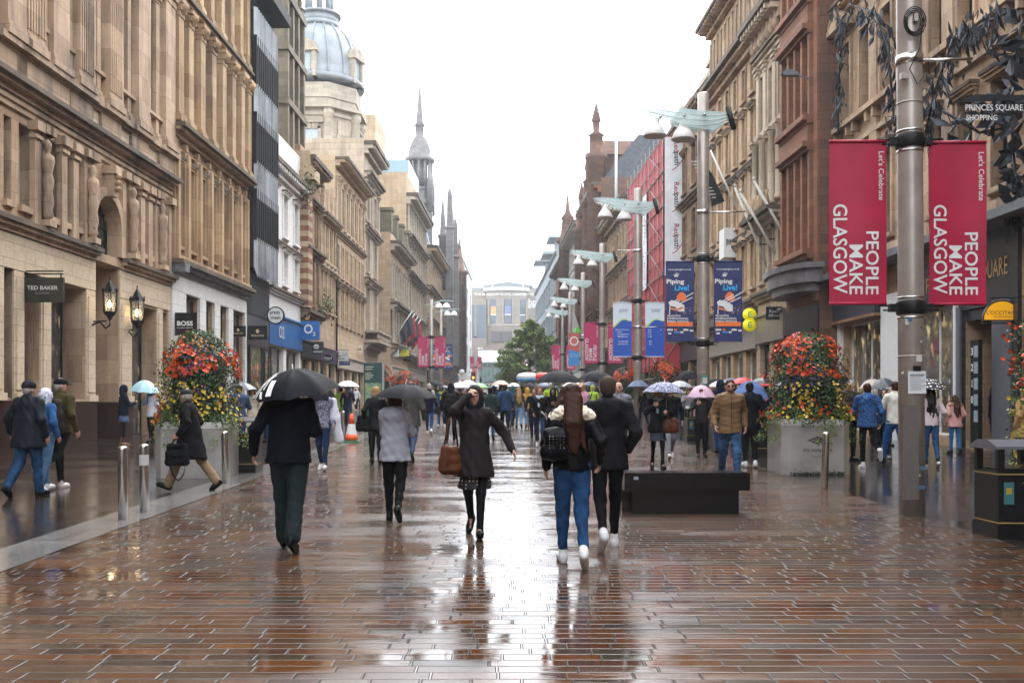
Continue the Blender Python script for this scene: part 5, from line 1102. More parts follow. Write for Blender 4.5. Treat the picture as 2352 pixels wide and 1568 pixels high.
bpx('street_banner', 'tiny pink banner right of the far slim pole before the glass pavilion', 'banner', 1096, 1107, 819, 847, 160, pink2, p_people, [MT['white']], G1)
# ---- the long white contractor's banners on the scaffold
redl = pm('dark_red_print', (0.30, 0.02, 0.03), 0.5); blkl = pm('black_print', (0.02, 0.02, 0.02), 0.5)
def p_red(mb, w, h, k=3.3):
    for i in range(4):
        z = h - h / k * (i + .07); L_ = h / k * .60
        if z - L_ * .5 < 0: continue
        m_ = min(L_, z); fit(mb, 'Red', (w * .42, 0, z), (0, 0, -1), (1, 0, 0), L_ * .46, w * .24, 0, .015)
        if z - L_ > 0: fit(mb, 'path', (w * .36, 0, z - L_ * .47), (0, 0, -1), (1, 0, 0), L_ * .52, w * .32, 1, .015)
        for a in range(14):
            t0, t1 = a / 14, (a + 1) / 14; q = lambda t: (w * (.30 + .58 * math.sin(t * math.pi * .5) ** .7) , z - L_ * (1.18 - .75 * t))
            (x0, z0), (x1, z1) = q(t0), q(t1); 
            if min(z0, z1) > 0: mb.quad((x0, -.001, z0), (x0 + w * .05 * (1 - t0) + .01, -.001, z0 - .02), (x1 + w * .05 * (1 - t1) + .01, -.001, z1 - .02), (x1, -.001, z1), 0)
clothw = pm('white_wet_cloth', (0.66, 0.66, 0.68), 0.6, var=0.12, scale=1.5, bump=0.02, bscale=3)
bpx('contractor_banner', 'long white contractor banner hanging down the end of the scaffold with dark red sideways lettering', 'banner', 1527, 1577, 316, 632, 65.7, clothw, p_red, [redl, blkl], None)
cbn = banner('contractor_banner', 'second, narrower-looking white contractor banner tied along the street face of the scaffold', 'banner', 0, 1.6, 0, 6.8, 0, clothw, lambda mb, w, h: p_red(mb, w, h, 1.5), None, [redl, blkl])
cbn.location = (FSC.a + FSC.b * 73.6 - 0.1, 73.6, 11.8 - 1.6); cbn.rotation_euler.z = FSC.root.rotation_euler.z
# ================================================================ SIGNS
def blade(name, label, cat, p0, p1, y0, y1, Y, mats, items, shape='rect', arm=None, th=.08, group=None):
    """hanging sign facing down the street; items: (text, x0, z0, w, h, material index, bold) as fractions of the panel"""
    x0, x1, z0, z1 = xat(p0, Y), xat(p1, Y), zat(y1, Y), zat(y0, Y); w, h = x1 - x0, z1 - z0
    r = thing(name, label, cat, (x0, Y, z0), 0, group); mb = MB()
    if shape == 'rect': mb.box(0, w, 0, th, 0, h); mb.box(-.02, w + .02, .01, th - .01, -.02, h + .02)
    elif shape == 'round': mb.prism([(w/2 + w/2 * math.cos(a), h/2 + h/2 * math.sin(a)) for a in [i * math.pi / 20 for i in range(40)]][::-1], 'y', 0, th)
    elif shape == 'half': mb.prism([(w/2 + w/2 * math.cos(a), h * math.sin(a)) for a in [i * math.pi / 20 for i in range(21)]][::-1], 'y', 0, th)
    mb.obj('sign_panel', mats[0], r)
    if items:
        m2 = MB()
        for it in items:
            if it[0] == '#': m2.box(w * it[1], w * (it[1] + it[3]), -.012, -.004, h * it[2], h * (it[2] + it[4]), it[5] - 1)
            elif it[0] == 'o': m2.prism([(w * it[1] + w * it[3] * math.cos(a), h * it[2] + h * it[4] * math.sin(a)) for a in [i * math.pi / 14 for i in range(28)]][::-1], 'y', -.012, -.003, it[5] - 1)
            elif it[0] == 'h': m2.prism([(w * it[1] + w * it[3] * math.cos(a), h * it[2] + h * it[4] * math.sin(a)) for a in [i * math.pi / 20 for i in range(21)]][::-1], 'y', -.012, -.003, it[5] - 1)
            else: fit(m2, it[0], (w * it[1], -.016, h * it[2]), XD, ZD, w * it[3], h * it[4], it[5] - 1, it[6] if len(it) > 6 else .01)
        m2.obj('lettering', mats[1:], r)
    if arm:
        m3 = MB()
        for (a, b, c, d) in arm: m3.tube([(a * w, th / 2, b * h), (c * w, th / 2, d * h)], .02, 6)
        m3.obj('bracket', MT['blackm'], r)
    return r
W_ = MT['white']; K_ = MT['black']; oliveblack = pm('olive_black_panel', (0.022, 0.024, 0.018), 0.3, var=0.1)
blade('hanging_sign', 'black hanging sign with TED BAKER lettering on the leftmost sandstone wall', 'sign', 55, 143, 639, 692, 26.4, [oliveblack, W_, pm('grey_letter', (0.3, 0.3, 0.28), 0.5)], [('TED BAKER', .09, .50, .80, .17, 1, .008), ('GLASGOW', .30, .32, .38, .08, 2, 0)],
      arm=((-.12, 1.32, -.12, -.25), (-.12, 1.2, 1.0, 1.2), (-.12, 1.32, 1.0, 1.32), (.06, 1.2, .06, 1), (.94, 1.2, .94, 1)), th=.12)
blade('hanging_sign', 'square black BOSS sign on the edge of the white shopfront', 'sign', 398, 450, 719, 769, 37.4, [K_, W_], [('BOSS', .17, .42, .70, .22, 1, .03), ('HUGO BOSS', .17, .30, .70, .05, 1, .01)], arm=((-.15, .8, 0, .8), (-.15, .2, 0, .2)))
blade('hanging_sign', 'black sign with small gold crest, second of the pair and nearer the round sign', 'sign', 571, 612, 749, 779, 47.2, [K_, pm('gold_print', (0.55, 0.42, 0.25), 0.4)], [('Massimo Dutti', .15, .22, .7, .16, 1, .015), ('o', .5, .62, .09, .15, 1)], arm=((-.1, .9, 0, .9),))
blade('hanging_sign', 'black sign with small gold crest on the white shopfront, right of the big left planter', 'sign', 531, 563, 749, 772, 45.2, [K_, _pm['gold_print']], [('Massimo Dutti', .15, .22, .7, .16, 1, .015), ('o', .5, .62, .09, .15, 1)])
blade('round_sign', 'round black and white sign with swirly lettering above the black shop', 'sign', 612.5, 653, 703.5, 744.5, 50.3, [K_, W_, K_], [('o', .5, .5, .43, .43, 1), ('pretty', .2, .5, .58, .25, 2, .02), ('green', .22, .2, .56, .22, 2, .02)], 'round', th=.2, arm=((-.15, .6, 0, .6), (-.15, .4, 0, .4)))
blade('hanging_sign', 'blue projecting sign with white O2 lettering on the white building', 'sign', 690.5, 733, 738, 779.5, 58.2, [pm('o2_blue', (0.015, 0.12, 0.38), 0.3), W_], [('O', .18, .32, .48, .52, 1, .02), ('2', .66, .2, .15, .22, 1, .02)], th=.2)
FL4.text('O2', FL4.W * .3, 5.6, .9, W_, .2)
blade('alarm_box', 'yellow hexagonal alarm box on the striped building', 'alarm box', 698, 711, 721, 734, 58.9, [pm('alarm_yellow', (0.8, 0.42, 0.02), 0.4), pm('alarm_blue', (0.03, 0.08, 0.4), 0.4), W_], [('#', .2, .3, .6, .4, 1), ('ADT', .27, .38, .46, .25, 2, .02)], 'round', th=.15)
blade('hanging_sign', 'dark square sign with a white tree emblem beside the blue phone shop sign', 'sign', 711.5, 742.5, 785, 813, 61.2, [pm('charcoal_sign', (0.03, 0.033, 0.038), 0.4), W_, K_], [('o', .48, .62, .2, .2, 1), ('#', .38, .55, .2, .06, 2), ('Timberland', .06, .12, .88, .2, 1, .02)])
blade('oval_sign', 'dark oval tea merchant sign with white script lettering', 'sign', 738.5, 765, 813.5, 833, 64.5, [K_, W_], [('Whittard', .12, .42, .76, .3, 1, .012), ('CHELSEA 1886', .25, .25, .5, .1, 1, 0)], 'round')
blade('hanging_sign', 'white tea room sign with small black squares over a blue board', 'sign', 770, 800, 805.5, 828.5, 69.2, [pm('off_white_sign', (0.55, 0.56, 0.54), 0.5), K_], [('THE', .12, .72, .2, .12, 1), ('WILLOW', .12, .42, .42, .16, 1), ('TEA ROOMS', .12, .12, .6, .16, 1)] + [('#', .58 + .07 * (i % 5), .5 + .09 * (i // 5), .03, .05, 1) for i in range(15)], arm=((-.1, 1.1, 1.05, 1.1),))
blade('hanging_sign', 'small blue board under the white tea room sign', 'sign', 772, 803, 829.5, 838, 69.6, [pm('blue_board', (0.02, 0.08, 0.22), 0.4), W_], [('YOUR COMMON', .1, .5, .8, .3, 1)])
blade('hanging_sign', 'small cream sign with black Dune lettering', 'sign', 814, 832, 792.5, 810, 78, [pm('cream_sign', (0.62, 0.55, 0.42), 0.5), K_], [('Dune', .15, .35, .72, .3, 1, .03)])
blade('hanging_sign', 'red and white striped restaurant sign on the domed building', 'sign', 864, 888, 793.5, 808, 88.4, [W_, pm('sign_red', (0.6, 0.03, 0.04), 0.4), K_, W_], [('#', i / 6, 0, .08, 1, 1) for i in range(6)] + [('#', .12, .3, .78, .4, 3), ('FRIDAYS', .16, .35, .7, .3, 2, .03)])
blade('to_let_board', 'yellow to-let board with a green top on the sandstone bank', 'sign', 917, 939, 797, 817.5, 98, [pm('lime_yellow', (0.70, 0.68, 0.05), 0.5), pm('board_green', (0.01, 0.16, 0.10), 0.4), W_, K_], [('#', 0, .7, 1, .3, 1), ('REAL ESTATE', .2, .76, .7, .16, 2, .02), ('TO LET', .25, .4, .5, .22, 3, .01)])
blade('board_sign', 'small plain white board left of the to-let board', 'sign', 903, 916, 802.5, 818.5, 95.5, [W_, MT['frame']], [('#', .15, .6, .7, .1, 1)])
blade('hanging_sign', 'small grey sign with black letters right of the to-let board', 'sign', 940, 955, 811.5, 825, 112, [pm('pale_grey_sign', (0.5, 0.5, 0.48), 0.5), K_], [('m', .3, .3, .45, .4, 1, .03)])
blade('hanging_sign', 'small black oval sign below the to-let board', 'sign', 928, 943, 818.5, 828, 104, [K_, W_], [('ROGANO', .15, .4, .7, .25, 1, .01)])
# hanging flags
def flag(px0, py0, px1, py1, Y, label, cm, k=0):
    a = Vector((xat(px0, Y), Y, zat(py0, Y))); b = Vector((xat(px1, Y), Y, zat(py1, Y)))
    r = thing('flag', label, 'flag', a, 0, 'flags on slanted poles')
    mb = MB(); mb.tube([(0, 0, 0), b - a], .05, 6); mb.obj('flagpole', MT['white'], r)
    d = b - a; mb = MB(); n = 8; top = []; bot = []
    for i in range(n + 1):
        p = d * (.30 + .66 * i / n); top.append((p.x, p.y + .05 * math.sin(i * 2), p.z)); bot.append((p.x + .12 * d.x + .06 * math.sin(i), p.y + .12 * math.sin(i * 1.7), p.z - 2.0 + (.7 * (1 - i / n))))
    vs = top + bot; mb.add(vs, [(i, i + 1, n + 2 + i, n + 1 + i) for i in range(n)], 0, True); mb.add([(x, y - .02, z) for x, y, z in [top[3], top[5]] + [tuple((np.array(top[5]) + np.array(bot[5])) / 2), tuple((np.array(top[3]) + np.array(bot[3])) / 2)]], [(0, 1, 2, 3)], 1)
    mb.obj('cloth', [cm, W_ if k else cm], r)
fr_, fn_ = pm('flag_red', (0.35, 0.015, 0.02), 0.6), pm('flag_navy', (0.02, 0.022, 0.035), 0.6)
flag(904, 781, 947, 714, 96, 'navy flag on a slanted pole, nearest the street lamps of its row of flags', fn_)
flag(911, 785, 953, 720, 97.5, 'red flag with a white monogram, left one of the two red flags', fr_, 1)
flag(919, 789, 960, 727, 99, 'navy flag between the two red flags', fn_)
flag(928, 791, 967, 733, 100.5, 'red flag with a white monogram, right one of the two red flags', fr_, 1)
# right hand signs
EEY = pm('bright_yellow', (0.85, 0.78, 0.0), 0.35, var=0.02, emit=.12); eeg = pm('sign_green', (0.0, 0.28, 0.22), 0.4)  # slight emission added to brighten the yellow discs
ee = thing('double_round_sign', 'bright yellow sign of two joined discs, each with a green letter E', 'sign', (xat(1722.5, 47.0), 47.0, zat(761, 47.0)))
mb = MB(); rr_ = .305
for z in (.31, .80): mb.lathe([(rr_, 0), (rr_, .16)], 0, 0, 28); mb.v[-56:] = [(x, zz_, z + y) for x, y, zz_ in mb.v[-56:]]
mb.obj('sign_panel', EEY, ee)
mb = MB()
for z in (.31, .80): mb.box(-.09, -.05, -.012, -.003, z - .13, z + .13); [mb.box(-.05, .10, -.012, -.003, z + q - .018, z + q + .018) for q in (-.112, 0, .112)]
mb.obj('lettering', eeg, ee); mb = MB(); [mb.tube([(.28, .08, z), (.62, .08, z)], .02, 6) for z in (.31, .8)]; mb.obj('bracket', MT['steel'], ee)
blade('hanging_sign', 'grey slate sign with pale serif shoe shop lettering', 'sign', 1761, 1804, 705, 733, 43.3, [pm('slate_sign', (0.03, 0.032, 0.035), 0.3), pm('pale_grey_letter', (0.6, 0.6, 0.62), 0.5)], [('Russell', .14, .52, .66, .26, 1, .005), ('&Bromley', .1, .14, .84, .28, 1, .005)], arm=((1, .9, 1.2, .9),))
blade('hanging_sign', 'dark square sign in a thin grey frame with CHARLES TYRWHITT lettering', 'sign', 1868, 1914, 684, 731, 37.8, [pm('midnight_sign', (0.012, 0.018, 0.035), 0.3), pm('silver_letter', (0.45, 0.47, 0.5), 0.4)], [('CHARLES', .12, .66, .76, .09, 1), ('TYRWHITT', .06, .50, .88, .1, 1), ('#', .4, .43, .2, .015, 1), ('JERMYN STREET', .14, .28, .72, .07, 1), ('LONDON', .3, .19, .38, .06, 1)] + [('#', 0, 0, .02, 1, 1), ('#', .98, 0, .02, 1, 1), ('#', 0, 0, 1, .02, 1), ('#', 0, .98, 1, .02, 1)])
blade('half_round_sign', "half-round orange-yellow L'OCCITANE sign with a black rim", 'sign', 2257, 2347, 689, 737, 24.9, [K_, pm('amber_sign', (0.78, 0.38, 0.01), 0.4, var=0.03, emit=.16), pm('brown_letter', (0.06, 0.03, 0.01), 0.5)], [('h', .5, .06, .465, .88, 1), ("L'OCCITANE", .10, .30, .80, .19, 2, .006), ('EN PROVENCE', .28, .15, .48, .09, 2, .004)], 'half', arm=((-.02, -.1, 1.1, -.1), (.2, 1.12, 1.1, 1.12)))  # amber face given a weak added glow, otherwise it renders dull
jb = blade('box_sign', 'white illuminated-style box sign with dark sideways lettering high on the long sandstone building', 'sign', 1664, 1694, 524, 590, 52.0, [MT['white'], K_], [('JENNERS', .12, .36, .76, .26, 1, .03)], th=1.2)
# ---- slanted bare flagpoles on the columned building and black pennant
for a, b, c, d, Y, lab in ((1774, 642, 1688, 430, 45.7, 'bare white slanted flagpole, lowest and leftmost of three'), (1800, 614, 1701, 443, 44.4, 'bare white slanted flagpole, middle of three'), (1833, 598, 1732, 415, 42.8, 'bare white slanted flagpole against the red sandstone bay, rightmost of three')):
    r = thing('slanted_flagpole', lab, 'flagpole', (xat(a, Y), Y, zat(b, Y)), 0, 'bare slanted flagpoles'); q = Vector((xat(c, Y) - xat(a, Y), 0, zat(d, Y) - zat(b, Y)))
    mb = MB(); mb.tube([(0, 0, 0), q], .065, 8); mb.lathe([(.02, q.z), (.1, q.z + .08), (.02, q.z + .16)], q.x, 0, 8); mb.obj('pole', pm('old_white_pole', (0.5, 0.46, 0.40), 0.5), r)
    mb = MB(); mb.tube([q * .38, q * .38 + Vector((1.3, 0, 0.02))], .03, 6); mb.tube([q * .02, q * .02 + Vector((.3, 0, -.3))], .07, 6); mb.obj('stay', MT['blackm'], r)
Yb = 50.0; r = thing('black_pennant', 'long black pennant with small white shop names on a leaning white pole', 'banner', (xat(1693, Yb), Yb, zat(480, Yb)))
A = Vector((0, 0, 0)); B = Vector((xat(1632, Yb) - xat(1693, Yb), 0, zat(345, Yb) - zat(480, Yb))); mb = MB(); mb.tube([A, B], .05, 8); mb.obj('flagpole', MT['white'], r)
p4 = [(xat(a, Yb) - r.location.x, 0, zat(b, Yb) - r.location.z) for a, b in ((1597, 352), (1636, 400), (1664, 463), (1636, 474), (1622, 410))]
mb = MB(); mb.prism([(p[0], p[2]) for p in p4], 'y', -.04, -.02); mb.obj('cloth', K_, r); mb = MB()
rr = random.Random(2)
for i in range(12): t_ = .12 + i * .065; c = np.array(p4[0]) * (1 - t_) + np.array(p4[2]) * t_ + np.array([-.28, 0, -.15 - .1 * t_]); mb.box(c[0] - .12, c[0] + rr.uniform(.05, .25), -.06, -.045, c[2], c[2] + .05)
mb.obj('print', pm('faint_white_print', (0.4, 0.4, 0.4), 0.5), r)
# ---- street light on the red building
r = thing('wall_street_light', 'black street light arm and grey control box on the red sandstone building', 'street light', (xat(1872, 37.6), 37.6, zat(215, 37.6)))
mb = MB(); mb.tube([(-.1, -.1, .5), (-.45, -.1, .55), (-.75, -.12, .68)], .03, 6); mb.prism([(-1.3, .7), (-1.15, .86), (-.7, .74), (-.68, .62), (-1.2, .62)], 'y', -.25, 0.05); mb.obj('lamp', pm('lamp_grey', (0.12, 0.13, 0.14), 0.4), r)
mb = MB(); mb.box(-.1, .12, -.3, -.05, -.1, .72); mb.obj('control_box', pm('box_grey', (0.22, 0.24, 0.26), 0.5), r)
# ---- lit wall lanterns
def lantern(px, py, Y, label):
    t = thing('wall_lantern', label, 'lantern', (xat(px, Y), Y, zat(py, Y)), 0, 'lit black wall lanterns')
    s_ = Y / F; h = 84 * s_; w = 15 * s_
    mb = MB(); mb.lathe([(w * .95, h * .22), (w * 1.0, h * .25)], 0, 0, 6, 0, False); mb.lathe([(w * 1.15, h * .78), (w * 1.05, h * .80), (w * .35, h * 1.05), (.02, h * 1.12), (.02, h * 1.2)], 0, 0, 6, 0, False); mb.lathe([(.02, 0), (w * .4, h * .1), (w * .95, h * .2), (w * .95, h * .22)], 0, 0, 6, 0, False)
    for k in range(6):
        a = k * math.pi / 3; mb.tube([(w * .92 * math.cos(a), w * .92 * math.sin(a), h * .22), (w * 1.08 * math.cos(a), w * 1.08 * math.sin(a), h * .8)], .018, 4); mb.lathe([(.03, h * .8), (.01, h * .92)], w * 1.1 * math.cos(a), w * 1.1 * math.sin(a), 5)
    mb.obj('frame', MT['blackm'], t)
    mb = MB(); mb.lathe([(w * .9, h * .23), (w * 1.05, h * .79)], 0, 0, 6, 0, False, cap=False); mb.obj('panes', pm('lantern_glass', (0.7, 0.65, 0.55), 0.1, alpha=0.22, var=0), t)
    mb = MB(); mb.lathe([(.01, h * .36), (.05, h * .4), (.06, h * .47), (.01, h * .56)], 0, 0, 10); mb.obj('bulb', pm('lit_bulb', (1.0, 0.78, 0.45), 0.5, emit=14, var=0), t)
    mb = MB(); mb.tube([(0, 0, h * .05), (0, 0, -h * .12), (-.12, 0, -h * .2), (-.30, 0, -h * .02), (-.55, 0, -h * .12)], .03, 6); mb.tube([(-.5, 0, -h * .02), (-.1, 0, 0)], .025, 6); mb.box(-.6, -.54, -.06, .06, -h * .45, h * .12); mb.obj('bracket', MT['blackm'], t)
    li = bpy.data.lights.new('lantern_light', 'POINT'); li.energy = 25; li.color = (1, .75, .45); li.shadow_soft_size = .06; lo = bpy.data.objects.new('lantern_light', li); COL.objects.link(lo); lo.parent = t; lo.location = (0, 0, h * .45)
lantern(252, 737, 30.4, 'lit black hexagonal lantern on the left of the arched entrance'); lantern(315, 757, 33.2, 'lit black hexagonal lantern on the right of the arched entrance')
# ---- bollards
def bollard_mesh():
    mb = MB(); mb.lathe([(.06, -.05), (.06, .86), (.057, .885), (.04, .9), (.001, .905)], 0, 0, 24)
    return mb.mesh('bollard_post', MT['steel'])
bm_ = bollard_mesh()
def bollard(px, py, label, lean=0.0, k=1.0):
    X, Y = ground_at(px, py); o = link('bollard', bm_, None, (X, Y, gz(Y))); o.rotation_euler.y = lean; o.scale = (1, 1, k)
    tag(o, label, 'bollard', 'brushed steel bollards')
bollard(283, 1193, 'leftmost and nearest steel bollard on the left pavement', -0.01, 1.02); bollard(332, 1175, 'steel bollard second from the left with a torn white sticker', -0.01)
bollard(519, 1110, 'steel bollard at the right corner of the big left planter', -0.03); bollard(788, 1006, 'steel bollard just left of the traffic cone', 0, .98); bollard(857, 975, 'steel bollard in front of the green information totem')
bollard(1893, 1120, 'leaning steel bollard in front of the right planter', 0.04, 1.02); bollard(1584, 1003, 'steel bollard beside the black litter bin left of the second pole'); bollard(1451, 985, 'steel bollard behind the bald man in grey', 0, .98); bollard(1660, 1000, 'steel bollard behind the man in the brown jacket')
s_ = MB(); X, Y = ground_at(332, 1175); s_.lathe([(.0615, .62), (.0615, .76)], 0, 0, 20, cap=False); so_ = s_.obj('torn_sticker', pm('sticker_grey_white', (0.5, 0.5, 0.5), 0.5), bpy.data.objects['bollard.001'])
# ---- traffic cone
X, Y = ground_at(807, 1015); t = thing('traffic_cone', 'orange and white traffic cone on a green base beside a bollard', 'traffic cone', (X, Y, gz(Y)))
mb = MB(); mb.box(-.26, .26, -.24, .24, 0, .04); mb.box(-.22, .22, -.2, .2, .04, .055); mb.obj('base', pm('cone_green', (0.03, 0.16, 0.07), 0.5), t)
mb = MB(); mb.lathe([(.20, .055), (.165, .24)], 0, 0, 20); mb.lathe([(.105, .55), (.045, .86), (.03, .865)], 0, 0, 20); mb.obj('cone', pm('cone_orange', (0.80, 0.10, 0.02), 0.4), t)
mb = MB(); mb.lathe([(.165, .24), (.105, .55)], 0, 0, 20, cap=False); mb.obj('reflective_band', MT['white'], t)
# ---- black granite bench
X0, X1 = xat(1434, 13.05), xat(1722, 13.05); g = gz(13.2); t = thing('bench', 'black polished stone bench slab on block legs before the man in the brown jacket', 'bench', ((X0 + X1) / 2, 13.3, g)); hw = (X1 - X0) / 2
bk_ = pm('polished_black_stone', (0.004, 0.004, 0.005), 0.16, spec=.35, var=0.3, scale=20)
mb = MB(); mb.box(-hw, hw, -.27, .27, .31, .53); mb.box(-hw + .012, hw - .012, -.258, .258, .53, .538); mb.obj('seat', bk_, t)
mb = MB(); mb.box(-hw + .12, hw - .13, -.20, .0, -.02, .308); mb.obj('leg', bk_, t); mb = MB(); mb.box(-hw + .003, -hw + .22, .06, .25, -.02, .308); mb.obj('leg', bk_, t)
mb = MB(); mb.box(-hw + .12, -hw + .18, -.276, -.271, .45, .49); mb.obj('sticker_scrap', pm('blue_grey_scrap', (0.25, 0.3, 0.35), 0.5), t)
# ---- litter bins
def bin_(px, py, label, w=.56, first=None):
    X, Y = ground_at(px, py)
    if first: o = copy_tree(first); o.location = (X, Y + w / 2, gz(Y)); o['label'] = label; return o
    t = thing('litter_bin', label, 'litter bin', (X, Y + w / 2, gz(Y)), 0, 'black litter bins'); h = w / 2
    mb = MB(); mb.box(-h, h, -h, h, 0, .74); mb.box(-h - .015, h + .015, -h - .015, h + .015, 0, .16)
    for a in (-1, 1):
        for b in (-1, 1): mb.box(a * h, a * (h - .07), b * h, b * (h - .07), .74, .98)
    mb.box(-h + .08, h - .08, -h + .08, h - .08, .74, .76); mb.obj('body', pm('bin_black', (0.005, 0.005, 0.006), 0.3, spec=.4, var=0.3), t)
    mb = MB(); mb.prism([(-h - .04, .98), (h + .04, .98), (h + .04, 1.01), (.12, 1.08), (-.12, 1.08), (-h - .04, 1.01)][::-1], 'x', -h - .04, h + .04); mb.obj('lid', pm('wet_bin_lid', (0.16, 0.17, 0.19), 0.12, 0.3), t)
    mb = MB()
    for z in (.17, .70): mb.box(-h - .003, h + .003, -h - .003, h + .003, z, z + .014)
    fit(mb, 'LITTER', (-.1, -h - .004, .78 - .0), XD, ZD, .2, .035); mb.obj('gold_lines', pm('dull_gold', (0.30, 0.20, 0.05), 0.5), t)
    mb = MB(); mb.box(-h + .06, -h + .17, -h - .006, -h - .001, .38, .62); mb.box(-h + .085, -h + .145, -h - .009, -h - .006, .49, .56, 1); fit(mb, 'cleanglasgow', (-.02, -h - .005, .60), XD, ZD, .26, .03, 2); mb.obj('sticker', [pm('teal_panel', (0.03, 0.13, 0.14), 0.5), pm('yellow_spot', (0.35, 0.26, 0.02), 0.5), pm('pale_print', (0.4, 0.4, 0.35), 0.5)], t)
    return t
B1 = bin_(2352, 1238, 'nearest black litter bin at the right edge with a rain-wet sloping lid')
bin_(1757, 1046, 'black litter bin between the dark-coated man and the right planter', first=B1); bin_(552, 1086, 'black litter bin right of the big left planter', first=B1); bin_(1600, 1013, 'black litter bin just left of the second tall pole', first=B1)
# ---- information totem
X, Y = ground_at(857, 978); t = thing('information_totem', 'dark green street information totem with a blue and yellow map', 'sign', (X, Y, gz(Y)))
w_, h_ = 42 * Y / F, 2.72; mb = MB(); mb.box(-w_ / 2, w_ / 2, -.08, .12, 0, h_); mb.obj('panel', pm('totem_green', (0.012, 0.055, 0.055), 0.3), t)
mb = MB(); mb.box(w_ / 2, w_ / 2 + .07, -.1, .14, 0, h_ + .03); mb.obj('edge', pm('totem_edge', (0.35, 0.36, 0.36), 0.4, 0.5), t)
mp_, tt, b_ = newmat('street_map'); tc = N(tt, 'TexCoord'); v = N(tt, 'TexVoronoi', Scale=9.0); L(tt, tc.outputs['Object'], v.inputs['Vector']); rp = N(tt, 'ValToRGB'); L(tt, v.outputs['Color'], rp.inputs[0]); rp.color_ramp.elements[0].color = (.02, .16, .22, 1); rp.color_ramp.elements[1].color = (.35, .38, .08, 1); L(tt, rp.outputs[0], b_.inputs['Base Color'])
mb = MB(); mb.box(-w_ / 2 + .05, w_ / 2 - .05, -.09, -.082, .95, 1.85); mb.obj('map', mp_, t)
mb = MB()
for i, (a, z) in enumerate(((.5, 2.52), (.42, 2.42), (.36, 2.25), (.5, 2.17), (.45, 2.09), (.3, 2.01))): mb.box(-w_ / 2 + .07, -w_ / 2 + .07 + a * .7, -.09, -.082, z, z + .035)
mb.obj('lettering', pm('totem_text', (0.45, 0.47, 0.35), 0.5), t)
# ================================================================ PLANTS
def rand_unit(n, r): v = r.normal(size=(n, 3)); return v / np.linalg.norm(v, axis=1)[:, None]
def cards(P, Nn, size, rs, kind='leaf'):
    """leaf or flower shapes at points P, facing Nn"""
    n = len(P); t = rs.normal(size=(n, 3)); t -= (t * Nn).sum(1)[:, None] * Nn; t /= np.linalg.norm(t, axis=1)[:, None]; b = np.cross(Nn, t); size = np.broadcast_to(size, n)[:, None]
    if kind in ('leaf', 'long'):
        wd = .28
        if kind == 'long': wd = .17; t = t * .5 + np.array([0, 0, -1.0]); t /= np.linalg.norm(t, axis=1)[:, None]; b = np.cross(Nn, t)
        L_ = [P, P + t * size * .5 + b * size * wd + Nn * size * .08, P + t * size, P + t * size * .5 - b * size * wd + Nn * size * .08]
        v = np.stack(L_, 1).reshape(-1, 3); f = (np.arange(n)[:, None] * 4 + np.array([[0, 1, 2, 3]]))
        return v, [tuple(q) for q in f]
    vs = []; fs = []; k = 5
    ring = [P + Nn * size * .05]
    for i in range(k * 2):
        a = math.pi * i / k; r_ = 0.5 if i % 2 == 0 else 0.26; ring.append(P + (t * math.cos(a) + b * math.sin(a)) * size * r_ + Nn * size * (.18 if i % 2 == 0 else .1))
    v = np.stack(ring, 1).reshape(-1, 3); m = 2 * k + 1; f = []
    for q in range(n):
        o = q * m
        for i in range(0, 2 * k, 2): f.append((o, o + 1 + (i - 1) % (2 * k), o + 1 + i, o + 1 + (i + 1) % (2 * k)))
    return v, f
def card_obj(name, P, Nn, size, rs, kind, mat, parent):
    v, f = cards(P, Nn, size, rs, kind); me = bpy.data.meshes.new(name); me.from_pydata([tuple(q) for q in v], [], f); me.materials.append(mat); me.update(); return link(name, me, parent)
def leafmat(name, c1, c2, sc=7.0):
    if name in _pm: return _pm[name]
    m, t, b = newmat(name); g_ = N(t, 'NewGeometry'); rp = N(t, 'ValToRGB'); L(t, g_.outputs['Random Per Island'], rp.inputs[0]); rp.color_ramp.elements[0].color = (*c1, 1); rp.color_ramp.elements[1].color = (*c2, 1); L(t, rp.outputs[0], b.inputs['Base Color'])
    b.inputs['Roughness'].default_value = 0.4; b.inputs['Specular IOR Level'].default_value = 0.4; _pm[name] = m; return m
LV = leafmat('planter_leaves', (0.012, 0.032, 0.009), (0.055, 0.10, 0.022)); LVY = leafmat('lime_leaves', (0.08, 0.14, 0.02), (0.22, 0.30, 0.06))
FRED = leafmat('red_petals', (0.42, 0.014, 0.004), (0.66, 0.105, 0.010)); FYEL = leafmat('yellow_petals', (0.55, 0.33, 0.015), (0.62, 0.52, 0.07)); FPUR = leafmat('purple_petals', (0.03, 0.012, 0.12), (0.10, 0.03, 0.25)); FORG = leafmat('orange_petals', (0.55, 0.13, 0.015), (0.6, 0.24, 0.03))
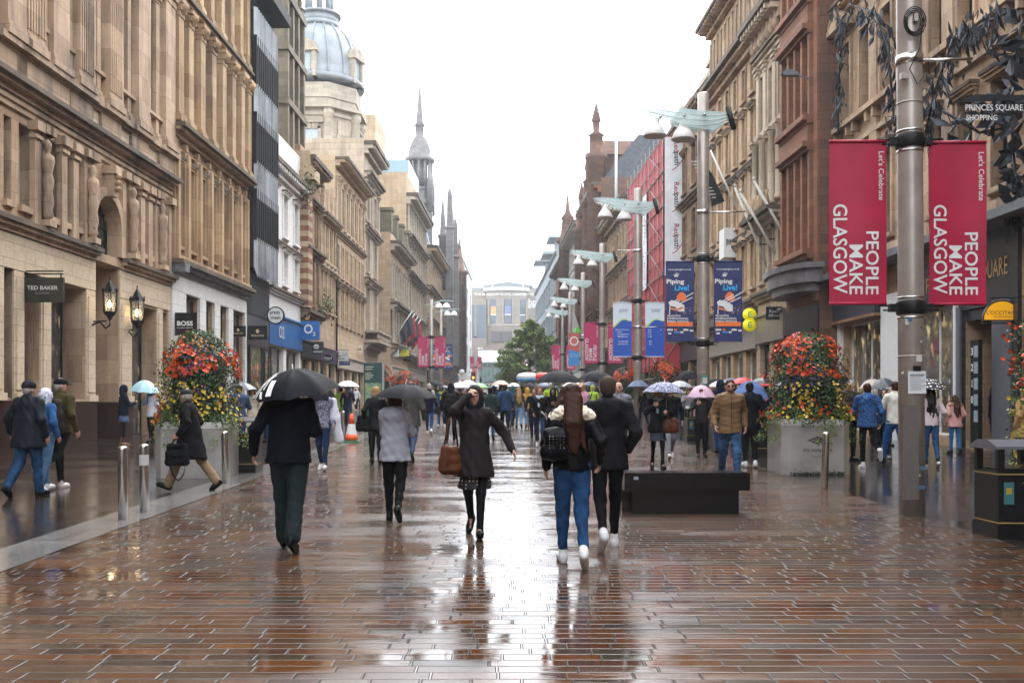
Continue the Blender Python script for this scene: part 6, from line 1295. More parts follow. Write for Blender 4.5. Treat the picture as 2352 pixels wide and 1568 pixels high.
def planter(px0, px1, py_base, label, flabel, seed, zt=1.0, ft=2.72, fr=.74, red=.6, nl=6500, mat='concrete', logo=False, rz=0.0, dens=1.0, lit=True):
    _, Y = ground_at(px0, py_base); X0, X1 = xat(px0, Y), xat(px1, Y); w = (X1 - X0) / 2; c = w * .22; g = gz(Y); loc = ((X0 + X1) / 2, Y + w, g)
    t = thing('planter', label, 'planter', loc, rz, 'octagonal stone street planters')
    pm_ = pm('planter_stone', (0.30, 0.285, 0.27), 0.3, var=0.2, scale=2.5, bump=0.002, bscale=30)
    def oct(q): return [(-q + c, -q), (q - c, -q), (q, -q + c), (q, q - c), (q - c, q), (-q + c, q), (-q, q - c), (-q, -q + c)]
    mb = MB(); mb.prism(oct(w), 'z', -.1, zt * .93); mb.obj('body', pm_, t); mb = MB(); mb.prism(oct(w * 1.012), 'z', zt * .93, zt); mb.prism(oct(w * .9), 'z', zt, zt + .05); mb.obj('rim', pm('planter_rim', (0.5, 0.49, 0.47), 0.3), t)
    if logo:
        mb = MB(); fit(mb, 'the style mile', (-.28, -w - .004, .42), XD, ZD, .56, .085, 0, .012); fit(mb, 'GLASGOW', (-.11, -w - .004, .33), XD, ZD, .26, .035)
        for i in range(3):
            for j in range(3): a, b2 = (i - j) * .07 + 0.0, .60 + (i + j) * .028; mb.prism([(a - .058, b2), (a, b2 - .023), (a + .058, b2), (a, b2 + .023)], 'y', -w - .006, -w - .001)
        mb.obj('logo', pm('logo_dark', (0.06, 0.06, 0.06), 0.5), t)
        rs = np.random.default_rng(4); k = 500; P = np.stack([rs.uniform(-w + c, w - c, k), np.full(k, -w - .004), rs.exponential(.02, k)], 1); card_obj('moss', P, np.tile([0, -1.0, .2], (k, 1)), .03, rs, 'leaf', pm('dark_moss', (0.02, 0.025, 0.012), 0.9), t)
    pl_ = thing('flower_tower', flabel, 'flowers', (loc[0], loc[1], g + zt), 0, 'towers of bedding flowers')
    rs = np.random.default_rng(seed); H_ = ft - zt
    def shell(n, z0, z1, inner=.0):
        u = rs.uniform(0, 1, n); z = z0 + (z1 - z0) * u; zz_ = z / H_; prof = np.where(zz_ < .22, 1.0 + .22 * (.22 - zz_) / .22, np.sqrt(np.clip(1 - ((zz_ - .52) / .49) ** 2 * (zz_ > .52), 0, 1)) * (.93 + .07 * np.clip(zz_ / .5, 0, 1)))
        a = rs.uniform(0, 2 * np.pi, n); lump = 1 + .10 * np.sin(a * 4 + z * 4 + seed) + .08 * np.sin(a * 7 - z * 9 + seed * 2) + .05 * np.sin(a * 13 + z * 17); r_ = fr * prof * lump * (1 - inner * rs.uniform(0, 1, n) ** 1.5) + rs.normal(0, .018, n)
        P = np.stack([r_ * np.cos(a), r_ * np.sin(a), z], 1); Nn = np.stack([np.cos(a), np.sin(a), .25 + 1.2 * np.clip(zz_ - .6, 0, 1)], 1) + rs.normal(0, .45, (n, 3)); return P, Nn / np.linalg.norm(Nn, axis=1)[:, None]
    P, Nn = shell(int(nl * dens), -.05, H_, .35); card_obj('leaves', P, Nn, rs.uniform(.035, .085, len(P)), rs, 'leaf', LV, pl_)
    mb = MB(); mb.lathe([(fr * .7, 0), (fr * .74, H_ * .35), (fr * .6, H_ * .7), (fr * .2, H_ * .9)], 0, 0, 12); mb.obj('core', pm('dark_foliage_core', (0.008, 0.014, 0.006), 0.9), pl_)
    def fl(nm, n, z0, z1, sz, mt):
        P, Nn = shell(n, z0 * H_, z1 * H_, .03); ph = len(nm) * 1.7; cl = (np.sin(P[:, 0] * 7 + seed + ph) + np.sin(P[:, 1] * 6 + ph) + np.sin(P[:, 2] * 7 + seed * 2 + ph) + rs.normal(0, .35, n)) > .15; P, Nn = P[cl] + Nn[cl] * .02, Nn[cl]; card_obj(nm, P, Nn, sz * rs.uniform(.7, 1.2, len(P)), rs, 'flower', mt, pl_)
    fl('red_flowers', int(1250 * dens * red / .6), .50, 1.0, .092, FRED); fl('orange_flowers', int(600 * dens), .5, .95, .045, FORG); fl('purple_flowers', int(480 * dens), .3, .85, .05, FPUR)
    if red < .9: fl('yellow_flowers', int(620 * dens), .02, .44, .072, FYEL); fl('coral_flowers', int(200 * dens), .0, .3, .09, FRED)
    P, Nn = shell(int(1700 * dens), -.42, .25, 0.1); P[:, :2] *= (w * 1.0 + .06) / (fr * 1.2) * 1.05; k = (np.sin(np.arctan2(P[:, 1], P[:, 0]) * 3 + seed) > -.2) | (P[:, 2] > -.03); card_obj('trailing_leaves', P[k], Nn[k], rs.uniform(.03, .07, k.sum()), rs, 'leaf', LVY, pl_)
    return t, pl_
planter(352, 511, 1098, 'large pale stone planter on the left pavement behind the man in the long black coat', 'tall mound of red, orange, purple and yellow flowers in the big left planter', 3, zt=.97, ft=2.72, fr=.68)
planter(1799, 1956, 1090, 'large stone planter with a small diamond emblem and lettering behind the leaning bollard', 'tall mound of red and yellow flowers in the big right planter', 11, zt=1.0, ft=2.72, fr=.72, logo=True)
planter(1507, 1553, 985, 'stone planter hidden behind the woman with the patterned umbrella', 'red and orange flower mound behind the patterned umbrella', 21, zt=1.0, ft=2.75, fr=.62, red=.9, nl=2500, dens=.7)
planter(1418, 1458, 966, 'stone planter behind the bald man in grey', 'red flower mound just left of the third right-hand planter', 31, zt=1.0, ft=2.7, fr=.64, red=.9, nl=2000, dens=.6)
planter(862, 886, 951, 'stone planter just behind the information totem', 'red flower mound half hidden by the green information totem', 41, zt=1.0, ft=3.1, fr=.75, red=1.0, nl=1800, dens=.7)
planter(905, 948, 941, 'stone planter in the left middle distance beyond the black umbrella', 'round red flower mound above the middle black umbrella', 51, zt=1.0, ft=2.9, fr=.95, red=1.0, nl=1800, dens=.7)
planter(1014, 1034, 923, 'far stone planter below the left side pink banners', 'small far red flower mound below the pink banners on the left', 61, zt=1.0, ft=2.6, fr=.8, red=1.0, nl=900, dens=.4)
# yellow-green plant spilling in at the right edge
rs = np.random.default_rng(8); pt_ = thing('edge_flowers', 'yellow-green leafy flowers spilling in at the right edge behind the near bin', 'flowers', (xat(2400, 12.2), 12.2, gz(12.2) + .45))
n = 1500; a = rs.uniform(0, 6.28, n); z = rs.uniform(-.2, 2.0, n); r_ = .30 + .10 * np.sin(a * 4 + z * 5) + rs.normal(0, .04, n); P = np.stack([r_ * np.cos(a), r_ * np.sin(a), z], 1); Nn = rand_unit(n, rs); lo_ = z < 1.15
card_obj('leaves', P[lo_], Nn[lo_], rs.uniform(.03, .07, lo_.sum()), rs, 'leaf', LVY, pt_); card_obj('dark_leaves', P[~lo_], Nn[~lo_], .06, rs, 'leaf', LV, pt_)
card_obj('yellow_flowers', P[:90] * [1.05, 1.05, .6], Nn[:90], .08, rs, 'flower', FYEL, pt_); k = (z[:400] > 1.2); card_obj('red_flowers', P[:400][k] * [1.08, 1.08, 1], Nn[:400][k], .08, rs, 'flower', FRED, pt_)
MB().prism([(-.34, -.34), (.34, -.34), (.34, .34), (-.34, .34)], 'z', -.6, .0).obj('edge_planter', pm('planter_stone', (0, 0, 0)), None, (xat(2400, 12.2), 12.2, gz(12.2) + .42))
tag(bpy.data.objects['edge_planter'], 'stone planter just outside the right edge under the yellow-green flowers', 'planter')
# ---- tree in the middle distance
def tree(name, label, X, Y, H_, W2, seed, n=9000, zc0=1.2):
    t = thing(name, label, 'tree', (X, Y, gz(Y))); rs = np.random.default_rng(seed); mb = MB(); rr = random.Random(seed)
    mb.tube([(0, 0, -.2), (.05, 0, 1.5), (0, .1, H_ * .45), (.1, 0, H_ * .93)], [.22, .18, .12, .03], 8)
    tips = []
    for i in range(46):
        z = zc0 + (H_ - zc0) * (i + .5) / 46; u = (z - zc0) / (H_ - zc0); rad = W2 * (min(1, .8 + u * 2) if u < .35 else (1 - ((u - .35) / .67) ** 1.9)) * rr.uniform(.85, 1.1) * rr.uniform(.72, 1.1); a = i * 2.4 + rr.uniform(-.3, .3)
        e = (rad * math.cos(a), rad * math.sin(a), z + rr.uniform(-.1, .5)); mb.tube([(0, 0, max(1.2, z - .8)), (e[0] * .5, e[1] * .5, z - .1), e], [.05, .03, .012], 4)
        for q in (.35, .55, .75, .95): tips.append((e[0] * q, e[1] * q, z - .2 + q * .25, .34 + .3 * (1 - u)))
    mb.obj('trunk', pm('bark', (0.07, 0.055, 0.04), 0.9), t)
    k = len(tips); per = n // k; T = np.array(tips); idx = np.repeat(np.arange(k), per); P = T[idx, :3] + rand_unit(len(idx), rs) * (T[idx, 3] * rs.uniform(.2, 1, len(idx)) ** .5)[:, None] * [1, 1, .62]
    Nn = rand_unit(len(idx), rs); Nn[:, 2] = np.abs(Nn[:, 2]) + .4; Nn /= np.linalg.norm(Nn, axis=1)[:, None]
    card_obj('crown', P, Nn, rs.uniform(.18, .36, len(P)), rs, 'leaf', leafmat('tree_leaves', (0.07, 0.12, 0.02), (0.24, 0.31, 0.07)), t)
tree('street_tree', 'leafy green conical tree in the middle of the street before the concert hall', xat(1217, 108), 108, 8.8, 3.7, 5, n=30000)
tree('far_tree', 'small grey-green tree in front of the far steps, left of the big tree', xat(1172, 190), 190, 9.5, 2.2, 9, n=4000)
for (px, Y, z, lab, s_) in ((689, 58.3, 14.2, 'tuft of grass sprouting from the cornice where the white and striped buildings meet', 1.0), (745, 63.5, 7.8, 'straggly plants growing on the ledge of the striped building above the shop', .8)):
    rs = np.random.default_rng(int(px)); n = 260; P = rs.normal(0, 1, (n, 3)) * [.35 * s_, .6, .5 * s_] ; card_obj('wall_plant', P, rand_unit(n, rs), rs.uniform(.1, .28, n), rs, 'leaf', leafmat('weed_leaves', (0.04, 0.06, 0.015), (0.12, 0.14, 0.04)), None)
    o = bpy.data.objects[-1] if False else [q for q in bpy.data.objects if q.name.startswith('wall_plant')][-1]; o.location = (LA + LB * Y + .45, Y, z + .2); tag(o, lab, 'plant')
# ================================================================ PEOPLE: smooth bodies grown from a skeleton
def V3(*a): return np.array(a, dtype=np.float32)
def gen(prims, res, k=0.03, wr=0.0, seed=0, wf=1.0):
    """smooth union of tapered limbs and ellipsoids -> one closed surface (surface nets). prims in order:
       ('C', a, b, ra, rb, flat, mat) limb | ('E', c, radii, mat) | ('cut', z) trims below z | ('SE', c, radii) carves an ellipsoid"""
    lo = np.full(3, 1e9); hi = -lo
    for p in prims:
        if p[0] == 'C': r = max(p[3], p[4]); pts = (np.array(p[1]) - r, np.array(p[1]) + r, np.array(p[2]) - r, np.array(p[2]) + r)
        elif p[0] == 'E': pts = (np.array(p[1]) - p[2], np.array(p[1]) + p[2])
        else: continue
        for q in pts: lo = np.minimum(lo, q); hi = np.maximum(hi, q)
    lo -= k + 3 * res; hi += k + 3 * res; n = np.ceil((hi - lo) / res).astype(int) + 1
    ax = [(lo[i] + np.arange(n[i]) * res).astype(np.float32) for i in range(3)]
    D = np.full(n, 0.5, np.float32); B = np.full(n, 0.5, np.float32); M = np.zeros(n, np.int16)
    for p in prims:
        if p[0] == 'cut': D = np.maximum(D, (p[1] - ax[2])[None, None, :]); continue
        if p[0] == 'C': a, b, ra, rb, fl = np.array(p[1], np.float32), np.array(p[2], np.float32), p[3], p[4], p[5]; m = max(ra, rb) + k + 2 * res; l, h = np.minimum(a, b) - m, np.maximum(a, b) + m
        else: c, r = np.array(p[1], np.float32), np.array(p[2], np.float32); m = k + 2 * res; l, h = c - r - m, c + r + m
        i0 = np.clip(((l - lo) / res).astype(int), 0, n - 1); i1 = np.clip(((h - lo) / res).astype(int) + 2, 1, n)
        sl = tuple(slice(i0[i], i1[i]) for i in range(3))
        X = ax[0][sl[0]][:, None, None]; Y = ax[1][sl[1]][None, :, None]; Z = ax[2][sl[2]][None, None, :]
        if p[0] == 'C':
            e = b - a; e2 = float(e @ e) + 1e-9; t = np.clip(((X - a[0]) * e[0] + (Y - a[1]) * e[1] + (Z - a[2]) * e[2]) / e2, 0, 1)
            d = np.sqrt((X - a[0] - t * e[0]) ** 2 + ((Y - a[1] - t * e[1]) / fl) ** 2 + (Z - a[2] - t * e[2]) ** 2) - (ra + (rb - ra) * t)
            if fl < 1: d = d * (0.5 + 0.5 * fl)
            mt = p[6]
        else:
            q0 = np.sqrt(((X - c[0]) / r[0]) ** 2 + ((Y - c[1]) / r[1]) ** 2 + ((Z - c[2]) / r[2]) ** 2); q1 = np.sqrt(((X - c[0]) / r[0] ** 2) ** 2 + ((Y - c[1]) / r[1] ** 2) ** 2 + ((Z - c[2]) / r[2] ** 2) ** 2)
            d = q0 * (q0 - 1) / np.maximum(q1, 1e-4); mt = p[3] if p[0] == 'E' else 0
        if p[0] == 'SE': D[sl] = np.maximum(D[sl], -d); continue
        o = D[sl]; hh = np.maximum(k - np.abs(o - d), 0) / k; D[sl] = np.minimum(o, d) - hh * hh * k * 0.25
        nb = d < B[sl]; bb = B[sl]; bb[nb] = d[nb]; mm = M[sl]; mm[nb] = mt
    if wr:
        r_ = np.random.RandomState(seed); X = ax[0][:, None, None]; Y = ax[1][None, :, None]; Z = ax[2][None, None, :]; s = 0
        for q in range(6):
            u = r_.normal(size=3) * [1, 1, .8]; u /= np.linalg.norm(u); f = wf * r_.uniform(26, 85); s = s + np.sin(f * (u[0] * X + u[1] * Y + u[2] * Z) + 2.2 * np.sin(9 * wf * (u[1] * X - u[0] * Z) + q) + q * 2.1) * (0.9 if q < 3 else 0.6)
        D = D + (wr * s / 2.6).astype(np.float32)
    S = D < 0; c8 = [S[i:n[0]-1+i, j:n[1]-1+j, l:n[2]-1+l] for i in (0, 1) for j in (0, 1) for l in (0, 1)]
    cnt = sum(c.astype(np.int8) for c in c8); act = (cnt > 0) & (cnt < 8); idx = -np.ones(act.shape, np.int64); ii = np.argwhere(act); idx[act] = np.arange(len(ii))
    acc = np.zeros((len(ii), 3)); w = np.zeros(len(ii))
    for axx in range(3):
        o1, o2 = [a for a in range(3) if a != axx]
        for u in (0, 1):
            for v in (0, 1):
                a = ii.copy(); a[:, o1] += u; a[:, o2] += v; b = a.copy(); b[:, axx] += 1
                da, db = D[tuple(a.T)], D[tuple(b.T)]; x = (da < 0) != (db < 0); t = np.where(x, da / np.where(x, da - db, 1), 0)
                p = a.astype(float); p[:, axx] += t; acc[x] += p[x]; w[x] += 1
    vs = lo + acc / w[:, None] * res; vm = M[tuple(ii.T)]
    fs = []
    for axx in range(3):
        o1, o2 = [(1, 2), (2, 0), (0, 1)][axx]
        a = [slice(None)] * 3; b = [slice(None)] * 3; a[axx] = slice(0, -1); b[axx] = slice(1, None); ch = S[tuple(a)] != S[tuple(b)]
        e = np.argwhere(ch); e = e[(e[:, o1] > 0) & (e[:, o2] > 0) & (e[:, o1] < n[o1] - 1) & (e[:, o2] < n[o2] - 1)]
        q = []
        for (u, v) in ((-1, -1), (0, -1), (0, 0), (-1, 0)): c = e.copy(); c[:, o1] += u; c[:, o2] += v; q.append(idx[tuple(c.T)])
        q = np.stack(q, 1); fl = S[tuple(e.T)]; q[~fl] = q[~fl][:, ::-1]; fs.append(q[(q >= 0).all(1)])
    fs = np.concatenate(fs)
    # one relaxation pass takes the grid pattern out
    for _ in range(2):
        s_ = np.zeros_like(vs); c_ = np.zeros(len(vs))
        for i in range(4): np.add.at(s_, fs[:, i], vs[fs[:, (i + 1) % 4]] + vs[fs[:, (i - 1) % 4]]); np.add.at(c_, fs[:, i], 2)
        vs = vs * .5 + .5 * s_ / np.maximum(c_, 1)[:, None]
    return vs, fs, vm[fs[:, 0]]
def put(parts, name, mats, parent):
    """parts: list of (verts, faces, material ids) joined into one object"""
    o = 0; V = []; Fc = []; Mi = []
    for v, f, m in parts: V.append(v); Fc.append(f + o); Mi.append(m); o += len(v)
    V = np.concatenate(V); Fc = np.concatenate(Fc); Mi = np.concatenate(Mi)
    me = bpy.data.meshes.new(name); me.vertices.add(len(V)); me.vertices.foreach_set('co', V.astype(np.float32).ravel())
    me.loops.add(len(Fc) * 4); me.loops.foreach_set('vertex_index', Fc.astype(np.int32).ravel()); me.polygons.add(len(Fc)); me.polygons.foreach_set('loop_start', np.arange(0, len(Fc) * 4, 4, dtype=np.int32))
    for m in mats: me.materials.append(m)
    me.polygons.foreach_set('material_index', Mi.astype(np.int32)); me.polygons.foreach_set('use_smooth', np.ones(len(Fc), bool)); me.update(); me.validate()
    return link(name, me, parent)
def cloth(name, c, rough=.75, bump=.006, bscale=14, **kw): return pm(name, c, rough, spec=.10, var=kw.pop('var', .10), scale=8, bump=bump, bscale=bscale, **kw)
def pattern(name, fn):
    if name in _pm: return _pm[name]
    m, t, b = newmat(name); tc = N(t, 'TexCoord'); L(t, fn(t, tc.outputs['Object']), b.inputs['Base Color']); b.inputs['Roughness'].default_value = .75; _pm[name] = m; return m
def dots(sc, a, c, th=.3):
    def f(t, v):
        n = N(t, 'TexVoronoi', Scale=sc, Randomness=0.0); L(t, v, n.inputs['Vector']); return mixc(t, math_(t, 'LESS_THAN', n.outputs['Distance'], th), a, c)
    return f
def blot(sc, a, c, th=.5, w=.04):
    def f(t, v):
        n = N(t, 'TexNoise', Scale=sc, Detail=3.0, Distortion=1.5); L(t, v, n.inputs['Vector']); r = N(t, 'MapRange'); r.inputs[1].default_value = th - w; r.inputs[2].default_value = th + w; L(t, n.outputs[0], r.inputs[0]); return mixc(t, r.outputs[0], a, c)
    return f
def stripes(ax, sc, a, c, duty=.5, ax2=None):
    def f(t, v):
        s = N(t, 'SeparateXYZ'); L(t, v, s.inputs[0]); x = math_(t, 'LESS_THAN', math_(t, 'FRACT', math_(t, 'MULTIPLY', s.outputs[ax], sc)), duty)
        if ax2 is not None: x = math_(t, 'MAXIMUM', x, math_(t, 'LESS_THAN', math_(t, 'FRACT', math_(t, 'MULTIPLY', s.outputs[ax2], sc)), duty))
        return mixc(t, x, c, a)
    return f
def ik(sh, wr_, l1, l2, pole):
    d = wr_ - sh; dist = min(np.linalg.norm(d), (l1 + l2) * .995); d = d / np.linalg.norm(d); a = (l1*l1 - l2*l2 + dist*dist) / (2*dist); h = math.sqrt(max(l1*l1 - a*a, 0)); p = pole - d * (pole @ d); p = p / (np.linalg.norm(p) + 1e-9); return sh + d*a + p*h, sh + d*dist
def hand(w_, d, side, sc, curl=.5, nrm=None, m=0):
    """palm, four unequal fingers in two joints and a thumb leaving the side of the palm"""
    d = d / np.linalg.norm(d); n = np.array(nrm if nrm is not None else (-side, 0.15, 0.0), float); n -= d * (n @ d); n /= np.linalg.norm(n); s = np.cross(d, n) * 1.0; P = []
    if s[1] < 0 and abs(s[1]) > .2: s = -s               # s points to the thumb (forward when the arm hangs)
    for i, (o, l) in enumerate(((.030, .074), (.010, .082), (-.010, .077), (-.029, .060))):
        k0 = w_ + d * .012 + s * o * .6 * sc; k1 = w_ + (d * (.088 - .006 * (i == 3)) + s * o) * sc; P.append(('C', k0, k1, .015 * sc, .0125 * sc, 1, m))
        c1 = curl * .9; q = d * math.cos(c1) + n * math.sin(c1); k2 = k1 + q * l * .5 * sc; c2 = curl * 2.1; q2 = d * math.cos(c2) + n * math.sin(c2); k3 = k2 + q2 * l * .45 * sc
        P += [('C', k1, k2, .0098 * sc, .009 * sc, 1, m), ('C', k2, k3, .009 * sc, .0072 * sc, 1, m)]
    b = w_ + (d * .025 + s * .028) * sc; t1 = b + (d * .032 + s * .030 + n * .014) * sc; t2 = t1 + (d * .030 + s * .006 + n * .018) * sc; P += [('C', b, t1, .0135 * sc, .0105 * sc, 1, m), ('C', t1, t2, .0105 * sc, .0085 * sc, 1, m)]
    P.append(('C', w_ - d * .05, w_ + d * .02, .025 * sc, .024 * sc, 1, m)); return P
def person(X, Y, yaw, label, H=1.72, legs=(0, 0, 0, 0), arms=('hang', 'hang'), swing=0.0, lean=0.0, head=(0, 0), skin='skin', fem=False, top=None, tm=None, hem=.86, bulk=1.0, hood=None, hooddown=False, tr=None, trm=None, leg_r=1.0, cuff=.06,
           skirt=None, skm=None, shoe=None, solem=None, boot=0.0, hair='short', hairm=None, cap=None, capm=None, fur=None, scarf=None, glasses=False, res=.014, tgt=(None, None), group=None, wrk=.008, zip_=None, flare=0.0, fat=1.0, beard=None, shirt=None, zoff=0.0):
    """yaw 0 walks away from the camera, 180 towards it; legs = thigh/knee angles of left and right leg"""
    S_ = H / 1.75; t = thing('person', label, 'person', (X, Y, gz(Y) + zoff), R(yaw), group); sw = (.165 if fem else .19) * bulk ** .3
    J = {}
    for sd, th, kn in ((-1, legs[0], legs[1]), (1, legs[2], legs[3])):
        hp = V3(sd * .085, 0, .92); kp = hp + .42 * V3(0, math.sin(R(th)), -math.cos(R(th))); an = kp + .42 * V3(-sd * .01, math.sin(R(th - kn)), -math.cos(R(th - kn))); ft = R(th - kn); J[sd] = [hp, kp, an, ft]
    mn = min(min(J[s][2][2] - .08, J[s][2][2] - .02 + .16 * math.sin(J[s][3]) * (1 if J[s][3] < 0 else .0) - .06) for s in J)
    dz = -mn
    def up(v): v = np.array(v, float) + [0, 0, dz]; return v * S_
    ln = math.tan(R(lean)); tor = lambda x, y, z: up((x, y + ln * (z - .95), z))
    hipc = up((0, 0, .95)); headp = tor(0, .02, 1.50); hr = Matrix.Rotation(R(head[0]), 4, 'Z') @ Matrix.Rotation(R(-head[1] - lean * .3), 4, 'X'); HR = np.array(hr.to_3x3())
    def hv(vf): v, f, m = vf; return (v @ HR.T + headp, f, m)
    LG = {s: [up(p) for p in J[s][:3]] + [J[s][3]] for s in J}
    sh = {s: tor(s * (sw + .0), 0, 1.425) for s in (-1, 1)}; inv = np.array(Matrix.Rotation(R(-yaw), 3, 'Z')); A = {}
    for i, s in enumerate((-1, 1)):
        a = arms[i]; pole = V3(s * .35, -1, -.1); nrm = None; curl = .45; l1, l2 = .285 * S_, .255 * S_
        sg_ = swing * (1 if s > 0 else -1)
        if tgt[i] is not None: wr_ = inv @ (np.array(tgt[i]) - np.array([X, Y, gz(Y) + zoff])); pole = V3(s * .6, -.3, -1); curl = 1.25
        else:
            off = {'hang': (s * .075, .03 + .24 * sg_, -.50 + .06 * abs(sg_)), 'pocket': (s * .02, .12, -.43), 'phone': (-s * .13, .30, -.20), 'umb': (-s * .05, .30, -.10), 'face': (-s * .12, .17, .20), 'wide': (s * .27, .04, -.42), 'out': (s * .16, .06, -.48), 'cross': (-s * .24, .20, -.26), 'back': (s * .03, -.12, -.47), 'bag': (s * .10, .06, -.45), 'strap': (-s * .02, .16, -.10)}[a]
            wr_ = sh[s] + np.array(off) * S_
            if a in ('pocket', 'out'): pole = V3(s * .45, -1, 0)
            if a in ('phone', 'umb', 'face', 'cross', 'strap'): pole = V3(s * .7, -.2, -1); curl = 1.0; nrm = (-s * .4, -.6, .5)
            if a == 'face': nrm = (-s * .3, -1, -.2)
        el, wr2 = ik(sh[s], wr_, l1, l2, pole); A[s] = (sh[s], el, wr2, nrm, curl)
    ms = MT[skin]; HM = hairm or cloth('brown_hair', (.045, .022, .012), .5); near = res < .02
    # ---- body: one skin surface from head to feet
    f_ = .9 if fem else 1.0
    bp = [('C', tor(0, 0, 1.0), tor(0, 0, 1.12), .135 * S_ * fat, .125 * S_ * fat, .72, 0), ('C', tor(0, 0, 1.12), tor(0, 0, 1.36), .125 * S_ * f_, .15 * S_ * f_, .68, 0), ('C', tor(-.1, 0, 1.40), tor(.1, 0, 1.40), .07 * S_, .07 * S_, .8, 0), ('C', tor(0, 0, 1.44), headp + [0, 0.01, .04 * S_], .055 * S_ * f_, .05 * S_ * f_, 1, 0)]
    for s in (-1, 1):
        hp, kp, an, ft = LG[s]; lf = .6 if tr is not None else 1; bp += [('C', hp, kp, .085 * S_ * lf, .055 * S_ * lf, 1, 0), ('C', kp, an, .052 * S_ * lf, .036 * S_ * lf, 1, 0), ('C', an, an + np.array([0, .12 * math.cos(ft), .12 * math.sin(ft) - .045]) * S_, .026 * S_, .02 * S_, 1, 0)]
        a0, el, w2, nr, cu = A[s]; bp += [('C', a0, el, .05 * S_, .038 * S_, 1, 0), ('C', el, w2, .036 * S_, .026 * S_, 1, 0)]
    P = [gen(bp, max(res * 1.5, .02), .04)]
    hd = [('E', (0, .0, .135), (.074, .092, .092), 0), ('E', (0, .028, .085), (.058, .062, .075), 0), ('C', (0, .06, .035), (0, .068, .03), .022, .018, 1, 0), ('C', (0, 0, -.03), (0, .005, .06), .052, .05, 1, 0)]
    if near: hd += [('C', (0, .09, .125), (0, .108, .088), .009, .014, 1, 0), ('E', (-.077, 0, .10), (.011, .02, .032), 0), ('E', (.077, 0, .10), (.011, .02, .032), 0), ('E', (-.03, .082, .115), (.010, .008, .0045), 2), ('E', (.03, .082, .115), (.010, .008, .0045), 2), ('C', (-.045, .083, .135), (-.018, .093, .138), .005, .005, 1, 1), ('C', (.045, .083, .135), (.018, .093, .138), .005, .005, 1, 1), ('C', (-.02, .088, .058), (.02, .088, .058), .0075, .0075, 1, 3)]
    hd = [(p[0], np.array(p[1]) * S_, (np.array(p[2]) * S_), *([x * S_ if j < 2 else x for j, x in enumerate(p[3:])] if p[0] == 'C' else p[3:])) for p in hd]
    P.append(hv(gen(hd, .0075 if near else .02, .018)))
    if res < .026:
        for s in (-1, 1):
            a0, el, w2, nr, cu = A[s]; P.append(gen(hand(w2, w2 - el, s, S_ * (.92 if fem else 1.0), cu, nr), .0062 if near else .011, .008))
    put(P, 'body', [ms, HM, pm('eye_dark', (.02, .015, .012), .2), pm('lips_' + skin, (.36, .13, .10) if skin == 'skin' else (.12, .05, .04), .45)], t)
    # ---- trousers or tights
    if tr is not None:
        q = []; R_ = leg_r
        if skirt is None or leg_r > .8: q.append(('C', up((0, 0, 1.0)), up((0, 0, .93)), .135 * S_ * fat, .14 * S_ * fat, .78, 0))
        for s in (-1, 1):
            hp, kp, an, ft = LG[s]; an2 = an + (kp - an) / np.linalg.norm(kp - an) * (cuff - .06) * S_
            q += [('C', hp, kp, .103 * S_ * R_ * fat ** .5, .072 * S_ * R_, 1, 0), ('C', kp, an2, .070 * S_ * R_, (.048 + flare) * S_ * R_, 1, 0)]
        put([gen(q, res, .03, wrk * .9 * (0 if R_ < .8 else 1), 3 + int(X * 7) % 50, 1.2)], 'tights' if leg_r < .8 else 'trousers', [tr], t)
    sm_ = shoe or MT['black']
    for s in (-1, 1):
        hp, kp, an, ft = LG[s]; c, z_ = math.cos(ft), math.sin(ft)
        def F_(x, y, z): return an + np.array([x + s * y * .12, y * c - z * z_, y * z_ + z * c]) * S_
        q = [('C', F_(0, -.035, -.040), F_(0, .10, -.052), .046 * S_, .043 * S_, 1, 0), ('C', F_(0, .10, -.055), F_(0, .165, -.060), .044 * S_, .031 * S_, 1, 0), ('C', F_(0, -.02, -.02), F_(0, -.005, .035 + boot), .042 * S_, .043 * S_, 1, 0), ('C', F_(0, -.04, -.072), F_(0, .16, -.080), .040 * S_, .034 * S_, 1, 1)]
        put([gen(q, min(res, .011) if near else .02, .015)], 'shoe', [sm_, solem or sm_], t)
    if skirt is not None:
        z0, r0 = skirt; put([gen([('C', up((0, 0, .98)), up((0, 0, z0 - .1)), .135 * S_, r0 * S_, .78, 0), ('cut', up((0, 0, z0))[2])], res, .03, .007, 9, .8)], 'skirt', [skm], t)
    # ---- jacket or coat
    b = bulk; tw_ = (.14 if fem else .15) * b
    if shirt is not None: put([gen([('C', tor(0, .012, 1.34), tor(0, 0, .98), .145 * S_ * f_, .14 * S_, .74, 0), ('cut', up((0, 0, hem - .055))[2]), ('C', tor(0, .0, 1.40), tor(0, .0, 1.50), .09 * S_, .055 * S_, 1, 0)], res, .03, .004, 5)], 'shirt', [shirt], t)
    q = [('C', tor(0, 0, 1.33), tor(0, -.005, 1.13), (tw_ + .022) * S_, (tw_ * .97 * fat) * S_, .74, 0), ('C', tor(0, -.005, 1.13), up((0, 0, hem - .12)), tw_ * .97 * S_ * fat, (tw_ + .018 + max(0, .93 - hem) * .30) * S_ * fat, .80 if hem > .7 else 1.0, 0), ('cut', up((0, 0, hem))[2]),
         ('C', tor(-sw * .72, -.005, 1.40), tor(sw * .72, -.005, 1.40), .068 * S_ * b, .068 * S_ * b, .9, 0), ('C', tor(0, -.01, 1.40), tor(0, -.005, 1.495), .085 * S_, .068 * S_, 1, 0)]
    for s in (-1, 1):
        a0, el, w2, nr, cu = A[s]; dd = (w2 - el) / np.linalg.norm(w2 - el); q += [('C', a0 - [s * .02, 0, .01], el, .066 * S_ * b, .052 * S_ * b, 1, 0), ('C', el, w2 - dd * .008, .053 * S_ * b, .041 * S_ * b, 1, 0)]
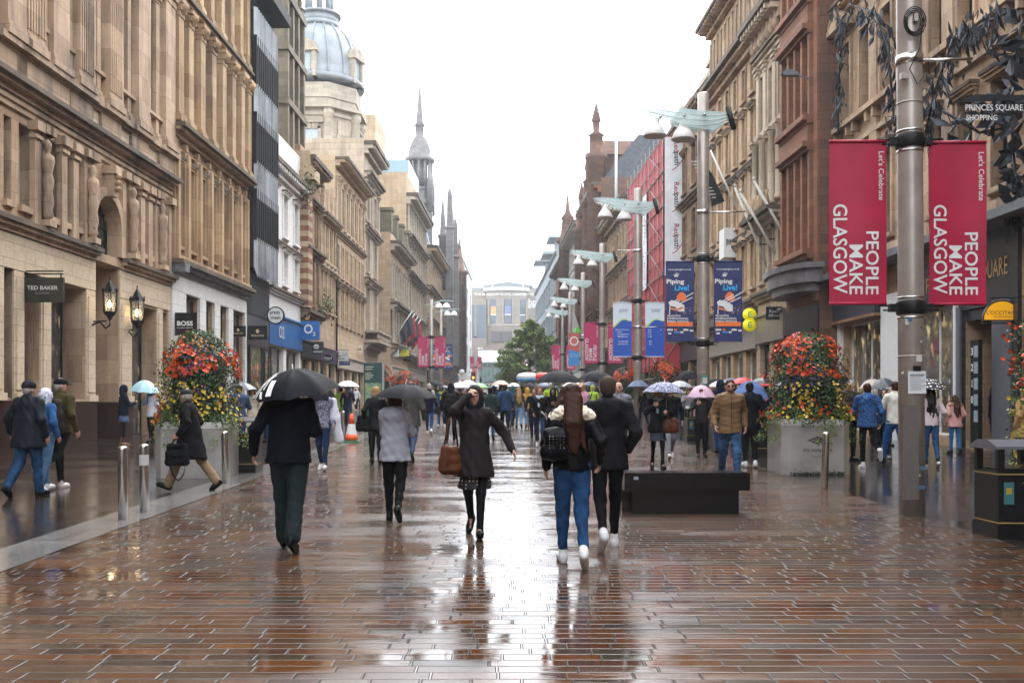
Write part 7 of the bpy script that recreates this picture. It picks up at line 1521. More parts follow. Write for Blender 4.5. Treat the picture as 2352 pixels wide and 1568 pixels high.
    if hooddown: q += [('C', tor(-.10, -.05, 1.455), tor(.10, -.05, 1.455), .055 * S_, .055 * S_, 1, 0), ('E', tor(0, -.105, 1.40), np.array([.115, .05, .10]) * S_, 0)]
    v, fc, mi = gen(q, res, .034, wrk, int(abs(X) * 13 + Y * 3) % 97)
    if zip_ is not None: ce = v[fc].mean(1); mi = np.where((np.abs(ce[:, 0]) < .0085) & (ce[:, 1] > .05) & (ce[:, 2] < sh[1][2] + .06), 1, mi)
    put([(v, fc, mi)], 'jacket', [tm, zip_ or tm], t)
    hs = lambda L_: [(p[0], np.array(p[1]) * S_, np.array(p[2]) * S_, *([x * S_ if j < 2 else x for j, x in enumerate(p[3:])] if p[0] == 'C' else p[3:])) for p in L_]
    if hood is not None:
        put([hv(gen(hs([('E', (0, -.012, .115), (.105, .128, .145), 0), ('C', (0, -.04, .0), (0, -.03, .06), .105, .10, 1, 0), ('SE', (0, .125, .085), (.072, .10, .115))]), min(res, .014), .03, .003, 4))], 'hood', [hood], t)
    elif hair:
        g = []
        hb = .07 if fur else 0
        if hair == 'short': g = [('E', (0, -.012, .148), (.083, .098, .092), 0), ('E', (0, -.045, .10), (.076, .062, .075), 0), ('SE', (0, .10, .075), (.085, .085, .085))]
        elif hair == 'bob': g = [('E', (0, -.012, .145), (.092, .105, .10), 0), ('E', (0, -.03, .06), (.098, .082, .085), 0), ('SE', (0, .11, .06), (.062, .10, .105))]
        elif hair == 'long': g = [('C', (x * .5, -.06 - hb * .4, .10), (x * 1.15, -.125 - hb, -.30 - .12 * ((i * 5) % 4) / 3), .03, .010, 1, 0) for i, x in enumerate((-.10, -.075, -.045, -.015, .02, .05, .08, .105))] + [('E', (0, -.012, .145), (.090, .104, .098), 0), ('C', (-.03, -.06 - hb * .4, .08), (-.04, -.13 - hb, -.14), .065, .045, .8, 0), ('C', (.03, -.06 - hb * .4, .08), (.03, -.13 - hb, -.14), .07, .055, .8, 0), ('C', (-.04, -.13 - hb, -.14), (-.03, -.13 - hb, -.40), .045, .02, .8, 0), ('C', (.03, -.13 - hb, -.14), (.02, -.135 - hb, -.43), .045, .02, .8, 0), ('C', (-.07, -.0, .06), (-.085, .02, -.20), .03, .02, 1, 0), ('C', (.07, -.0, .06), (.085, .02, -.20), .03, .02, 1, 0), ('SE', (0, .11, .06), (.060, .10, .105))]
        elif hair == 'bun': g = [('E', (0, -.012, .145), (.084, .10, .094), 0), ('E', (0, -.045, .09), (.074, .06, .07), 0), ('E', (0, -.11, .15), (.04, .04, .04), 0), ('SE', (0, .10, .07), (.075, .09, .09))]
        put([hv(gen(hs(g), min(res, .012), .02, .0035 if hair != 'short' else .002, 6, 2.2))], 'hair', [HM], t)
    if beard: put([hv(gen(hs([('E', (0, .045, .045), (.052, .05, .035), 0), ('SE', (0, .095, .085), (.04, .06, .034))]), .01, .01))], 'beard', [beard], t)
    if cap:
        g = [('E', (0, -.008, .165), (.094, .11, .072), 0), ('cut', .135 * S_)] if cap != 'beanie' else [('E', (0, -.012, .16), (.093, .11, .10), 0), ('cut', .125 * S_)]
        if cap in ('flat', 'peak'): g += [('E', (0, .115, .142), (.062, .055, .010), 0)]
        put([hv(gen(hs(g[:1]) + g[1:2] + hs(g[2:]), .012, .012))], 'hat', [capm or sm_], t)
    if fur:
        q = [('C', tor(-sw * .95, -.03, 1.41), tor(-.08, -.06, 1.455), .066 * S_, .07 * S_, 1, 0), ('C', tor(sw * .95, -.03, 1.41), tor(.08, -.06, 1.455), .066 * S_, .07 * S_, 1, 0), ('C', tor(-.10, -.07, 1.45), tor(.10, -.07, 1.45), .06 * S_, .06 * S_, 1, 0)]
        v, f, m = gen(q, .011, .03, .012, 8, 3.0); put([(v, f, m)], 'fur_trim', [fur], t)
    if scarf:
        put([gen([('C', tor(-.06, .03, 1.47), tor(.06, .03, 1.47), .055 * S_, .055 * S_, 1, 0), ('C', tor(-.05, -.04, 1.47), tor(.05, -.04, 1.47), .05 * S_, .05 * S_, 1, 0), ('C', tor(0.02, .085, 1.42), tor(.03, .125, 1.20), .045 * S_, .03 * S_, .6, 0)], .013, .03, .007, 3, 1.6)], 'scarf', [scarf], t)
    if glasses: put([hv(gen(hs([('E', (-.032, .098, .115), (.026, .008, .017), 0), ('E', (.032, .098, .115), (.026, .008, .017), 0), ('C', (-.07, .06, .118), (-.05, .095, .118), .004, .004, 1, 0), ('C', (.07, .06, .118), (.05, .095, .118), .004, .004, 1, 0)]), .006, .004))], 'sunglasses', [MT['black']], t)
    RW = np.array(Matrix.Rotation(R(yaw), 3, 'Z')); O_ = np.array([X, Y, gz(Y) + zoff])
    return t, {s: RW @ A[s][1] + O_ for s in A}, {s: RW @ A[s][2] + O_ for s in A}
# ---- umbrellas
def umbrella(cx, cy, cz, rad, hgt, grip, label, mat, tilt=(0, 0), marks=None, ribs=8, parent=None, inner=None, hide_shaft=False, scallop=.10):
    """cz is the height of the rim; grip the world point of the hand"""
    t = thing('umbrella', label, 'umbrella', (cx, cy, cz)); n = ribs * 6; m = 7; vs = []; fs = []
    for j in range(m + 1):
        q = j / m
        for i in range(n):
            a = 2 * math.pi * i / n; ph = (i % 6) / 6; dip = math.sin(math.pi * ph); r = rad * q * (1 - scallop * dip * q ** 1.5); vs.append((r * math.cos(a), r * math.sin(a), hgt * (1 - q ** 2.1) - .10 * hgt * dip * q * (1 - q) * 2 + .05 * hgt * dip * q ** 3))
    for j in range(m):
        for i in range(n): k = (i + 1) % n; fs.append((j*n+i, (j+1)*n+i, (j+1)*n+k, j*n+k))
    mb = MB().add(vs, fs, 0, True); mb.add([(x, y, z - .006) for x, y, z in vs], [q[::-1] for q in fs], 1, True)
    g = MB(); g.v = mb.v; c = mb.obj('canopy', [mat, inner or mat], t)
    rb = MB()
    for k in range(ribs):
        a = 2 * math.pi * k / ribs; rb.tube([(rad * q * math.cos(a), rad * q * math.sin(a), hgt * (1 - q ** 2.1) - .014) for q in (0.05, .35, .65, .85, 1.0)], .004, 4); rb.tube([(rad * .5 * math.cos(a), rad * .5 * math.sin(a), hgt * (1 - .5 ** 2.1) - .016), (.012 * math.cos(a), .012 * math.sin(a), hgt - .30)], .003, 4)
    rb.obj('ribs', MT['steel'], t)
    if marks: marks(MB, t, rad, hgt)
    t.rotation_euler = (R(tilt[0]), R(tilt[1]), 0); Mx = t.rotation_euler.to_matrix(); ap = Vector((cx, cy, cz)) + Mx @ Vector((0, 0, hgt + .05)); gp = Vector([float(v) for v in grip]); d = (gp - ap).normalized(); e = gp + d * .10
    inv = Mx.inverted(); lc = lambda p: inv @ (p - Vector((cx, cy, cz)))
    mb = MB(); mb.tube([lc(ap), lc(gp - d * .04)], .006, 6); mb.obj('shaft', MT['steel'], t); mb = MB(); mb.tube([lc(gp - d * .05), lc(e)], .014, 8); mb.obj('handle', MT['black'], t)
    return t
def umb_for(Y, px, py_top, py_rim, halfpx, side_px=0.0, dy=0.0):
    """canopy centre, rim height, radius and height from where it stands in the picture at distance Y"""
    return xat(px, Y), Y + dy, zat(py_rim, Y), halfpx * Y / F, (py_rim - py_top) * Y / F
def bag(name, label, cat, c, size, mat, strap=None, rz=0, smooth=True):
    t = thing(name, label, cat, c, R(rz)); a, b, h = size
    put([gen([('C', (-a * .7, 0, 0), (a * .7, 0, 0), b, b, 1, 0), ('C', (-a * .62, 0, h), (a * .62, 0, h), b * .7, b * .7, 1, 0), ('C', (-a * .66, 0, h * .5), (a * .66, 0, h * .5), b, b, 1, 0), ('C', (-a * .66, 0, 0), (-a * .6, 0, h), b, b * .7, 1, 0), ('C', (a * .66, 0, 0), (a * .6, 0, h), b, b * .7, 1, 0)], .013, .04, .006, 4)], 'bag_body', [mat], t)
    if strap: mb = MB(); mb.tube([tuple(p) for p in strap], .011, 6); mb.obj('strap', mat, t)
    return t
# ================================================================ WHO IS IN THE STREET
C = cloth
k_black = C('black_cloth', (.004, .004, .005)); k_navy = C('navy_cloth', (.005, .008, .020)); k_blackn = C('blue_black_cloth', (.0035, .0045, .009)); k_jean = C('blue_denim', (.014, .050, .135), var=.4); k_jeand = C('dark_denim', (.012, .028, .07), var=.25); k_jeanl = C('light_denim', (.10, .20, .34), var=.35)
k_char = C('charcoal_cloth', (.018, .017, .019)); k_grey = C('grey_cloth', (.24, .24, .27)); k_lgrey = C('pale_grey_cloth', (.29, .295, .345)); k_white = C('white_cloth', (.70, .70, .70)); k_khaki = C('khaki_cloth', (.20, .125, .055)); k_tan = C('tan_trousers', (.22, .15, .09)); k_olive = C('olive_cloth', (.045, .038, .012))
k_red = C('red_cloth', (.42, .02, .025)); k_pinkc = C('dusty_pink_cloth', (.50, .27, .27)); k_must = C('mustard_cloth', (.48, .26, .05)); k_brownb = C('tan_leather', (.085, .028, .012), .4); k_must2 = C('camel_cloth', (.36, .20, .09)); k_slate = C('slate_blue_cloth', (.045, .07, .13)); k_green = C('dark_green_cloth', (.018, .035, .030)); k_beige = C('beige_cloth', (.42, .36, .28))
k_grn = C('greenish_trousers', (.012, .020, .022)); leather = C('black_leather', (.004, .004, .005), .38, .004, 14); wshoe = C('white_shoe', (.62, .62, .64), .5); kshoe = C('black_shoe', (.005, .005, .005), .3); bshoe = C('brown_shoe', (.12, .06, .03), .5)
h_brown = C('dark_brown_hair', (.040, .016, .010), .42, .006, 60); h_black = C('black_hair', (.008, .007, .007), .4, .004, 60); h_blond = C('blond_hair', (.34, .20, .09), .5, .005, 60); h_grey = C('grey_hair', (.35, .33, .31), .6, .004, 60); h_auburn = C('auburn_hair', (.16, .065, .03), .5, .005, 60)
W1_, W2_, ST = (24, 6, -16, 26), (-16, 26, 24, 6), (2, 2, -2, 4)
def P(px, py, yaw, label, dx=0, **kw):
    X, Y = ground_at(px, py); kw.setdefault('res', .0135 if Y < 20 else (.019 if Y < 33 else .025)); return (X, Y) + person(X, Y, yaw, label, **kw)
def grip(X, Y, dz, dx=0.0, dy=0.0): return (X + dx, Y + dy, gz(Y) + dz)
# --- the six nearest walkers
X, Y = ground_at(664, 1262); u = umb_for(Y, 682, 842, 902, 103, dy=.0); gp = (X + .10, Y + .26, gz(Y) + 1.22)
person(X, Y, 2, 'man in a black jacket and grey-green trousers under the black umbrella with white marks', H=1.80, legs=(14, 5, -11, 18), arms=('out', 'umb'), tgt=(None, gp), tm=k_blackn, hem=.84, bulk=1.16, tr=k_grn, leg_r=1.14, flare=.022, shoe=kshoe, hair='short', hairm=h_grey, fat=1.12, zip_=None)
def white_marks(MB_, t, rad, hgt):
    def pt(a, q): return (rad * q * math.cos(a), rad * q * math.sin(a), hgt * (1 - q ** 2.1) + .012)
    mb = MB_()
    for a0, q0, a1, q1, w_ in ((198, .30, 206, .97, .026), (206, .34, 214, .97, .024), (214, .46, 222, .80, .022), (222, .42, 205, .72, .022), (233, .58, 240, .93, .075), (219, .84, 228, .97, .045)):
        n_ = 6
        for i in range(n_):
            f0, f1 = i / n_, (i + 1) / n_; A0, A1 = R(a0 + (a1 - a0) * f0), R(a0 + (a1 - a0) * f1); Q0, Q1 = q0 + (q1 - q0) * f0, q0 + (q1 - q0) * f1
            mb.quad(pt(A0 - w_ / max(Q0, .3), Q0), pt(A1 - w_ / max(Q1, .3), Q1), pt(A1 + w_ / max(Q1, .3), Q1), pt(A0 + w_ / max(Q0, .3), Q0))
    mb.obj('white_marks', MT['white'], t)
ub = pm('black_umbrella_cloth', (.007, .008, .012), .65, spec=.08, var=.15); ubi = pm('umbrella_underside', (.02, .02, .022), .6)
umbrella(*u[:3], u[3], u[4] * .92, gp, 'large black umbrella with bold white marks held over the man in black', ub, tilt=(9, -8), marks=white_marks, inner=ubi)
X, Y = ground_at(907, 1196); u = umb_for(Y, 932, 882, 912, 74, dy=.05); gp = (X + .02, Y + .26, gz(Y) + 1.18)
person(X, Y, 0, 'woman in a pale grey hooded rain jacket seen from behind under a black umbrella', H=1.64, legs=(8, 4, -14, 30), arms=('umb', 'phone'), tgt=(gp, None), fem=True, tm=k_lgrey, hem=.80, bulk=1.12, hooddown=True, tr=k_black, leg_r=.95, shoe=kshoe, hair='bob', hairm=h_brown, fat=1.1)
umbrella(*u[:3], u[3], u[4], gp, 'wide flat black umbrella over the woman in the pale grey jacket', ub, tilt=(3, 1), inner=ubi)
r = P(1090, 1232, 176, 'woman in a dark grey hooded parka and dotted skirt walking forwards, hand at her hood', H=1.69, legs=(16, 4, -15, 24), arms=('wide', 'face'), swing=-.5, fem=True, tm=C('parka_cloth', (.017, .014, .015)), hem=.70, bulk=1.12, hood=_pm['parka_cloth'], tr=k_black, leg_r=.79, cuff=.02, skirt=(.56, .21), skm=pattern('dotted_skirt_cloth', dots(24, (.015, .015, .018), (.55, .55, .55), .28)), shoe=kshoe, boot=.06, hairm=h_brown, head=(0, -14), zip_=C('zip_dark', (.02, .02, .02)), fat=1.05)
X, Y = r[0], r[1]; bag('handbag', 'brown leather tote bag on the arm of the woman in the grey parka', 'bag', (r[3][1][0] - .05, r[3][1][1] - .04, r[3][1][2] - .62), (.085, .06, .20), k_brownb, strap=[(-.06, 0, .24), (-.01, 0, .52), (.05, .02, .60), (.09, 0, .24)], rz=15)
furm = C('cream_fur', (.74, .66, .54), .95, .012, 60)
r = P(1314, 1296, 1, 'woman with very long brown hair, cream fur collar, black jacket and blue jeans', H=1.70, legs=(13, 8, -12, 24), arms=('hang', 'bag'), fem=True, tm=leather, hem=.90, bulk=1.16, tr=k_jean, leg_r=.98, cuff=.10, shoe=wshoe, hair='long', hairm=h_brown, fur=furm, wrk=.008)
X, Y = r[0], r[1]; mb = MB(); t = thing('backpack', 'small black studded backpack on the woman with the cream fur collar', 'backpack', (X - .17, Y - .21, gz(Y) + 1.06), R(10))
put([gen([('C', (-.07, 0, 0), (.07, 0, 0), .075, .075, 1, 0), ('C', (-.06, 0, .16), (.06, 0, .16), .06, .06, 1, 0), ('C', (0, -.02, .02), (0, -.02, .14), .10, .09, .7, 0), ('C', (-.05, -.05, .13), (.05, -.05, .13), .05, .05, 1, 0)], .011, .03, .004, 2)], 'pack', [leather], t)
rr = random.Random(4)
for i in range(5):
    for j in range(5): mb.lathe([(.007, 0), (.001, .006)], -.07 + i * .033, 0, 5); mb.v[-10:] = [(x, -.095 - z, .04 + j * .026 + rr.uniform(-.004, .004) + y) for x, y, z in mb.v[-10:]]
mb.obj('studs', MT['steel'], t); mb = MB(); [mb.tube([(x, .02, .20), (x * 1.2, .13, .33), (x * 1.4, .22, .36)], .014, 6) for x in (-.06, .08)]; mb.obj('straps', leather, t)
P(1396, 1259, 0, 'man in a black hoodie and skinny black trousers with white trainers seen from behind', H=1.80, legs=(-14, 28, 14, 5), arms=('hang', 'pocket'), swing=-.1, tm=C('black_hoodie', (.008, .008, .010)), hem=.80, bulk=1.16, hooddown=True, tr=k_black, leg_r=.86, shoe=wshoe, hair='short', hairm=C('cropped_brown_hair', (.05, .035, .028), .7), wrk=.007)
P(1676, 1108, 180, 'man in sunglasses, tan brown zipped jacket and blue jeans behind the bench', H=1.80, legs=(18, 6, -12, 20), arms=('hang', 'hang'), swing=.35, tm=C('brown_rain_jacket', (.16, .095, .045), .6, .004, 16), hem=.82, bulk=1.16, hooddown=True, tr=C('washed_denim', (.030, .075, .16), var=.6), leg_r=1.05, shoe=kshoe, hair='short', hairm=h_brown, glasses=True, beard=C('stubble', (.10, .05, .03)), zip_=MT['black'], head=(-4, 0), wrk=.008)
r = P(438, 1128, 88, 'old man in a long black coat and flat cap striding past the left planter', H=1.66, legs=(26, 4, -22, 14), arms=('bag', 'bag'), tm=k_black, hem=.56, bulk=1.14, tr=k_tan, leg_r=1.12, flare=.02, shoe=kshoe, hair='short', hairm=h_grey, cap='flat', capm=C('dark_grey_cap', (.03, .03, .035)), lean=6, head=(-20, 0), wrk=.005)
X, Y = r[0], r[1]; bag('shoulder_bag', 'black bag with a trailing strap carried by the old man in the long coat', 'bag', (r[4][-1][0], r[4][-1][1] - .03, r[4][-1][2] - .42), (.19, .06, .24), k_black, strap=[(-.14, 0, 0), (-.06, 0, -.22), (.02, 0, -.30), (.10, 0, -.2), (.14, 0, 0)]); mb = MB(); mb.tube([(-.09, 0, .26), (-.04, 0, .35), (.04, 0, .35), (.09, 0, .26)], .012, 6); mb.obj('handle', k_black, [o for o in bpy.data.objects if o.get('label', '').startswith('black bag with a trailing')][0])
P(66, 1140, -14, 'old man in a dark navy jacket, blue jeans and dark cap, leftmost of all', H=1.76, legs=(-14, 22, 12, 6), arms=('out', 'hang'), tm=C('dark_wax_jacket', (.010, .014, .020), .45), hem=.74, bulk=1.28, tr=C('mid_denim', (.018, .058, .13), var=.5), leg_r=1.12, flare=.012, shoe=kshoe, hair='short', hairm=h_grey, cap='beanie', capm=k_char, head=(-22, 0), fat=1.15)
r = P(104, 1128, -20, 'woman in a pale patterned headscarf half hidden by the old man in navy', H=1.62, legs=(10, 4, -8, 12), arms=('hang', 'hang'), fem=True, tm=C('denim_jacket', (.03, .10, .25), var=.3), hem=.90, bulk=1.1, tr=k_jeanl, shoe=wshoe, hood=pattern('headscarf_cloth', blot(30, (.6, .6, .65), (.05, .08, .2), .55)), head=(-10, 0))
r = P(139, 1122, -16, 'man in an olive jacket and black peaked cap with a large dark backpack', H=1.83, legs=(10, 4, -26, 40), arms=('hang', 'hang'), tm=k_olive, hem=.88, bulk=1.14, tr=k_black, leg_r=.95, shoe=C('pinkish_white_shoe', (.55, .48, .48), .5), hair='short', hairm=h_grey, cap='peak', capm=k_black, head=(-55, 0))
X, Y = r[0], r[1]; bag('backpack', 'large dark backpack with a striped cloth over it on the man in the olive jacket', 'backpack', (X - .06, Y - .24, gz(Y) + 1.0), (.17, .12, .38), C('dark_canvas', (.022, .018, .016)), strap=[(-.1, .05, .44), (-.05, .2, .50), (.0, .3, .48)], rz=-10)
P(284, 1024, -60, 'woman in a dark hooded coat and blue flowered skirt by the granite plinth', H=1.72, legs=ST, arms=('phone', 'phone'), fem=True, tm=k_navy, hem=.86, bulk=1.15, hood=k_navy, tr=k_black, leg_r=.74, skirt=(.68, .21), skm=pattern('blue_flower_cloth', blot(26, (.03, .10, .20), (.30, .08, .05), .62)), shoe=bshoe, boot=.12)
X, Y = ground_at(347, 1016); u = umb_for(Y, 332, 873, 899, 35, dy=0); gp = (X - .22, Y - .12, gz(Y) + 1.30)
person(X, Y, 150, 'woman in a white top, bright blue scarf and black leggings under the pale blue umbrella', H=1.68, legs=ST, arms=('hang', 'umb'), tgt=(None, gp), fem=True, tm=C('pale_lilac_top', (.55, .55, .62)), hem=.78, tr=k_black, leg_r=.8, shoe=kshoe, hair='bun', hairm=h_auburn, scarf=C('bright_blue_scarf', (.02, .16, .42)), res=.018)
umbrella(*u[:3], u[3], u[4] * 1.0, gp, 'pale sky blue umbrella beside the left planter', pm('sky_blue_umbrella', (.34, .55, .62), .5, var=.04), tilt=(4, 6))
X, Y = ground_at(741, 1080); u = umb_for(Y, 722, 872, 910, 48, dy=.2); gp = (X - .16, Y - .22, gz(Y) + 1.15)
person(X, Y, 178, 'woman in a long white cardigan over a patterned top, beside the man in black', H=1.70, legs=(12, 4, -8, 18), arms=('hang', 'umb'), tgt=(None, gp), fem=True, tm=pattern('mottled_top_cloth', blot(30, (.28, .28, .36), (.05, .05, .09), .5)), hem=.84, tr=k_jeand, leg_r=.88, shoe=wshoe, hair='long', hairm=h_auburn, res=.016)
umbrella(*u[:3], u[3], u[4], gp, 'black umbrella peeping out behind the big white-marked one', ub, tilt=(6, 10), inner=ubi)
mb = MB(); cdn = [o for o in bpy.data.objects if o.get('label', '').startswith('woman in a long white cardigan')][0]
put([gen([('C', (-.20, -.04, 1.38), (-.24, -.04, 1.05), .075, .10, .7, 0), ('C', (-.24, -.04, 1.05), (-.32, -.06, .62), .09, .10, .7, 0), ('C', (.16, -.05, 1.38), (.20, -.05, .70), .08, .10, .7, 0), ('C', (-.1, -.10, 1.3), (.1, -.10, 1.3), .09, .09, .7, 0), ('C', (-.15, -.12, .8), (.15, -.12, .8), .09, .09, .7, 0), ('C', (-.12, -.11, 1.05), (.12, -.11, 1.05), .1, .1, .7, 0)], .016, .05, .006, 3)], 'cardigan', [C('white_knit', (.58, .60, .68))], cdn)
# --- between the planter and the left shops
X, Y = ground_at(549, 1042); P(549, 1042, 5, 'man in a slate blue waterproof standing by the bin right of the left planter', H=1.72, legs=ST, arms=('phone', 'phone'), tm=k_slate, hem=.84, bulk=1.12, hooddown=True, tr=k_jeand, shoe=kshoe, hair='short', hairm=h_brown)
X, Y = ground_at(581, 1020); u = umb_for(Y, 556, 878, 896, 36, dy=-.1); gp = (X - .2, Y + .1, gz(Y) + 1.25)
person(X, Y, 170, 'woman in a long beige trench coat under a dark umbrella', H=1.66, legs=ST, arms=('hang', 'umb'), tgt=(None, gp), fem=True, tm=k_beige, hem=.50, tr=k_beige, leg_r=.9, shoe=wshoe, hair='bob', hairm=h_auburn, res=.02)
umbrella(*u[:3], u[3], u[4], gp, 'dark grey umbrella over the woman in the beige coat', pm('dark_grey_umbrella', (.05, .06, .075), .45), tilt=(2, -3)); 
P(612, 1015, 160, 'woman in a red and white striped shirt by the shop windows', H=1.66, legs=ST, arms=('bag', 'hang'), fem=True, tm=pattern('striped_cloth', stripes(0, 22, (.6, .55, .55), (.35, .05, .06), .7)), hem=.9, tr=k_jeand, shoe=kshoe, hair='bun', hairm=h_brown, shirt=None)
P(645, 1000, 185, 'woman in a bright red top partly hidden behind the man with the marked umbrella', H=1.62, legs=ST, fem=True, tm=C('bright_red_cloth', (.65, .02, .01)), tr=k_jeand, hair='bob', hairm=h_brown)
P(785, 949, 175, 'young woman in a red jacket and red knitted hat on the left pavement', H=1.66, legs=W1_, arms=('pocket', 'hang'), fem=True, tm=k_red, hem=.84, tr=k_jeand, leg_r=.85, shoe=bshoe, hair='long', hairm=h_brown, cap='beanie', capm=C('scarlet_wool', (.6, .03, .03)), res=.02)
P(802, 950, 178, 'man in a navy hooded top with white cords beside the girl in the red hat', H=1.78, legs=W2_, arms=('hang', 'pocket'), tm=k_slate, hem=.86, bulk=1.1, hood=k_slate, tr=k_jeand, shoe=bshoe, res=.02)
P(818, 944, 182, 'person with white hair, a white shirt and a long white apron', H=1.68, legs=W1_, tm=k_white, hem=.9, skirt=(.5, .2), skm=k_white, tr=k_black, shoe=wshoe, hair='short', hairm=C('white_hair', (.6, .55, .5)), res=.02)
r = P(863, 1066, 10, 'woman in a dark leather coat with a black shoulder bag beside the pale grey jacket', H=1.66, legs=(8, 4, -8, 10), arms=('bag', 'umb'), fem=True, tm=leather, hem=.74, bulk=1.12, tr=k_black, shoe=kshoe, hair='bob', hairm=h_blond)
X, Y = r[0], r[1]; bag('shoulder_bag', 'soft black shoulder bag of the woman in the dark leather coat', 'bag', (X - .27, Y - .02, gz(Y) + .78), (.12, .07, .22), k_black, strap=[(-.05, 0, .24), (.05, .02, .55), (.08, 0, .24)])
P(944, 1060, -4, 'broad man in a grey-green coat and cap behind the pale grey jacket', H=1.80, legs=W1_, arms=('hang', 'hang'), swing=.3, tm=C('grey_green_cloth', (.055, .055, .045)), hem=.78, bulk=1.18, tr=k_slate, shoe=kshoe, cap='flat', capm=k_char, hair='short', hairm=h_grey)
r = P(986, 999, 3, 'woman in a navy jacket, turned-up bright jeans and white trainers carrying a dark handbag', H=1.66, legs=W1_, arms=('hang', 'bag'), fem=True, tm=k_navy, hem=.84, bulk=1.1, tr=k_jean, leg_r=.9, cuff=.12, shoe=wshoe, hair='bob', hairm=h_black)
X, Y = r[0], r[1]; bag('handbag', 'dark handbag with a long strap at the side of the woman in bright jeans', 'bag', (X + .28, Y, gz(Y) + .78), (.10, .05, .2), k_char, strap=[(-.06, 0, .2), (-.06, 0, .55), (.04, 0, .2)])
P(1014, 982, 178, 'young man in a black jacket with blue and yellow lining seen from the front', H=1.74, legs=W2_, skin='skind', tm=C('blue_trim_jacket', (.012, .05, .10)), hem=.86, tr=k_jeand, shoe=wshoe, hair='short', hairm=h_black, scarf=C('yellow_trim', (.35, .32, .04)), res=.02)
r = P(1036, 1012, 0, 'person in a black hooded anorak with a tall black rucksack walking away', H=1.82, legs=W2_, tm=k_black, hem=.82, bulk=1.24, hood=k_black, tr=k_black, shoe=kshoe)
X, Y = r[0], r[1]; bag('rucksack', 'tall black rucksack with brown leather straps on the hooded walker', 'backpack', (X, Y - .24, gz(Y) + 1.05), (.14, .10, .34), C('black_canvas', (.010, .010, .011)), strap=[(0, -.11, .36), (0, -.13, .2), (0, -.12, .02)])
P(1126, 1012, 2, 'man in a dark green jacket just behind the woman in the parka', H=1.70, legs=W1_, arms=('hang', 'hang'), swing=.3, tm=k_green, hem=.82, bulk=1.14, tr=k_jeand, shoe=kshoe, hairm=h_black)
P(1134, 975, -3, 'person in a navy hooded coat walking away behind the man in green', H=1.76, legs=W2_, tm=k_navy, hem=.8, bulk=1.15, hood=k_navy, tr=k_jean, shoe=wshoe)
P(1160, 998, 4, 'man in a blue quilted denim jacket and black trousers walking away in mid street', H=1.80, legs=W1_, arms=('hang', 'hang'), swing=.5, tm=C('blue_quilted', (.018, .045, .10), var=.35), hem=.84, bulk=1.12, hooddown=True, tr=k_black, shoe=kshoe, hairm=h_brown)
P(1176, 980, 6, 'man in a steel blue anorak and dark blue trousers just right of the quilted jacket', H=1.72, legs=W2_, swing=.4, tm=C('steel_blue_cloth', (.03, .06, .11)), hem=.82, bulk=1.1, hood=_pm['steel_blue_cloth'], tr=k_jeand, shoe=kshoe)
P(1192, 985, 2, 'woman with long blond hair, an olive jacket and light jeans seen from behind', H=1.68, legs=W1_, fem=True, tm=C('olive_bomber', (.05, .045, .02)), hem=.9, tr=k_jeanl, leg_r=.9, shoe=kshoe, hair='long', hairm=h_blond)
r = P(1211, 984, 4, 'person in a mustard yellow hooded jacket and pale jeans', H=1.68, legs=W2_, fem=True, tm=k_must, hem=.84, bulk=1.1, hood=k_must, tr=k_jeanl, leg_r=.9, shoe=bshoe)
P(1240, 1028, 176, 'young woman in a black jacket and pale blue scarf with dark jeans walking forwards', H=1.68, legs=W1_, arms=('pocket', 'pocket'), fem=True, tm=k_black, hem=.88, bulk=1.1, tr=k_jeand, leg_r=.88, shoe=wshoe, hair='bun', hairm=h_auburn, scarf=C('pale_blue_scarf', (.45, .53, .6)), shirt=k_white)
P(1226, 1008, 182, 'dark-coated figure half hidden behind the young woman with the pale scarf', H=1.66, legs=W2_, tm=k_navy, hem=.8, tr=k_black, hair='short', hairm=h_black)
P(1270, 1018, 178, 'teenager in a black hood holding a cup under the wide black umbrella', H=1.64, legs=ST, arms=('phone', 'phone'), tm=k_black, hem=.84, hood=k_black, tr=k_black)
X, Y = ground_at(1296, 1022); u = umb_for(Y, 1282, 851, 878, 54, dy=-.15); gp = (X - .12, Y - .25, gz(Y) + 1.3)
person(X, Y, 175, 'woman with long light brown hair holding the wide black umbrella in mid street', H=1.68, legs=W1_, arms=('umb', 'hang'), tgt=(None, gp), fem=True, tm=C('brown_check_coat', (.12, .085, .06)), hem=.76, hair='long', hairm=h_auburn, tr=k_jeand, res=.019)
umbrella(*u[:3], u[3], u[4], gp, 'wide black umbrella above the long-haired couple, left of the woman in pink', ub, tilt=(3, 0), inner=ubi)
X, Y = ground_at(1336, 1040); u = umb_for(Y, 1374, 850, 872, 44, dy=.4); gp = (X + .25, Y + .1, gz(Y) + 1.45)
person(X, Y, 172, 'blond woman in a pink padded waistcoat over a striped jersey with a dark scarf', H=1.80, legs=W1_, arms=('cross', 'face'), fem=True, tm=pattern('striped_jersey', stripes(2, 30, (.02, .03, .06), (.35, .35, .38), .65)), hem=.9, tr=k_jeand, hair='bob', hairm=h_blond, scarf=k_black, res=.018)
pw = [o for o in bpy.data.objects if o.get('label', '').startswith('blond woman in a pink')][0]; put([gen([('C', (0, 0, 1.40), (0, 0, 1.02), .185, .175, .78, 0), ('cut', .92), ('C', (-.12, 0, 1.46), (.12, 0, 1.46), .075, .075, 1, 0)], .018, .03, .006, 2)], 'waistcoat', [C('pink_quilting', (.52, .25, .34))], pw)
umbrella(*u[:3], u[3], u[4], gp, 'second wide black umbrella, right of the woman in pink', ub, tilt=(2, 3), inner=ubi)
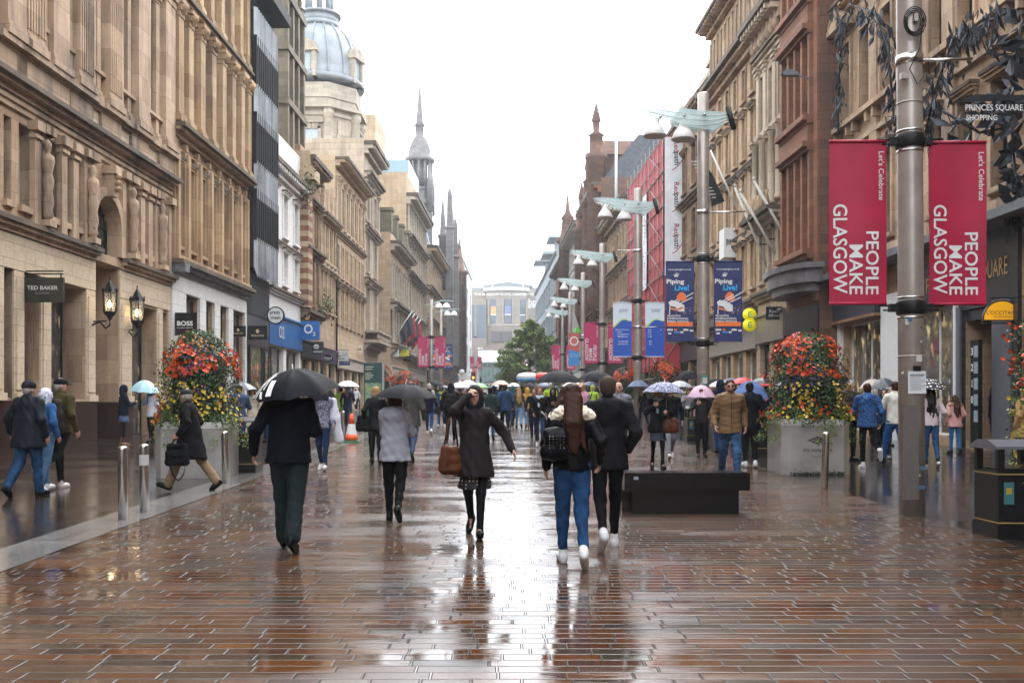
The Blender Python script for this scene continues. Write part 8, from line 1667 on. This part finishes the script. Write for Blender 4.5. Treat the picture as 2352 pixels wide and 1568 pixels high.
P(1421, 1075, 176, 'bald man in a grey zipped hoodie over a pale shirt', H=1.80, legs=W1_, arms=('hang', 'hang'), swing=.2, tm=C('heather_grey', (.13, .135, .16)), hem=.86, bulk=1.1, hooddown=True, tr=k_char, shoe=kshoe, hair=None, head=(-14, 0), res=.016, zip_=k_lgrey)
X, Y = ground_at(1477, 984); u = umb_for(Y, 1466, 874, 888, 25, dy=0); gp = (X - .1, Y - .2, gz(Y) + 1.3)
person(X, Y, 150, 'slim woman in a dark coat and tights under a small checked umbrella', H=1.64, legs=W2_, tgt=(None, gp), fem=True, tm=k_black, hem=.72, tr=k_black, leg_r=.75, shoe=kshoe, hair='long', hairm=h_brown, res=.02)
umbrella(*u[:3], u[3], u[4] * 1.1, gp, 'small blue-grey checked umbrella before the left of two flower mounds', pattern('checked_umbrella', stripes(0, 12, (.16, .20, .30), (.05, .07, .12), .5, 1)))
X, Y = ground_at(1511, 1080); u = umb_for(Y, 1523, 878, 902, 49, dy=-.1); gp = (X + .14, Y - .28, gz(Y) + 1.16)
person(X, Y, 180, 'blond woman in a black coat and dark checked skirt with black tights', H=1.66, legs=(12, 4, -10, 16), arms=('bag', 'umb'), tgt=(gp, None), fem=True, tm=k_black, hem=.78, bulk=1.14, skirt=(.60, .20), skm=pattern('checked_skirt', stripes(0, 9, (.02, .025, .05), (.08, .09, .13), .8, 2)), tr=k_black, leg_r=.70, shoe=kshoe, boot=.08, hair='bob', hairm=h_blond, scarf=C('blue_grey_scarf', (.20, .30, .38)))
umbrella(*u[:3], u[3], u[4] * 1.05, gp, 'patterned lilac-grey umbrella of the blond woman in the black coat', pattern('paisley_umbrella', blot(16, (.34, .35, .46), (.06, .07, .14), .5)), tilt=(0, 2), inner=pm('grey_lining', (.16, .16, .2), .6))
bag('handbag', 'tan leather handbag on the arm of the blond woman with the patterned umbrella', 'bag', (X + .24, Y - .12, gz(Y) + .82), (.12, .07, .17), k_brownb, strap=[(-.05, 0, .18), (0, 0, .32), (.05, 0, .18)])
P(1540, 1054, 180, 'young man in a black top and grey track trousers, hand to his face', H=1.72, legs=W2_, arms=('hang', 'face'), tm=k_black, hem=.88, bulk=1.1, tr=C('grey_track', (.20, .20, .24)), shoe=wshoe, hairm=h_brown)
P(1722, 1073, -2, 'dark-haired man in a navy-black coat seen from behind, right of the brown jacket', H=1.76, legs=(6, 3, -6, 8), tm=k_blackn, hem=.76, bulk=1.2, tr=k_black, shoe=wshoe, hairm=h_black, res=.016)
P(1655, 1040, 2, 'man in a navy woollen hood behind the man in the brown jacket', H=1.84, legs=ST, tm=k_navy, hem=.8, bulk=1.2, hood=k_navy, tr=k_jean, shoe=kshoe)
P(1778, 1035, 172, 'hooded person in navy raising a phone beside the right planter', H=1.70, legs=ST, arms=('face', 'face'), tm=k_navy, hem=.82, hood=k_navy, tr=k_jean, shoe=kshoe)
P(1594, 985, 10, 'man in a brown coat bending beside the pink umbrella', H=1.70, legs=ST, tm=C('dark_brown_coat', (.05, .032, .022)), hem=.7, bulk=1.2, tr=k_black, hairm=h_brown, skin='skin', hair='bob')
# --- right pavement
P(1951, 1058, 200, 'man with cropped grey hair in a dark brown jacket looking sideways beside the right planter', H=1.82, legs=ST, arms=('pocket', 'phone'), tm=C('dark_brown_jacket', (.032, .024, .018)), hem=.84, bulk=1.15, tr=k_black, shoe=kshoe, hairm=h_grey, head=(-50, 0), res=.016)
P(1992, 1075, -4, 'young man in a bright blue leaf-patterned jacket and black trousers walking away', H=1.76, legs=(4, 4, -24, 44), arms=('phone', 'hang'), tm=pattern('blue_camo_cloth', blot(20, (.015, .10, .32), (.008, .02, .07), .52, .03)), hem=.84, bulk=1.14, hooddown=True, tr=k_black, leg_r=.85, shoe=wshoe, hairm=h_brown, shirt=k_white, res=.015)
P(2030, 1052, 165, 'young woman in a dark hood and ripped black jeans looking at her phone', H=1.62, legs=(10, 6, -8, 14), arms=('phone', 'phone'), fem=True, tm=C('dark_denim_jacket', (.03, .05, .075), var=.4), hem=.86, hood=_pm['dark_denim_jacket'], tr=k_black, leg_r=.85, shoe=kshoe, solem=wshoe, head=(0, -14))
P(2056, 1068, 12, 'man in a cream knitted cardigan and blue jeans half hidden by the nearest pole', H=1.82, legs=W1_, arms=('phone', 'hang'), tm=C('cream_knit', (.60, .58, .52)), hem=.86, bulk=1.12, tr=C('royal_denim', (.02, .09, .26)), shoe=kshoe, hairm=h_brown, res=.016)
X, Y = ground_at(2036, 1030); u = umb_for(Y, 2030, 868, 890, 32); umbrella(*u[:3], u[3], u[4], (X, Y, gz(Y) + 1.4), 'charcoal umbrella next to the nearest pole on the right pavement', pm('charcoal_umbrella', (.06, .065, .075), .45), tilt=(0, -10))
P(2038, 1024, 190, 'person sheltering under the charcoal umbrella, mostly hidden', H=1.62, legs=ST, arms=('hang', 'umb'), tm=k_char, tr=k_black, hairm=h_brown)
X, Y = ground_at(2008, 1018); u = umb_for(Y, 2003, 870, 888, 30); umbrella(*u[:3], u[3], u[4], (X, Y, gz(Y) + 1.4), 'beige umbrella left of the charcoal one on the right pavement', pm('beige_umbrella', (.42, .36, .30), .5), tilt=(0, -8))
P(2010, 1012, 0, 'person in a grey coat under the beige umbrella', H=1.6, legs=ST, tm=k_grey, tr=k_black, hair='bob', hairm=h_grey)
X, Y = ground_at(2138, 1072); u = umb_for(Y, 2134, 870, 895, 47, dy=.1); gp = (X - .05, Y + .22, gz(Y) + 1.22)
person(X, Y, -8, 'woman with long dark hair in a pale pink cardigan under the spotted umbrella', H=1.66, legs=(8, 3, -10, 16), arms=('umb', 'bag'), tgt=(gp, None), fem=True, tm=C('pale_pink_knit', (.60, .50, .52)), hem=.88, bulk=1.05, tr=C('deep_denim', (.02, .055, .13)), leg_r=.9, shoe=kshoe, solem=wshoe, hair='long', hairm=h_black, res=.015)
umbrella(*u[:3], u[3], u[4] * 1.1, gp, 'black umbrella with white spots right of the nearest pole', pattern('spotted_umbrella', dots(15, (.015, .013, .018), (.72, .72, .70), .34)), inner=k_black)
P(2193, 1042, 4, 'young girl in a dusty pink padded coat with a fur-trimmed hood and blue jeans', H=1.46, legs=(6, 3, -6, 8), arms=('hang', 'pocket'), fem=True, tm=k_pinkc, hem=.78, bulk=1.3, tr=C('girl_jeans', (.03, .10, .24)), leg_r=.9, shoe=kshoe, hair='long', hairm=h_brown, fur=C('brown_fur', (.22, .13, .08), .95, .012, 60), res=.015)
P(2257, 1022, 110, 'balding man in a dark tracksuit top and jeans in the dark arcade doorway', H=1.84, legs=ST, arms=('phone', 'phone'), tm=k_blackn, hem=.86, bulk=1.15, tr=k_jeand, shoe=kshoe, hair='short', hairm=h_brown, head=(-30, -18), res=.016)
P(2284, 1028, -60, 'person in a black hooded jacket facing the balding man in the doorway', H=1.70, legs=ST, arms=('phone', 'phone'), tm=k_black, hem=.84, bulk=1.12, hood=k_black, tr=k_char, shoe=kshoe, solem=k_beige, res=.016)
P(2356, 1075, 20, 'person in a camel padded coat with a fur hood cut off by the right edge', H=1.62, legs=ST, fem=True, tm=k_must2, hem=.66, bulk=1.45, tr=k_black, shoe=kshoe, hair='long', hairm=h_auburn, fur=C('brown_fur', (0, 0, 0)), res=.016)
# --- loose umbrellas over the crowd on the right
for px, pt, pr, hw, yy, lab, mt in ((1611, 884, 912, 33, 24, 'pale pink umbrella crossing behind the second tall pole', pm('pink_umbrella', (.5, .33, .43), .5, var=.04)), (1723, 874, 915, 45, 24.5, 'blue umbrella with darker flowers behind the brown jacket', pattern('blue_umbrella', blot(9, (.07, .13, .32), (.03, .06, .18), .56))),
                                    (1581, 851, 870, 28, 34, 'black hotel umbrella above the crowd by the scaffold stair', ub), (1750, 867, 880, 28, 29, 'black umbrella left of the right planter', pm('black_umbrella_two', (.02, .02, .024), .4)), (1655, 874, 888, 30, 30, 'white umbrella with a red rim behind the brown jacket', pm('white_red_umbrella', (.65, .5, .52), .5))):
    X = xat(px, yy); g = gz(yy); o = P(px, 890 + F * CAMZ / yy + 1, random.Random(px).choice((4, 176)), {1611: 'person under the pale pink umbrella', 1723: 'person in a red patterned scarf under the blue umbrella', 1581: 'person in grey under the black hotel umbrella', 1750: 'person under the black umbrella left of the right planter', 1655: 'person under the white and red umbrella'}[px], H=1.62, legs=ST, arms=('hang', 'umb'), tm={1723: k_red, 1581: k_grey}.get(px, k_char), tr=k_black, hair='bob', hairm=h_brown)
    u = umb_for(yy, px, pt, pr, hw); w_ = o[4][1]; umbrella(*u[:3], u[3], u[4], w_, lab, mt, tilt=(2, 4 if px == 1723 else 0))
# --- the mid and far crowd: a few shapes, copied with their own clothes
protos = []
def far_proto(kind, yaw, fem, hair, hood, legs):
    """small distant walker: one surface, clothes as its materials"""
    S_ = 1; lg = []
    for sd, th, kn in ((-1, legs[0], legs[1]), (1, legs[2], legs[3])):
        hp = V3(sd * .09, 0, .93); kp = hp + .43 * V3(0, math.sin(R(th)), -math.cos(R(th))); an = kp + .42 * V3(0, math.sin(R(th - kn)), -math.cos(R(th - kn))); lg += [('C', hp, kp, .10, .068, 1, 3), ('C', kp, an, .066, .045, 1, 3), ('C', an, an + V3(0, .14, -.03), .042, .035, 1, 4)]
    hem = .62 if kind == 'coat' else .86
    q = [('C', (0, 0, 1.34), (0, 0, 1.1), .165, .15, .75, 2), ('C', (0, 0, 1.1), (0, 0, hem), .15, .165, .8, 2), ('C', (-.15, 0, 1.42), (.15, 0, 1.42), .07, .07, .9, 2), ('C', (0, 0, 1.42), (0, 0, 1.55), .07, .06, 1, 2)]
    for s, sw_ in ((-1, .10), (1, -.08)):
        if kind == 'umb' and s > 0: a, b, c = V3(.2, 0, 1.41), V3(.27, .06, 1.16), V3(.12, .27, 1.25)
        else: a, b, c = V3(s * .2, 0, 1.41), V3(s * .26, -.03, 1.15), V3(s * .27, sw_ + .05, .90)
        q += [('C', a, b, .062, .05, 1, 2), ('C', b, c, .05, .04, 1, 2), ('C', c, c + (c - b) * .45, .03, .024, 1, 0)]
    q += [('E', (0, 0, 1.645), (.078, .092, .118), 0), ('E', (0, .08, 1.62), (.015, .03, .02), 0)]
    v, f, m = gen(q + lg, .027, .03, .006, len(protos)); P2 = [(v, f, m)]
    if hood: P2.append(gen([('E', (0, -.02, 1.65), (.108, .125, .145), 2), ('SE', (0, .12, 1.62), (.075, .09, .11))], .02, .02))
    elif hair == 'long': P2.append(gen([('E', (0, -.015, 1.665), (.09, .10, .105), 1), ('C', (0, -.07, 1.62), (0, -.11, 1.34), .08, .06, .7, 1), ('SE', (0, .11, 1.60), (.065, .09, .10))], .02, .02))
    elif hair: P2.append(gen([('E', (0, -.015, 1.675), (.086, .098, .098), 1), ('SE', (0, .10, 1.60), (.085, .085, .09))], .02, .02))
    P2 = [(a, b, np.where(c == 0, (2 if hood else 1), c) if i else c) for i, (a, b, c) in enumerate(P2)]
    o = put(P2, 'person', [MT['skin'], h_brown, k_navy, k_jeand, kshoe], None); protos.append((o, kind, hood)); return o
for kd, fm, hr_, hd_, lgs in (('jacket', 0, 'short', 0, W1_), ('jacket', 0, 'short', 1, W2_), ('coat', 1, 'long', 0, W2_), ('umb', 1, 'long', 0, W1_), ('umb', 0, 'short', 0, W2_), ('jacket', 1, 'long', 0, W1_), ('coat', 0, 'short', 1, W1_)): far_proto(kd, 0, fm, hr_, hd_, lgs)
tops = [('navy', k_navy), ('black', k_black), ('red', k_red), ('mustard', k_must), ('grey', k_grey), ('olive', k_olive), ('white', k_white), ('beige', k_beige), ('dark green', k_green), ('slate blue', k_slate), ('dusty pink', k_pinkc), ('camel', k_must2), ('teal', C('teal_cloth', (.02, .14, .16))), ('purple', C('purple_cloth', (.10, .03, .15))), ('lime', C('lime_cloth', (.30, .45, .05)))]
legs_ = [('blue jeans', k_jean), ('black trousers', k_black), ('dark jeans', k_jeand), ('pale jeans', k_jeanl), ('tan trousers', k_tan), ('grey trousers', k_grey)]
ucol = [('black', ub), ('clear white', pm('white_umbrella', (.62, .64, .66), .35, var=.08)), ('green', pm('green_umbrella', (.12, .42, .12), .5)), ('dark blue', pm('dark_blue_umbrella', (.02, .04, .11), .45)), ('pale grey', pm('pale_grey_umbrella', (.38, .40, .44), .45)), ('peach', pm('peach_umbrella', (.62, .36, .28), .5)), ('red', pm('red_umbrella', (.45, .02, .03), .5)), ('tartan', _pm['checked_umbrella'])]
rc = random.Random(11); used = set(); first = set(); n_ = 0; placed = []; umb0 = {}
mids = [(1057, 42, 0), (1000, 56, 1), (1075, 48, 0), (1100, 50, 2), (1150, 55, 3), (1215, 60, 0), (1250, 52, 1), (1300, 62, 0), (1355, 55, 0), (1085, 62, 1), (960, 60, 0), (1180, 66, 2), (1440, 60, 0), (1500, 52, 0)]
while n_ < 92:
    if n_ < 14: px, Yc, _ = mids[n_]; Xc = xat(px, Yc)
    else:
        Yc = 34 + 120 * rc.random() ** 1.25; Xc = rc.uniform(-7.5, 9.6) if Yc < 80 else rc.uniform(-8, 8)
        if n_ > 70: Yc = rc.uniform(29, 46); Xc = rc.uniform(5.9, 10.6)
    if any(abs(Xc - a) < .5 and abs(Yc - b) < .9 for a, b in placed) or (abs(Xc - 5.33) < .45) or (-6.6 < Xc < -4.6 and rc.random() < .6) or (Xc < -4.4 and Yc < 40): 
        n_ += (n_ < 14); continue
    pr = 3 + (n_ % 2) if n_ < 14 else rc.randrange(len(protos)); o0, kd, hd_ = protos[pr]; ti, li = rc.randrange(len(tops)) if rc.random() > .45 else rc.choice((0, 1, 1, 9, 4)), rc.randrange(len(legs_)); uc = rc.choice((0, 0, 3, 3, 4, 7, 1, 0, 3, 4, 6)) if kd == 'umb' else None; away = rc.random() < .55
    if n_ < 14: uc = (1, 0, 4, 2, 5, 0, 3, 0, 3, 4, 0, 1, 7, 0)[n_]
    key = (pr, ti, li, uc, away)
    if key in used: continue
    used.add(key); placed.append((Xc, Yc)); o = o0 if pr not in first else o0.copy()
    if pr in first: COL.objects.link(o)
    first.add(pr); o.location = (Xc, Yc, gz(Yc)); o.rotation_euler.z = R((0 if away else 180) + rc.uniform(-15, 15)); s_ = rc.uniform(.93, 1.05); o.scale = (s_, s_, s_)
    hm = rc.choice((h_brown, h_black, h_blond, h_grey, h_auburn))
    for i, m_ in enumerate((MT['skin'] if rc.random() < .85 else MT['skind'], hm, tops[ti][1], legs_[li][1], rc.choice((kshoe, wshoe, kshoe)))): o.material_slots[i].link = 'OBJECT'; o.material_slots[i].material = m_
    side = 'left of tree' if xat(1180, Yc) > Xc else ('right of tree' if Xc < 5.3 else 'on right pavement')
    tag(o, f"distant walker, {tops[ti][0]} {'hooded ' if hd_ else ''}{'coat' if kd == 'coat' else 'jacket'}, {legs_[li][0]}, {'back' if away else 'front'} view, {side}" if kd != 'umb' else f"distant walker in {tops[ti][0]}, {legs_[li][0]}, under {ucol[uc][0]} umbrella, {side}", 'person', 'walkers in the distant crowd')
    if kd == 'umb':
        rz = o.rotation_euler.z; h_ = Vector((Xc, Yc, gz(Yc))) + Matrix.Rotation(rz, 3, 'Z') @ Vector((.12, .27, 1.27)) * s_; c_ = (Xc, Yc, gz(Yc) + 1.72 * s_)
        if not umb0: umb0[0] = umbrella(*c_, .50, .24, h_, 'x', ucol[uc][1]); uo = umb0[0]; off0 = (uo.location.copy(), h_)
        else: uo = copy_tree(umb0[0])
        uo.location = c_; 
        for ch in uo.children:
            if ch.name.startswith('canopy'): [setattr(sl_, 'link', 'OBJECT') or setattr(sl_, 'material', ucol[uc][1]) for sl_ in ch.material_slots]
        r0 = umb0.setdefault('rz', rz); uo.rotation_euler.z = rz - r0
        tag(uo, f"{ucol[uc][0]} umbrella over distant walker in {tops[ti][0]}, {legs_[li][0]}, {side}", 'umbrella', 'umbrellas over the distant crowd')
    n_ += 1
# ================================================================ LAST DETAILS
# ---- blackened steel foliage on the arcade front and its hanging sign
lfm = pm('dark_steel_leaf', (.022, .025, .032), .4, .5, var=.4, scale=4)
def vine(name, label, pts, n, size, seed, spread=.5, stems=True):
    t = thing(name, label, 'metal sculpture', pts[0]); rs = np.random.default_rng(seed); p0 = np.array(pts[0]); Q = [np.array(p) - p0 for p in pts]; mb = MB(); mb.tube([tuple(q) for q in Q], .035, 6)
    P_ = []; rr = random.Random(seed)
    for i in range(n):
        u = rs.uniform(0, len(Q) - 1.001); a = int(u); b = Q[a] + (Q[a + 1] - Q[a]) * (u - a); e = b + rs.normal(0, spread, 3) * [.6, .8, 1]; P_.append(e)
        if i % 4 == 0: mb.tube([tuple(b), tuple((b + e) / 2 + [0, 0, .05]), tuple(e)], .012, 4)
    mb.obj('stem', lfm, t); P_ = np.array(P_); Nn = rs.normal(size=(n, 3)) * [1, 1, .5]; Nn /= np.linalg.norm(Nn, axis=1)[:, None]; v, f = cards(P_, Nn, size * 1.25 * rs.uniform(.5, 1.3, n), rs, 'long' if seed < 4 else 'leaf'); me = bpy.data.meshes.new('leaves'); me.from_pydata([tuple(q) for q in v], [], f); me.materials.append(lfm); o = link('leaves', me, t)
    s = o.modifiers.new('s', 'SOLIDIFY'); s.thickness = .012
    return t
def fr(px, py, out): Y = FR1.Y(px, out); return (xat(px, Y), Y, zat(py, Y))
vine('steel_vine', 'dark steel leaf sculpture climbing the arcade corner left of the nearest pole', [fr(1915, 15, .5), fr(1935, 60, .6), fr(1928, 160, .5), fr(1925, 300, .4)], 90, .30, 1, .16)
vine('steel_vine', 'dark steel leaf sculpture hanging over windows above the left magenta banner', [fr(1950, 10, .6), fr(2010, 30, .8), fr(2040, 110, .7), fr(2055, 290, .6)], 130, .32, 2, .22)
vine('steel_vine', 'dark steel leaf sculpture on the arcade right of the nearest pole', [fr(2120, 330, .7), fr(2150, 200, .8), fr(2190, 90, .8), fr(2250, 60, .9), fr(2310, 30, 1.0)], 190, .32, 3, .26)
Yp = 24.2; pxs = [(xat(2165, Yp), Yp, zat(255, Yp)), (xat(2250, Yp), Yp, zat(305, Yp)), (xat(2330, Yp), Yp, zat(290, Yp)), (xat(2325, Yp), Yp, zat(200, Yp)), (xat(2345, Yp), Yp, zat(60, Yp)), (xat(2400, Yp), Yp, zat(-30, Yp))]
vine('steel_vine', 'large dark steel branch with broad leaves carrying the arcade name at the top right', pxs, 130, .42, 4, .28)
vine('steel_vine', 'dark steel branch trailing down beside the right edge, behind the second magenta banner', [(xat(2325, Yp), Yp, zat(330, Yp)), (xat(2335, Yp), Yp, zat(430, Yp)), (xat(2330, Yp), Yp, zat(520, Yp))], 50, .38, 5, .15)
ps = thing('arcade_sign', 'white PRINCES SQUARE SHOPPING lettering on a dark steel branch at the top right', 'sign', (xat(2217, Yp - .9), Yp - .9, zat(279, Yp - .9)))
mb = MB(); w_ = 132 * (Yp - .9) / F; fit(mb, 'PRINCES SQUARE', (0, -.012, .22), XD, ZD, w_, .17, 0, .012); fit(mb, 'SHOPPING', (.02, -.012, .02), XD, ZD, w_ * .54, .13, 0, .01); mb.obj('lettering', MT['white'], ps)
mb = MB(); mb.prism([(-.25, .42), (.2, .62), (w_ + .1, .60), (w_ + .1, .50), (.15, .45)][::-1], 'y', -.03, 0); mb.box(-.02, w_ + .1, -.008, .0, .19, .205); mb.obj('carrier', lfm, ps)
# ---- things in the far middle: traffic light, van, clock-like post sign
X, Y = xat(1087, 120), 120; t = thing('traffic_light', 'black traffic light showing amber, left of the far van', 'traffic light', (X, Y, gz(Y)))
mb = MB(); mb.tube([(0, 0, 0), (0, 0, 2.2)], .07, 8); mb.box(-.25, .25, -.2, .2, 2.2, 3.5); mb.obj('post', MT['black'], t)
for i, (z, m_) in enumerate(((3.25, pm('red_lens_off', (.10, .01, .01), .3)), (2.85, pm('amber_lamp', (1, .30, .02), .4, emit=3, var=0)), (2.45, pm('green_lens_off', (.01, .06, .02), .3)))): mb = MB(); mb.lathe([(.14, 0), (.10, .05)], 0, 0, 12); mb.v = [(x, -.2 - z_, z + y) for x, y, z_ in mb.v]; mb.obj('lens', m_, t)
X, Y = xat(1133, 150), 150; t = thing('van', 'white van crossing the street in front of the glass pavilion', 'van', (X, Y, gz(Y)))
mb = MB(); mb.prism([(-2.4, .45), (-2.4, 1.3), (-1.9, 1.45), (-1.5, 2.15), (-1.2, 2.3), (2.3, 2.3), (2.45, 2.1), (2.45, .45)][::-1], 'y', -.95, .95); mb.obj('body', MT['white'], t)
mb = MB(); mb.prism([(-1.75, 1.45), (-1.42, 2.1), (-.7, 2.1), (-.7, 1.45)][::-1], 'y', -.97, -.955); mb.box(-.55, .6, -.97, -.955, 1.45, 2.1); mb.box(.8, 2.2, -.97, -.955, 1.45, 2.1); mb.obj('windows', MT['glass'], t)
for x in (-1.5, 1.6): mb = MB(); mb.lathe([(.34, 0), (.34, .2)], 0, 0, 16); mb.v = [(x + a, -.98 + c, .34 + b) for a, b, c in mb.v]; mb.obj('wheel', MT['black'], t)
X, Y = xat(1061, 100), 100; t = thing('sign_post', 'thin grey post with a small round sign left of the traffic light', 'sign', (X, Y, gz(Y)))
mb = MB(); mb.tube([(0, 0, 0), (0, 0, 3.4)], .04, 6); mb.obj('post', MT['pole'], t); mb = MB(); mb.lathe([(.28, 0), (.28, .04)], 0, 0, 16); mb.v = [(x, -.06 - z_, 3.2 + y) for x, y, z_ in mb.v]; mb.obj('disc', MT['white'], t)
for px, lab, m_ in ((1202, 'white and blue stall roof behind the wide black umbrella', pm('stall_blue', (.05, .25, .5), .5)), (1238, 'red and white stall roof behind the wide black umbrella', pm('stall_red', (.55, .03, .03), .5))):
    Y = 62; X = xat(px + 10, Y); t = thing('market_stall', lab, 'stall', (X, Y, gz(Y))); mb = MB(); mb.lathe([(.68, 2.15), (.7, 2.35), (.55, 2.52), (.2, 2.58)], 0, 0, 12); mb.obj('roof', MT['white'] if px == 1202 else m_, t); mb = MB(); mb.lathe([(.69, 2.05), (.7, 2.2)], 0, 0, 12); mb.obj('valance', m_, t); mb = MB()
    for a in (-.5, .5):
        for b in (-.4, .4): mb.tube([(a, b, 0), (a, b, 2.2)], .03, 5)
    mb.box(-.5, .5, -.4, .4, .0, .9); mb.obj('counter', k_grey, t)
# people on the far slope below the hall read as one mass
rs = np.random.default_rng(77); mb = MB(); rr = random.Random(77)
for i in range(150):
    Yq = rr.uniform(165, 300); Xq = rr.uniform(-9, 6); z = gz(Yq); c = rr.randrange(5); mb.lathe([(.16, z), (.2, z + .85), (.27, z + 1.3), (.12, z + 1.48), (.13, z + 1.6), (.05, z + 1.75)], Xq, Yq, 7, c)
    if i % 3 == 0: mb.lathe([(.55, z + 1.75), (.4, z + 1.95), (.03, z + 2.05)], Xq, Yq, 8, rr.randrange(5))
tag(mb.obj('far_crowd', [k_navy, k_black, k_grey, k_red, k_white]), 'dense far-off crowd on the slope below the concert hall', 'crowd', kind='stuff')
# ---- rain haze
hm, ht, hb = newmat('rain_haze'); ht.nodes.clear(); pv_ = ht.nodes.new('ShaderNodeVolumePrincipled'); pv_.inputs['Color'].default_value = (.90, .95, 1, 1); pv_.inputs['Density'].default_value = 0.00055; pv_.inputs['Anisotropy'].default_value = .2; ho = ht.nodes.new('ShaderNodeOutputMaterial'); L(ht, pv_.outputs[0], ho.inputs['Volume'])
tag(MB().box(-430, 430, -70, 910, -3, 90).obj('haze', hm), 'thin pale rain haze filling the street', 'haze', kind='stuff')
